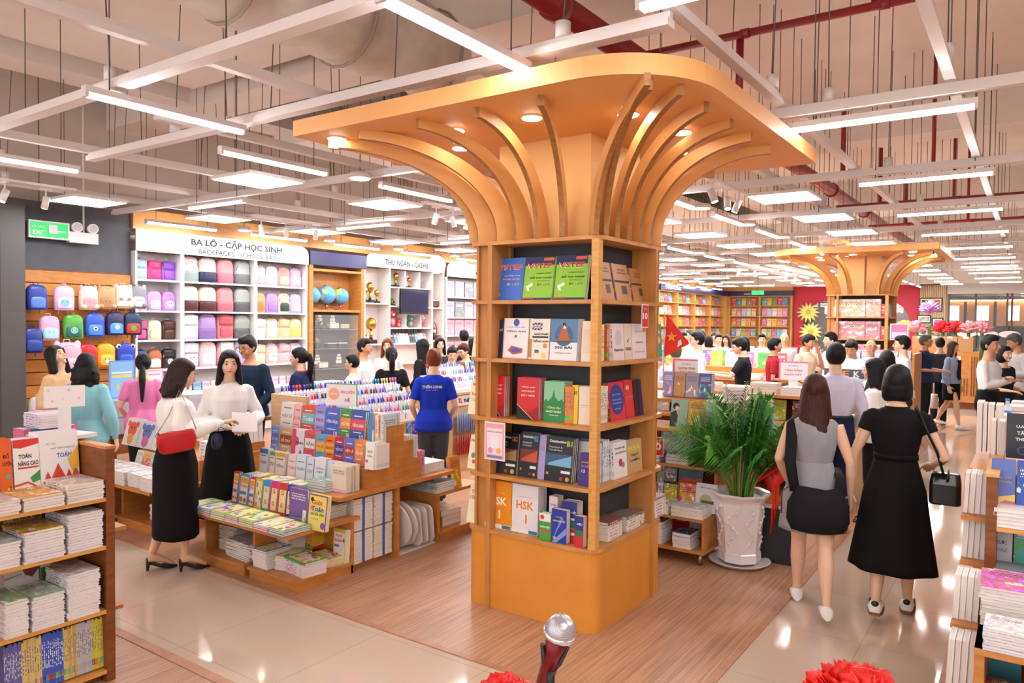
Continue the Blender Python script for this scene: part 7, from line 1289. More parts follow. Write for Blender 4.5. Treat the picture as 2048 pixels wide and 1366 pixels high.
def hand(b, W, d, H, side, curl=.5, nrm=None):
    """palm, four fingers and a thumb beyond wrist W along direction d"""
    d = d.normalized(); nrm = Vector(nrm) if nrm else Vector((side, 0, 0)); nrm = (nrm-d*nrm.dot(d)); nrm = nrm.normalized() if nrm.length > .05 else d.orthogonal().normalized(); s = d.cross(nrm)   # s: across the palm
    L_ = .055*H; b.tube([W-d*.01, W+d*L_*.4, W+d*L_], [(.012*H*.8, .017*H*.8), (.009*H, .024*H), (.008*H, .024*H)], seg=10, up=nrm)
    for k, (o_, l_) in enumerate(((-.0185, .82), (-.0062, 1.0), (.0062, .95), (.0185, .74))):
        p0 = W+d*L_*.92+s*o_*H; f = .047*H*l_; q = p0; dirs = d; pts = [p0-d*.008, p0]
        for j in range(3):
            dirs = (dirs*math.cos(curl*.6)-nrm*math.sin(curl*.6)).normalized(); q = q+dirs*f*(.42, .33, .25)[j]; pts.append(q.copy())
        b.tube(pts, [.0056*H, .0056*H, .0053*H, .0048*H, .0036*H], seg=7, up=nrm)
    t0 = W+d*L_*.25-s*.02*H; dt = (d*.75-s*.6-nrm*.35).normalized(); b.tube([t0-dt*.006, t0+dt*.02*H, t0+dt*.042*H-nrm*.006*H], [.0075*H, .0068*H, .0045*H], seg=8, up=nrm)
ARMS = {'down': ((.142, .012, .635), (.15, -.03, .495)), 'bent': ((.138, .03, .64), (.09, -.15, .63)), 'fold': ((.14, .0, .64), (.0, -.11, .655)), 'reach': ((.15, -.1, .68), (.12, -.28, .7)), 'face': ((.13, -.09, .69), (.03, -.1, .86)), 'low': ((.14, .02, .64), (.1, -.09, .53)), 'back': ((.14, .03, .64), (.1, .05, .51)), 'side': ((.17, .0, .66), (.22, -.12, .62)), 'chin': ((.12, -.06, .66), (.05, -.1, .8))}
def person(label, x, y, rz, H=1.6, sex='f', top='#F4F0EE', sleeve='long', bottom=('skirt', '#141316', .2, 1.25), hair=('long', HBLK, .62), arms=('down', 'down'), head=(0, 0), step=0, shoes=None, skin=None, vox=.009, glasses=False, lips=None, hem=.5, collar=None, loose=1.0, group=None, curl=.5, z0=.004, hide_legs=False, heel=False, open_top=None, wide=1.0):
    skin = skin or SKIN; R0 = root('person', label, 'person', (x, y, z0), rz, group); hw = .112 if sex == 'm' else .1
    if heel: HZ = .05
    else: HZ = 0
    lift = HZ/H
    T = [(.465, .082, .06, 0), (.5, .096, .068, .004), (.55, .09, .064, .002), (.62, .07 if sex == 'f' else .082, .052, 0), (.69, .08 if sex == 'f' else .092, .06, -.002), (.75, .09 if sex == 'f' else .102, .066, -.004), (.79, hw*.93, .055, 0), (.815, hw*.72, .042, .004), (.832, .045, .036, .006), (.85, .033, .034, .004), (.885, .031, .034, -.002)]
    T = [(z, rx*(wide if z < .8 else 1), ry*(wide if z < .8 else 1), cy) for z, rx, ry, cy in T]
    B = MB(); B.loft([ell(0, cy*H, z*H, rx*H, ry*H) for z, rx, ry, cy in T])
    # head in its own frame
    hc = Vector((0, -.008*H, .932*H)); HM = Matrix.Translation(Vector((0, 0, .86*H))) @ Matrix.Rotation(head[0], 4, 'Z') @ Matrix.Rotation(head[1], 4, 'X') @ Matrix.Translation(Vector((0, 0, -.86*H))) @ Matrix.Translation(hc)
    hx_, hy_, hz_ = .0455*H, .058*H, .068*H
    hb = MB(); hb.ball((0, 0, 0), (hx_, hy_, hz_), seg=24, rings=18)
    for v in hb.b.verts:
        u, q, t = v.co.x/hx_, v.co.y/hy_, v.co.z/hz_
        if t < 0: k = 1-.34*(-t)**1.7; v.co.x *= k; v.co.y = v.co.y*(1-.12*(-t)**2) - (.006*H*(-t) if q < 0 else -.0*H) - (.012*H*t*-1 if q > .1 else 0)*0
        if q < -.5 and abs(t) < .5: v.co.y += .0035*H*(abs(u) > .3)*(t > -.15)*(t < .25)
        if q < 0: v.co.y *= .93
    hb.tube([(0, -.05*H, .012*H), (0, -.059*H, -.004*H), (0, -.0655*H, -.018*H), (0, -.054*H, -.023*H)], [(.004*H, .004*H), (.0055*H, .006*H), (.0085*H, .006*H), (.006*H, .004*H)], seg=8)
    for s in (-1, 1):
        hb.ball((s*hx_*1.0, .004*H, -.006*H), (.005*H, .010*H, .017*H), seg=8, rings=6)
        hb.ball((s*.019*H, -.043*H, -.022*H), (.013*H, .007*H, .014*H), seg=8, rings=6)
    hb.ball((0, -.047*H, -.055*H), (.012*H, .007*H, .009*H), seg=8, rings=6); hb.ball((0, -.0485*H, -.037*H), (.014*H, .006*H, .008*H), seg=8, rings=6)
    for v in hb.b.verts: v.co = HM @ v.co
    me = bpy.data.meshes.new('t'); hb.b.to_mesh(me); hb.b.free(); B.b.from_mesh(me); bpy.data.meshes.remove(me)
    A = []
    for s, a in ((-1, arms[0]), (1, arms[1])):
        e, w_ = ARMS[a] if isinstance(a, str) else a
        S = Vector((s*hw*.9*H, .004*H, .79*H)); E = Vector((s*e[0]*H, e[1]*H, e[2]*H)); W = Vector((s*w_[0]*H, w_[1]*H, w_[2]*H)); A.append((s, S, E, W))
        B.tube([S, S.lerp(E, .5), E, E.lerp(W, .35), W], [.026*H, .0235*H, .0185*H, .0185*H, .0125*H], seg=12)
        fd = (W-E).normalized(); nr = Vector((-s, 0, 0)) if abs(fd.z) > .6 else Vector((0, 0, -1)) if a != 'face' else Vector((0, 1, 0)); hand(B, W, fd, H, s, curl, nr*-1)
    legs = []
    for s in (-1, 1):
        st = step*s*-1; hip = Vector((s*.047*H, .0, .49*H)); kn = Vector((s*.048*H, -st*.10*H-.01*H, .28*H)); an = Vector((s*.05*H, -st*.17*H+(.04*H if st < 0 else 0)+.012*H, (.045+lift)*H+(.03*H if st < -.3 else 0))); legs.append((s, hip, kn, an, st))
        if not hide_legs:
            B.tube([hip, hip.lerp(kn, .5), kn, kn.lerp(an, .35)+Vector((0, .008*H, 0)), an.lerp(kn, .15), an], [.052*H, .044*H, .031*H, .032*H, .019*H, .0175*H], seg=14)
            fz = -.03*H; toe = an+Vector((0, -.095*H, -.028*H-lift*H)); B.tube([an+Vector((0, .018*H, -.02*H)), an+Vector((0, -.02*H, -.018*H)), an.lerp(toe, .6), toe], [(.018*H, .02*H), (.021*H, .02*H), (.022*H, .014*H), (.016*H, .009*H)], seg=10, up=(1, 0, 0))
    body = put('body', remesh(B, vox, 2), R0); body.data.materials.clear(); body.data.materials.append(skin)
    def part(name, b, m, rm=True, v=None, sm=2):
        me = remesh(b, v or max(vox, .009), sm) if rm else None
        if me is None: return b.build(name, m, R0)
        me.materials.clear(); me.materials.append(m); return put(name, me, R0)
    # garments
    if top:
        b = MB(); L_ = loose; up = [(z, rx, ry, cy) for z, rx, ry, cy in T if z > hem+.01 and z < (.84 if collar else .825)]
        def at(z):
            for a_, c_ in zip(T, T[1:]):
                if a_[0] <= z <= c_[0]: k = (z-a_[0])/(c_[0]-a_[0]); return tuple(a_[i]+(c_[i]-a_[i])*k for i in range(4))
            return T[0]
        up = [at(hem)]+up; g = .008
        rings = []
        for z, rx, ry, cy in up:
            ex = g*L_*(1 if z < .8 else .75)+(.02*min(1, (.62-z)/.06) if z < .62 and hem < .56 else 0); rx2 = rx if z > .72 or hem > .56 else rx+(max(rx, .084)-rx)*min(1, L_*.6); ex = ex*.2 if hem > .56 and z < .625 else ex; rings.append(ell(0, cy*H, z*H, (rx2+ex)*H, (ry+ex)*H, 24, .0022*H if z < .72 else 0, z*20))
        b.loft(rings)
        if sleeve != 'none':
            for s, S, E, W in A:
                b.ball(S+Vector((-s*.006*H, 0, .001*H)), (.035*H, .036*H, .035*H), seg=14, rings=10)
                f = .022+.007*L_
                if sleeve == 'short': q = S.lerp(E, .72); b.tube([S+Vector((0, 0, .014*H)), S+(E-S)*.25, q], [.031*H, .034*H, .031*H*min(L_, 1.15)], seg=14)
                elif sleeve == 'cap': q = S.lerp(E, .35); b.tube([S+Vector((0, 0, .012*H)), q], [.033*H, .033*H], seg=14)
                else: b.tube([S+Vector((0, 0, .014*H)), S.lerp(E, .3), S.lerp(E, .75), E, E.lerp(W, .4), E.lerp(W, .8), E.lerp(W, .9), W], [.031*H, .031*H, (f+.004)*H, (f+.003)*H, (f+.001)*H*min(L_, 1.3), .02*H*L_, .017*H, .017*H], seg=14)
        t_ = part('shirt' if sleeve != 'none' else 'dress_top', b, cloth(top))
        if collar:
            cb = MB(); cb.loft([ell(0, .004*H, .808*H, .066*H, .05*H), ell(0, .004*H, .826*H, .05*H, .044*H), ell(0, .006*H, .84*H, .041*H, .042*H), ell(0, .006*H, .828*H, .037*H, .04*H)], cap=False); cb.build('collar', cloth(collar), R0)
        if open_top:
            b = MB(); b.box(-.03*H, -.088*H, .53*H, .03*H, -.066*H, .79*H); b.build('inner_top', cloth(open_top), R0)
    k, col = bottom[0], bottom[1]
    if k in ('skirt', 'dress'):
        ht, fl = bottom[2], bottom[3]; zt = .635; b = MB(); R_ = []; n = 48
        for i in range(15):
            t = i/14; z = zt+(ht-zt)*t; hipw = (.076+(.112-.076)*min(1, t*(zt-ht)/.13))*wide; w_ = hipw*(1+(fl-1)*max(0, (t-.25)/.75)**1.1); dpt = w_*(.74 if fl < 1.3 else .74+.16*t)
            R_.append(ell(0, 0, z*H, w_*H, dpt*H, n, .0035*H*t*(2 if fl > 1.3 else .7), 1.0))
        b.loft(R_[::-1]); b.build('skirt', cloth(col), R0)
        if k == 'skirt': MB().loft([ell(0, 0, .628*H, .083*wide*H, .064*wide*H), ell(0, 0, .65*H, .081*wide*H, .062*wide*H)]).build('waistband', cloth(col), R0)
    elif k == 'pants':
        b = MB(); b.loft([ell(0, cy*H, z*H, (rx+(.011 if hem > .56 else .004))*H, (ry+(.011 if hem > .56 else .004))*H) for z, rx, ry, cy in [(.455, .07, .055, 0)]+T[1:4]])
        for s, hip, kn, an, st in legs: b.tube([hip+Vector((0, 0, .01*H)), hip.lerp(kn, .5), kn, kn.lerp(an, .5)+Vector((0, .004*H, 0)), an+Vector((0, 0, .0))], [.058*H, .051*H, .041*H, .038*H, .033*H], seg=14)
        part('trousers', b, cloth(col)); hem > .56 and MB().loft([ell(0, 0, .603*H, (T[3][1]+.012)*H, .067*H), ell(0, 0, .62*H, (T[3][1]+.011)*H, .065*H)]).build('belt', BLACK, R0)
    if shoes and not hide_legs:
        for s, hip, kn, an, st in legs:
            b = MB(); m_ = SHOEB if shoes != 'white' and shoes != 'sneaker' else SHOEW; a0 = an.copy(); base = a0.z-.045*H-(HZ if shoes == 'heels' else 0)
            if shoes == 'heels':
                b.loft([[Vector((a0.x+sx*wd*H, a0.y+yy*H, base+zz*H)) for sx, zz in ((-1, z_), (-1, z_+hh), (1, z_+hh), (1, z_))] for yy, wd, z_, hh in ((.024, .012, .03, .03), (.0, .016, .027, .014), (-.04, .021, .008, .012), (-.075, .022, .0, .016), (-.112, .006, .0, .008))], smooth=False)
                b.cyl((a0.x, a0.y+.018*H, base), (a0.x, a0.y+.016*H, base+.034*H), .006*H, r2=.011*H)
            else:
                hi = .036 if shoes != 'flat' else .02
                b.loft([[Vector((a0.x+wd*H*math.cos(q_), a0.y+yy*H, base+max(0, hh*H*(.5+.5*math.sin(q_))))) for q_ in [2*PI*i/12 for i in range(12)]] for yy, wd, hh in ((.034, .008, .012), (.03, .022, .05), (.012, .0265, .055), (-.02, .027, .05), (-.05, .0275, .036), (-.085, .026, .026), (-.108, .016, .018), (-.113, .006, .01))])
            o = b.build('shoe', m_, R0)
            if shoes == 'sneaker':
                for j in range(3): MB().tube([(a0.x+s*.027*H, a0.y-.01*H-j*.013*H, base+.012*H), (a0.x+s*.024*H, a0.y-.022*H-j*.013*H, base+.042*H)], .0025*H, seg=5).build('stripe', BLACK, o)
                MB().loft([[Vector((a0.x+wd*H*math.cos(q_), a0.y+yy*H, base+zz*H)) for q_, zz in ((0, 0), (0, .012), (PI, .012), (PI, 0))] for yy, wd in ((.035, .018), (.0, .0275), (-.06, .0285), (-.115, .01))], smooth=False).build('sole', mat('gum_sole', '#8A5A30', .6), o)
                MB().ball((a0.x, a0.y+.028*H, base+.045*H), (.014*H, .008*H, .012*H)).build('heel_tab', BLACK, o)
    # hair
    hs, hm = hair[0], hair[1]; b = MB(); ln = hair[2] if len(hair) > 2 else 0
    if hs != 'bald':
        b.ball((0, .011*H, .012*H), (hx_*1.12, hy_*1.0, hz_*.97), seg=20, rings=14)
        if hs in ('short', 'grey'): b.ball((0, -.012*H, .045*H), (hx_*.95, hy_*.75, hz_*.44), seg=16, rings=10)
        else:
            b.ball((0, 0, .04*H), (hx_*1.02, hy_*.86, hz_*.5), seg=16, rings=10)
        if hs == 'bob': b.tube([(0, .014*H, .03*H), (0, .016*H, -.02*H), (0, .014*H, -.058*H), (0, .016*H, -.075*H)], [(.05*H, .046*H), (.058*H, .05*H), (.056*H, .044*H), (.045*H, .03*H)], seg=20, up=(1, 0, 0))
        if hs == 'wavy': 
            b.tube([(0, .012*H, .03*H), (0, .018*H, -.03*H), (0, .022*H, -.08*H), (0, .028*H, -.12*H)], [(.05*H, .046*H), (.07*H, .05*H), (.08*H, .048*H), (.055*H, .03*H)], seg=20, up=(1, 0, 0))
            for j in range(16): a_ = j*2.4; b.ball((.066*H*math.cos(a_), .025*H+.03*H*math.sin(a_), -.03*H-.006*H*j), .016*H, seg=8, rings=6)
        if hs == 'long':
            z1 = ln*H-hc.z; b.tube([(0, .012*H, .03*H), (0, .02*H, -.04*H), (0, .03*H, -.09*H), (0, .04*H, z1*.6-.03*H), (0, .042*H, z1)], [(.05*H, .046*H), (.056*H, .042*H), (.06*H, .032*H), (.062*H, .024*H), (.04*H, .012*H)], seg=20, up=(1, 0, 0))
            for s in (-1, 1): b.tube([(s*.03*H, -.03*H, .045*H), (s*.046*H, -.012*H, .0), (s*.05*H, -.004*H, -.06*H), (s*.055*H, -.0*H, -.1*H), (s*.058*H, .012*H, z1*.62)], [(.014*H, .02*H), (.012*H, .024*H), (.014*H, .024*H), (.015*H, .02*H), (.008*H, .012*H)], seg=10, up=(1, 0, 0))
        if hs == 'pony':
            z1 = ln*H-hc.z; b.tube([(0, .05*H, .02*H), (0, .078*H, .01*H), (0, .085*H, -.04*H), (0, .075*H, -.1*H), (0, .07*H, z1)], [(.014*H, .014*H), (.02*H, .02*H), (.026*H, .022*H), (.026*H, .02*H), (.006*H, .006*H)], seg=14)
        if hs == 'lowpony':
            z1 = ln*H-hc.z; b.tube([(0, .05*H, -.03*H), (0, .066*H, -.06*H), (0, .07*H, -.12*H), (0, .066*H, z1)], [(.02*H, .014*H), (.022*H, .016*H), (.026*H, .018*H), (.008*H, .008*H)], seg=14)
        if hs == 'bun': b.ball((0, .058*H, .03*H), (.03*H, .026*H, .034*H)); b.ball((.015*H, .066*H, .05*H), (.018*H, .014*H, .02*H))
        if hs == 'fringe': b.ball((0, -.034*H, .03*H), (.04*H, .024*H, .022*H)); 
    else: b.tube([(-.044*H, .0, -.0), (-.04*H, .04*H, -.005*H), (0, .058*H, -.008*H), (.04*H, .04*H, -.005*H), (.044*H, .0, 0)], [(.006*H, .018*H)]*5, seg=8)
    for v in b.b.verts: v.co = HM @ v.co
    part('hair', b, hm, True, max(vox, .008), 2)
    # face
    if abs(((rz+head[0]+PI) % (2*PI))-PI) < 9:
        def fp(nm, bb, m_, par=None):
            for v in bb.b.verts: v.co = HM @ v.co
            return bb.build(nm, m_, par or R0)
        for s in (-1, 1):
            e_ = fp('eye', MB().ball((s*.0185*H, -.0475*H, .0005*H), (.0088*H, .005*H, .0042*H), seg=12, rings=8), EYEW); fp('iris', MB().ball((s*.0185*H, -.0512*H, .0005*H), (.0038*H, .002*H, .0038*H), seg=10, rings=6), IRIS, e_)
            fp('eyelid', MB().tube([(s*.0095*H, -.0498*H, .002*H), (s*.0185*H, -.0525*H, .0055*H), (s*.028*H, -.0488*H, .0025*H)], .0011*H, seg=5), IRIS)
            fp('eyebrow', MB().tube([(s*.008*H, -.0525*H, .0135*H), (s*.018*H, -.0535*H, .0165*H), (s*.03*H, -.0475*H, .013*H)], [.0014*H, .0019*H, .0008*H], seg=6), hm if hm is not HGNG else HBRN)
        lm = LIPS if lips == 'red' else LIPN
        fp('lips', MB().tube([(-.0125*H, -.0505*H, -.0365*H), (-.005*H, -.0565*H, -.0355*H), (.005*H, -.0565*H, -.0355*H), (.0125*H, -.0505*H, -.0365*H)], [.0012*H, .0036*H, .0036*H, .0012*H], seg=8, flat=.8), lm)
        if glasses:
            g_ = MB()
            for s in (-1, 1):
                g_.tube([(s*.0195*H+.0155*H*math.cos(a_), -.0585*H, .0125*H*math.sin(a_)) for a_ in [2*PI*i/16 for i in range(17)]], .0012*H, seg=5); g_.tube([(s*.035*H, -.058*H, .003*H), (s*.049*H, -.01*H, .004*H), (s*.049*H, .006*H, -.0*H)], .0012*H, seg=5)
            g_.tube([(-.005*H, -.0595*H, .002*H), (.005*H, -.0595*H, .002*H)], .0012*H, seg=5); fp('glasses', g_, BLACK)
    return R0
def toward(px, depth): d = _ray(px)*depth; return d.x, d.y
D2 = math.degrees
# facing helper: angle of a figure seen from the back (b), front (f), profile towards picture sides (l, r)
def face(px, how, off=0):
    d = _ray(px); a = math.atan2(d.y, d.x); base = {'b': a+PI/2, 'f': a-PI/2, 'l': a+PI, 'r': a}[how]; return base+math.radians(off)
def P(label, px, depth, how, off=0, **k):
    x, y = toward(px, depth); return person(label, x, y, face(px, how, off), **k)
P('woman in white blouse and long black skirt standing sideways with a red bag', 350, 5.58, 'r', 12, H=1.59, top='#FFFEFD', loose=1.35, wide=1.17, sleeve='long', bottom=('skirt', '#131215', .165, 1.04), hair=('wavy', hairmat('hair_dark', '#1E1214', '#33201E'), .8), arms=(((.138, .02, .655), (.06, -.2, .69)), ((.14, .0, .65), (.04, -.2, .68))), head=(0, .32), shoes='heels', heel=True, vox=.0055, lips='red', hem=.6, curl=.9, step=.25)
P('woman with long straight hair in white blouse facing the viewer, reading a paper', 458, 6.3, 'f', 6, H=1.62, top='#FFFEFE', loose=1.3, sleeve='long', bottom=('skirt', '#121114', .15, 1.42), hair=('long', HBLK, .74), arms=(((.135, .01, .64), (.02, -.15, .62)), ((.15, .01, .65), (.075, -.15, .63))), head=(0, 0), shoes='heels', heel=True, vox=.005, lips='red', hem=.6, collar='#FFFEFE', curl=.8)
P('woman in teal suit with wavy black hair seen from behind', 172, 6.8, 'b', -22, H=1.56, top='#8CC8D4', loose=1.1, bottom=('pants', '#8CC8D4'), hair=('wavy', HBLK, .8), arms=('down', 'low'), shoes='flat', hem=.47, vox=.008)
P('woman in beige top laughing upwards by the small backpacks', 118, 7.45, 'r', -35, H=1.61, top='#E4BE94', bottom=('pants', '#D8D0C8'), hair=('long', HBLK, .76), arms=('bent', 'chin'), head=(-.1, -.42), lips='red', shoes='flat')
P('woman in pink tee shirt with a low ponytail', 286, 7.75, 'b', -10, H=1.52, top='#F088C0', sleeve='short', bottom=('pants', '#2A2A30'), hair=('lowpony', HBLK, .66), arms=('down', 'low'), head=(.1, .2), shoes='flat', vox=.008, hem=.48)
P('man in navy checked shirt with glasses behind the blouses', 500, 7.95, 'l', 50, H=1.72, sex='m', top='#1E2E44', sleeve='long', bottom=('pants', '#1E2024'), hair=('short', HBLK), arms=('down', 'low'), head=(0, .25), glasses=True, skin=SKIN2, shoes='flat')
P('woman in navy polo with red collar and ponytail', 602, 8.4, 'l', -28, H=1.57, top='#262A52', sleeve='short', collar='#C82838', bottom=('pants', '#1A1A20'), hair=('pony', HBLK, .74), arms=('bent', 'down'), head=(.2, .1), shoes='flat')
P('boy with glasses in pale blue shirt turned sideways', 706, 9.4, 'l', -10, H=1.45, sex='m', top='#DCE8F4', sleeve='short', bottom=('pants', '#26304A'), hair=('short', HBLK), glasses=True, shoes='flat')
P('man in white shirt with receding hair turned sideways by the glass cabinet', 728, 10, 'r', -25, H=1.64, sex='m', top='#F2F0F2', bottom=('pants', '#24242C'), hair=('short', HBLK), arms=('down', 'bent'), skin=SKIN2, shoes='flat')
P('woman with ginger hair and white blouse behind the pens', 776, 11, 'f', -10, H=1.62, top='#F2F0F0', hair=('long', HGNG, .8), arms=('bent', 'bent'), shoes='flat')
P('woman in black with a high ponytail seen from behind', 783, 9.4, 'b', 5, H=1.55, top='#1A1A1E', sleeve='short', bottom=('pants', '#1A1A1E'), hair=('pony', HBLK, .78), arms=('low', 'low'), shoes='flat')
P('woman with very long black hair in black before the cashier shelves', 846, 10.8, 'b', 60, H=1.62, top='#1C1A1E', hair=('long', HBLK, .66), bottom=('pants', '#1A1A1E'), arms=('low', 'low'), shoes='flat')
P('young woman looking across the cash desk beneath the white cube shelves', 879, 12, 'f', 15, H=1.62, top='#3A3A48', hair=('long', HBLK, .8), arms=('low', 'bent'), shoes='flat')
P('woman in white shirt with glasses pushed up on her hair', 903, 10.95, 'f', 10, H=1.52, top='#EEF0F4', sleeve='short', hair=('bun', HBLK), arms=('bent', 'bent'), head=(0, .35), collar='#EEF0F4', shoes='flat')
P('short haired person in olive tee shirt touching the face', 932, 11.5, 'l', 42, H=1.55, top='#5A6048', sleeve='short', hair=('short', HBRN), arms=('face', 'low'), head=(0, .35), shoes='flat')
P('man with black hair bending near the toy shelves', 928, 13.4, 'b', 20, H=1.72, sex='m', top='#2A2A30', hair=('short', HBLK), bottom=('pants', '#24242C'), shoes='flat')
P('woman in dark jacket and white shirt close to the book column', 948, 11.8, 'f', 40, H=1.63, top='#26262C', open_top='#F0F0F0', hair=('long', HBLK, .8), bottom=('pants', '#24242C'), shoes='flat')
P('woman in royal blue polo and grey jeans seen from behind', 868, 7.62, 'b', 2, H=1.6, top='#1E3CC8', sleeve='short', collar='#1E3CC8', bottom=('pants', '#4A5260'), hair=('bun', HGNG), arms=('low', 'low'), head=(-.1, .1), shoes='sneaker', vox=.008, hem=.48)
# right hand side
P('woman in grey sleeveless dress with long brown hair and black shoulder bag', 1632, 4.92, 'b', 4, H=1.56, top='#9C9CA2', sleeve='none', bottom=('dress', '#9C9CA2', .345, 1.2), hair=('long', HBRN, .7), arms=('down', 'low'), head=(-.12, .1), shoes='white', step=-.7, vox=.006, hem=.6)
P('woman in black knit top and long black skirt with bobbed hair', 1797, 4.86, 'b', -4, H=1.63, top='#141316', sleeve='cap', bottom=('skirt', '#131215', .19, 1.45), hair=('bob', HBLK), arms=(((.17, .02, .645), (.13, -.12, .6)), ((.15, .02, .635), (.155, .0, .49))), shoes='sneaker', step=.4, vox=.006, hem=.6, collar='#141316')
P('man in lavender shirt and navy trousers seen from behind', 1672, 6.85, 'b', 10, H=1.72, sex='m', top='#D8D8F0', sleeve='long', bottom=('pants', '#1E2448'), hair=('short', HBLK), arms=('low', 'bent'), shoes='flat', vox=.008, hem=.58, collar='#D8D8F0')
P('woman in white tee shirt with black hair in profile near the bobbed woman', 1752, 7.1, 'l', -6, H=1.57, top='#F3EFEA', sleeve='short', bottom=('pants', '#1A1A1E'), hair=('long', HBLK, .8), arms=('bent', 'low'), shoes='flat', lips='red', vox=.008)
P('woman with black hair half hidden behind the bobbed woman', 1775, 8.5, 'b', 0, H=1.6, top='#2A2A30', hair=('bob', HBLK), bottom=('pants', '#1A1A1E'), arms=('bent', 'bent'), shoes='flat')
P('young man in black polo reaching for a book', 1487, 10.4, 'l', 0, H=1.7, sex='m', top='#1C1C22', sleeve='short', collar='#1C1C22', bottom=('pants', '#1C1C22'), hair=('short', HBLK), arms=('reach', 'reach'), head=(0, .3), glasses=True, shoes='flat')
P('man in crimson polo holding his hands together', 1548, 11.2, 'r', 10, H=1.68, sex='m', top='#A82030', sleeve='short', collar='#1C1C22', bottom=('pants', '#1C1C22'), hair=('short', HBLK), arms=('bent', 'bent'), skin=SKIN2, shoes='flat')
P('man in cream polo covering his eyes with one hand', 1613, 11.9, 'r', -35, H=1.73, sex='m', top='#E8CCAA', sleeve='short', collar='#E8CCAA', bottom=('pants', '#24242C'), hair=('short', HBLK), arms=('low', 'face'), head=(0, .2), skin=SKIN2, shoes='flat')
P('man in white shirt in profile before the far column', 1662, 12.2, 'l', 25, H=1.76, sex='m', top='#F2F2F6', bottom=('pants', '#24242C'), hair=('short', HBLK), arms=('chin', 'low'), shoes='flat')
P('man in white work shirt looking down at the counter', 1705, 10.3, 'f', -12, H=1.7, sex='m', top='#F2F2F6', bottom=('pants', '#24242C'), hair=('short', HBLK), arms=('bent', 'bent'), head=(0, .45), skin=SKIN2, shoes='flat', collar='#F2F2F6')
P('bald man with glasses smiling in a white shirt', 1742, 11.4, 'f', 14, H=1.665, sex='m', top='#F4F4F6', bottom=('pants', '#24242C'), hair=('bald', HGRY), arms=('low', 'bent'), glasses=True, skin=SKIN2, shoes='flat', collar='#F4F4F6')
P('man in white shirt with glasses in profile right of the far column', 1806, 10.6, 'l', 8, H=1.74, sex='m', top='#F2F2F6', bottom=('pants', '#24242C'), hair=('short', HBLK), arms=('low', 'bent'), glasses=True, shoes='flat')
P('man in navy polo with grey hair before the framed pictures', 1850, 13.5, 'r', -15, H=1.72, sex='m', top='#26305A', collar='#C83040', sleeve='short', bottom=('pants', '#24242C'), hair=('short', HGRY), arms=('bent', 'bent'), glasses=True, skin=SKIN2, shoes='flat')
P('dark haired person bending beside the gift cartons', 1880, 14.2, 'b', 20, H=1.66, top='#3A3A40', hair=('short', HBLK), bottom=('pants', '#24242C'), shoes='flat')
P('woman in blue grey blazer and short black skirt walking on the tiles', 1905, 13.75, 'r', -22, H=1.6, top='#9AA8C8', open_top='#1A1A20', loose=1.6, bottom=('skirt', '#141316', .33, 1.05), hair=('long', HBRN, .72), arms=('down', 'down'), shoes='white', step=.7, hem=.52)
P('man in white shirt and black trousers with crossed arms', 1979, 9.4, 'r', -18, H=1.78, sex='m', top='#F2F0F4', bottom=('pants', '#18181C'), hair=('short', HBLK), arms=(((.13, -.02, .65), (-.02, -.13, .68)), ((.13, -.02, .65), (-.02, -.12, .7))), head=(-.2, 0), shoes='flat', skin=SKIN2, vox=.008, hem=.585)
P('woman in dark top with curly black hair behind the crossed arms man', 2008, 10.3, 'r', -40, H=1.62, top='#22222E', sleeve='short', hair=('bob', HBLK), bottom=('pants', '#18181C'), arms=('bent', 'bent'), shoes='flat')
P('grey haired man in pale shirt at the far aisle table', 2036, 12.0, 'l', 25, H=1.78, sex='m', top='#D4D2D0', hair=('short', HGRY), bottom=('pants', '#24242C'), arms=('bent', 'bent'), head=(0, .35), skin=SKIN2, shoes='flat')
P('man in lavender shirt turned away beside the flag', 1352, 10.0, 'b', -20, H=1.61, sex='m', top='#C4CCF0', bottom=('pants', '#26304A'), hair=('short', HGRY), arms=('bent', 'bent'), shoes='flat')
P('man in white shirt and glasses in profile near the flag', 1396, 11.2, 'l', 5, H=1.76, sex='m', top='#F2F2F6', bottom=('pants', '#24242C'), hair=('short', HBLK), arms=('low', 'low'), glasses=True, shoes='flat')
for k, (px, dp, how, off, H, sex, hr, col, lab) in enumerate(((1367, 16.5, 'f', 20, 1.68, 'm', ('short', HBLK), '#E8E8F0', 'man with black hair farthest toward the column'), (1381, 17, 'l', 20, 1.74, 'm', ('short', HGRY), '#F0F0F4', 'grey haired man in profile'), (1404, 17.5, 'b', 10, 1.7, 'm', ('short', HBLK), '#F0F0F4', 'man seen from behind near the corner'), (1418, 15.5, 'b', -30, 1.62, 'f', ('bob', HBLK), '#4A80D8', 'person in bright blue'), (1428, 18, 'f', 0, 1.66, 'f', ('long', HBRN, .8), '#3A3A40', 'woman with brown hair'), (1437, 16.2, 'f', 10, 1.66, 'm', ('short', HBRN), '#F2F0F2', 'man with crossed arms'), (1453, 16.4, 'f', -20, 1.64, 'f', ('long', HBRN, .8), '#F2ECEE', 'woman with wavy brown hair'), (1489, 14.5, 'r', 60, 1.64, 'f', ('long', HBLK, .76), '#E8C0A8', 'woman in sleeveless salmon top'), (1524, 15.5, 'f', 0, 1.68, 'm', ('short', HBLK), '#F4F2F6', 'man smiling by the table'), (1569, 14.6, 'f', 0, 1.72, 'm', ('bald', HGRY), '#F4F2F6', 'bald man smiling'), (1621, 17, 'b', 0, 1.66, 'm', ('short', HBLK), '#C8C8D0', 'man far behind'))):
    P(f'{lab}, in the white shirted group before the bookcases' if 'far' not in lab and 'work' not in lab else f'{lab}, standing close to the far column', px, dp, how, off, H=H, sex=sex, top=col, hair=hr, bottom=('pants', '#24242C'), arms=('fold', 'fold') if 'crossed' in lab else ('low', 'low'), shoes='flat', vox=.012)
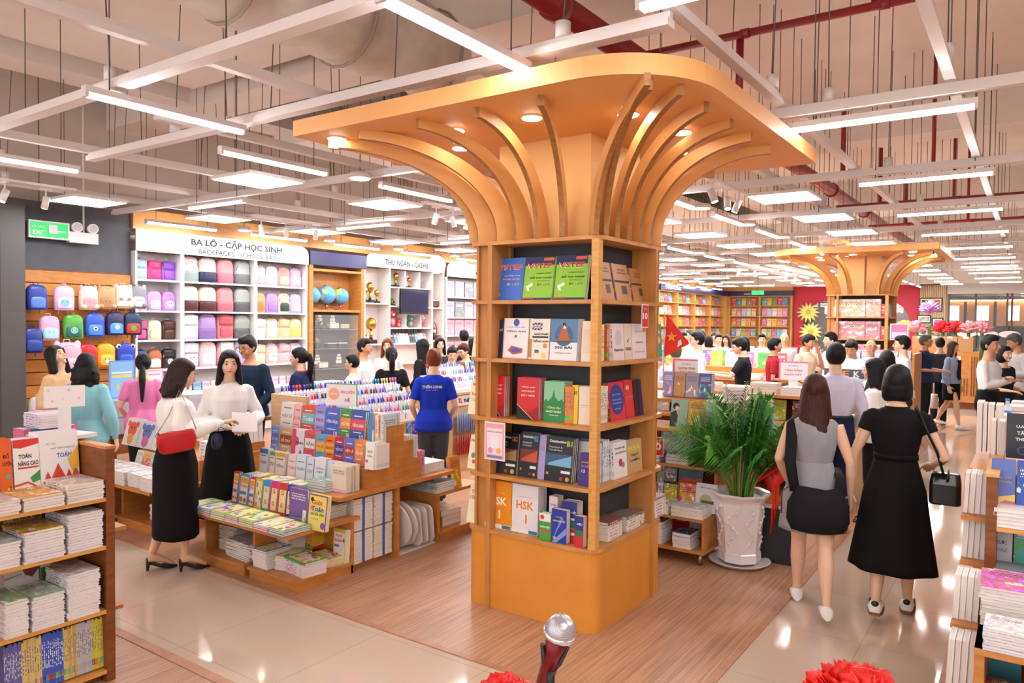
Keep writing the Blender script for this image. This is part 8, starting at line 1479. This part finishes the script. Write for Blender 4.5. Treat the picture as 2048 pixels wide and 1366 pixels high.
# carried things
x, y = toward(350, 5.58); r = root('shoulder_bag', 'red leather shoulder bag on a chain at the blouse woman s hip', 'bag', (x, y, 1.0), face(350, 'r', 12))
r['label'] = 'red leather shoulder bag hanging on a chain'
M = Matrix.Translation(Vector((-.24, .04, .01))) @ Matrix.Rotation(-.12, 4, 'X')
b = MB(); b.loft([[M @ Vector((xx, yy*1.0, zz)) for xx, yy, zz in [(.035*math.cos(a)*s, .13*math.sin(a)*s, z) for a in [2*PI*i/20 for i in range(20)]]] for z, s in ((-.08, .75), (-.06, .95), (.0, 1.05), (.05, 1.02), (.07, .9), (.075, .6))]); b.build('bag_body', mat('red_leather', '#C81E24', .35), r)
b = MB(); b.tube([M @ Vector((0, -.14, .06)), Vector((-.2, -.06, .2)), Vector((-.13, .0, .37)), Vector((-.19, .08, .2)), M @ Vector((0, .14, .06))], .004, seg=5); b.build('chain', STEEL, r)
x, y = toward(1632, 4.92); r = root('hobo_bag', 'large slouchy black fabric bag on the grey dress woman', 'bag', (x, y, 0), face(1632, 'b', 4)); r.scale = (-1, 1, 1)
b = MB(); b.loft([[Vector((.02+rx*math.cos(a), .17+ry*math.sin(a), z+.03*math.cos(a)*math.cos(a)*(1 if z > .7 else 0))) for a in [2*PI*i/28 for i in range(28)]] for z, rx, ry in ((.56, .1, .03), (.575, .16, .05), (.64, .19, .07), (.72, .185, .065), (.79, .15, .045), (.83, .12, .02))]); b.build('bag_body', cloth('#1C1B20'), r)
b = MB(); b.tube([(-.12, .17, .82), (-.15, .12, 1.0), (-.14, .05, 1.24), (-.1, -.02, 1.29), (-.1, -.08, 1.2)], [(.03, .012), (.035, .012), (.035, .01), (.03, .008), (.02, .008)], seg=8, up=(1, 0, 0)); b.tube([(.14, .17, .8), (.16, .1, .9), (.14, -.02, .95)], [(.03, .01)]*3, seg=8, up=(1, 0, 0)); b.build('strap', cloth('#1C1B20'), r)
MB().tube([(-.15, .2, .86), (-.2, .2, .82), (-.2, .21, .68)], .004, seg=5).build('drawstring', BLACK, r)
x, y = toward(1797, 4.86); r = root('handbag', 'boxy black leather handbag at the bobbed woman s elbow', 'bag', (x, y, .0), face(1790, 'b', -4)); r['label'] = 'boxy black leather handbag hanging from a long strap'; r.scale = (-1, 1, 1)
b = MB(); b.loft([[(x_*k1, y_*k2, z_) for x_, y_ in rrect(-.088, -.1, .088, .1, .03, 5)] for z_, k1, k2 in ((.77, .92, .9), (.78, 1, 1), (.9, 1, 1), (.955, .9, .4), (.96, .8, .3))], smooth=False); b.build('bag_body', mat('black_leather', '#121214', .22), r).location = (.285, -.02, .0)
b = MB(); b.tube([(.27, -.0, .96), (.235, .06, 1.1), (.17, .1, 1.25), (.11, .03, 1.375), (.11, -.07, 1.32)], [(.014, .004)]*5, seg=6); b.build('strap', BLACK, r)
MB().tube([(.29, -.1, .9), (.3, -.1, .97), (.3, .06, .97), (.29, .06, .9)], .006, seg=6).build('handle', BLACK, r)
x, y = toward(1905, 13.75); r = root('tote_bag', 'cream tote bag carried by the woman in blazer', 'bag', (x-.05, y+.28, .36), .2); MB().loft([[Vector((rx*math.cos(a), .07*math.sin(a), z)) for a in [2*PI*i/20 for i in range(20)]] for z, rx in ((0, .13), (.02, .16), (.2, .14), (.26, .11))]).build('bag_body', cloth('#E8DDD0'), r); MB().tube([(-.1, 0, .25), (-.03, 0, .5), (.03, 0, .5), (.1, 0, .25)], .008, seg=6).build('strap', cloth('#E8DDD0'), r)
x, y = toward(458, 6.3); fr = face(458, 'f', 6); c_, s_ = math.cos(fr), math.sin(fr)
def infront(dx, dy): return (x+c_*dx-s_*dy, y+s_*dx+c_*dy)
q = infront(.085, -.335); r = root('paper_sheet', 'white folded paper held by the facing woman', 'paper', (q[0], q[1], 1.045), fr+.1); r.rotation_euler = (-.55, .12, fr+.12); MB().box(-.1, 0, -.07, .1, .002, .1).box(-.1, .004, -.075, .1, .006, .09).build('sheet', mat('paper', '#F6F4F6', .6), r)
q = infront(-.12, -.25); r = root('small_purse', 'little navy purse dangling between the two women', 'purse', (q[0], q[1], .9), fr); MB().ball((0, 0, 0), (.045, .02, .07)).build('purse_body', mat('navy_satin', '#20284A', .3), r); MB().tube([(0, 0, .06), (.02, 0, .12), (.06, 0, .1)], .004, seg=5).build('wrist_loop', mat('navy_satin', '#20284A', .3), r)
# lettering on shirts
for px, dp, off, s, w_, h_, z, m_ in ((868, 7.62, 2, 'THIÊN LONG', .2, .035, 1.23, WHITE),):
    x, y = toward(px, dp); rz = face(px, 'b', off); o = [o for o in bpy.data.objects if o.get('label', '').startswith('woman in royal blue')][0]
    text(s, w_, h_, m_, o, (0.02, .128, z), (0, 0, PI)); text('BÚT VIẾT', w_*.6, .012, m_, o, (0.02, .128, z-.035), (0, 0, PI), bold=False)
# ---------------- keep every label within sixteen words ----------------
for o in bpy.data.objects:
    l = o.get('label')
    if l:
        for a, b_ in ((' from the top', ' from top'), (' in the row ', ' in row '), (' on edge', ''), (' of the ', ' of '), (' on the ', ' on '), (' from the ', ' from '), (' at the ', ' at '), (' the ', ' ')):
            if len(l.replace('-', ' ').split()) <= 16: break
            l = l.replace(a, b_)
        o['label'] = l
bpy.data.scenes.remove(TMP)
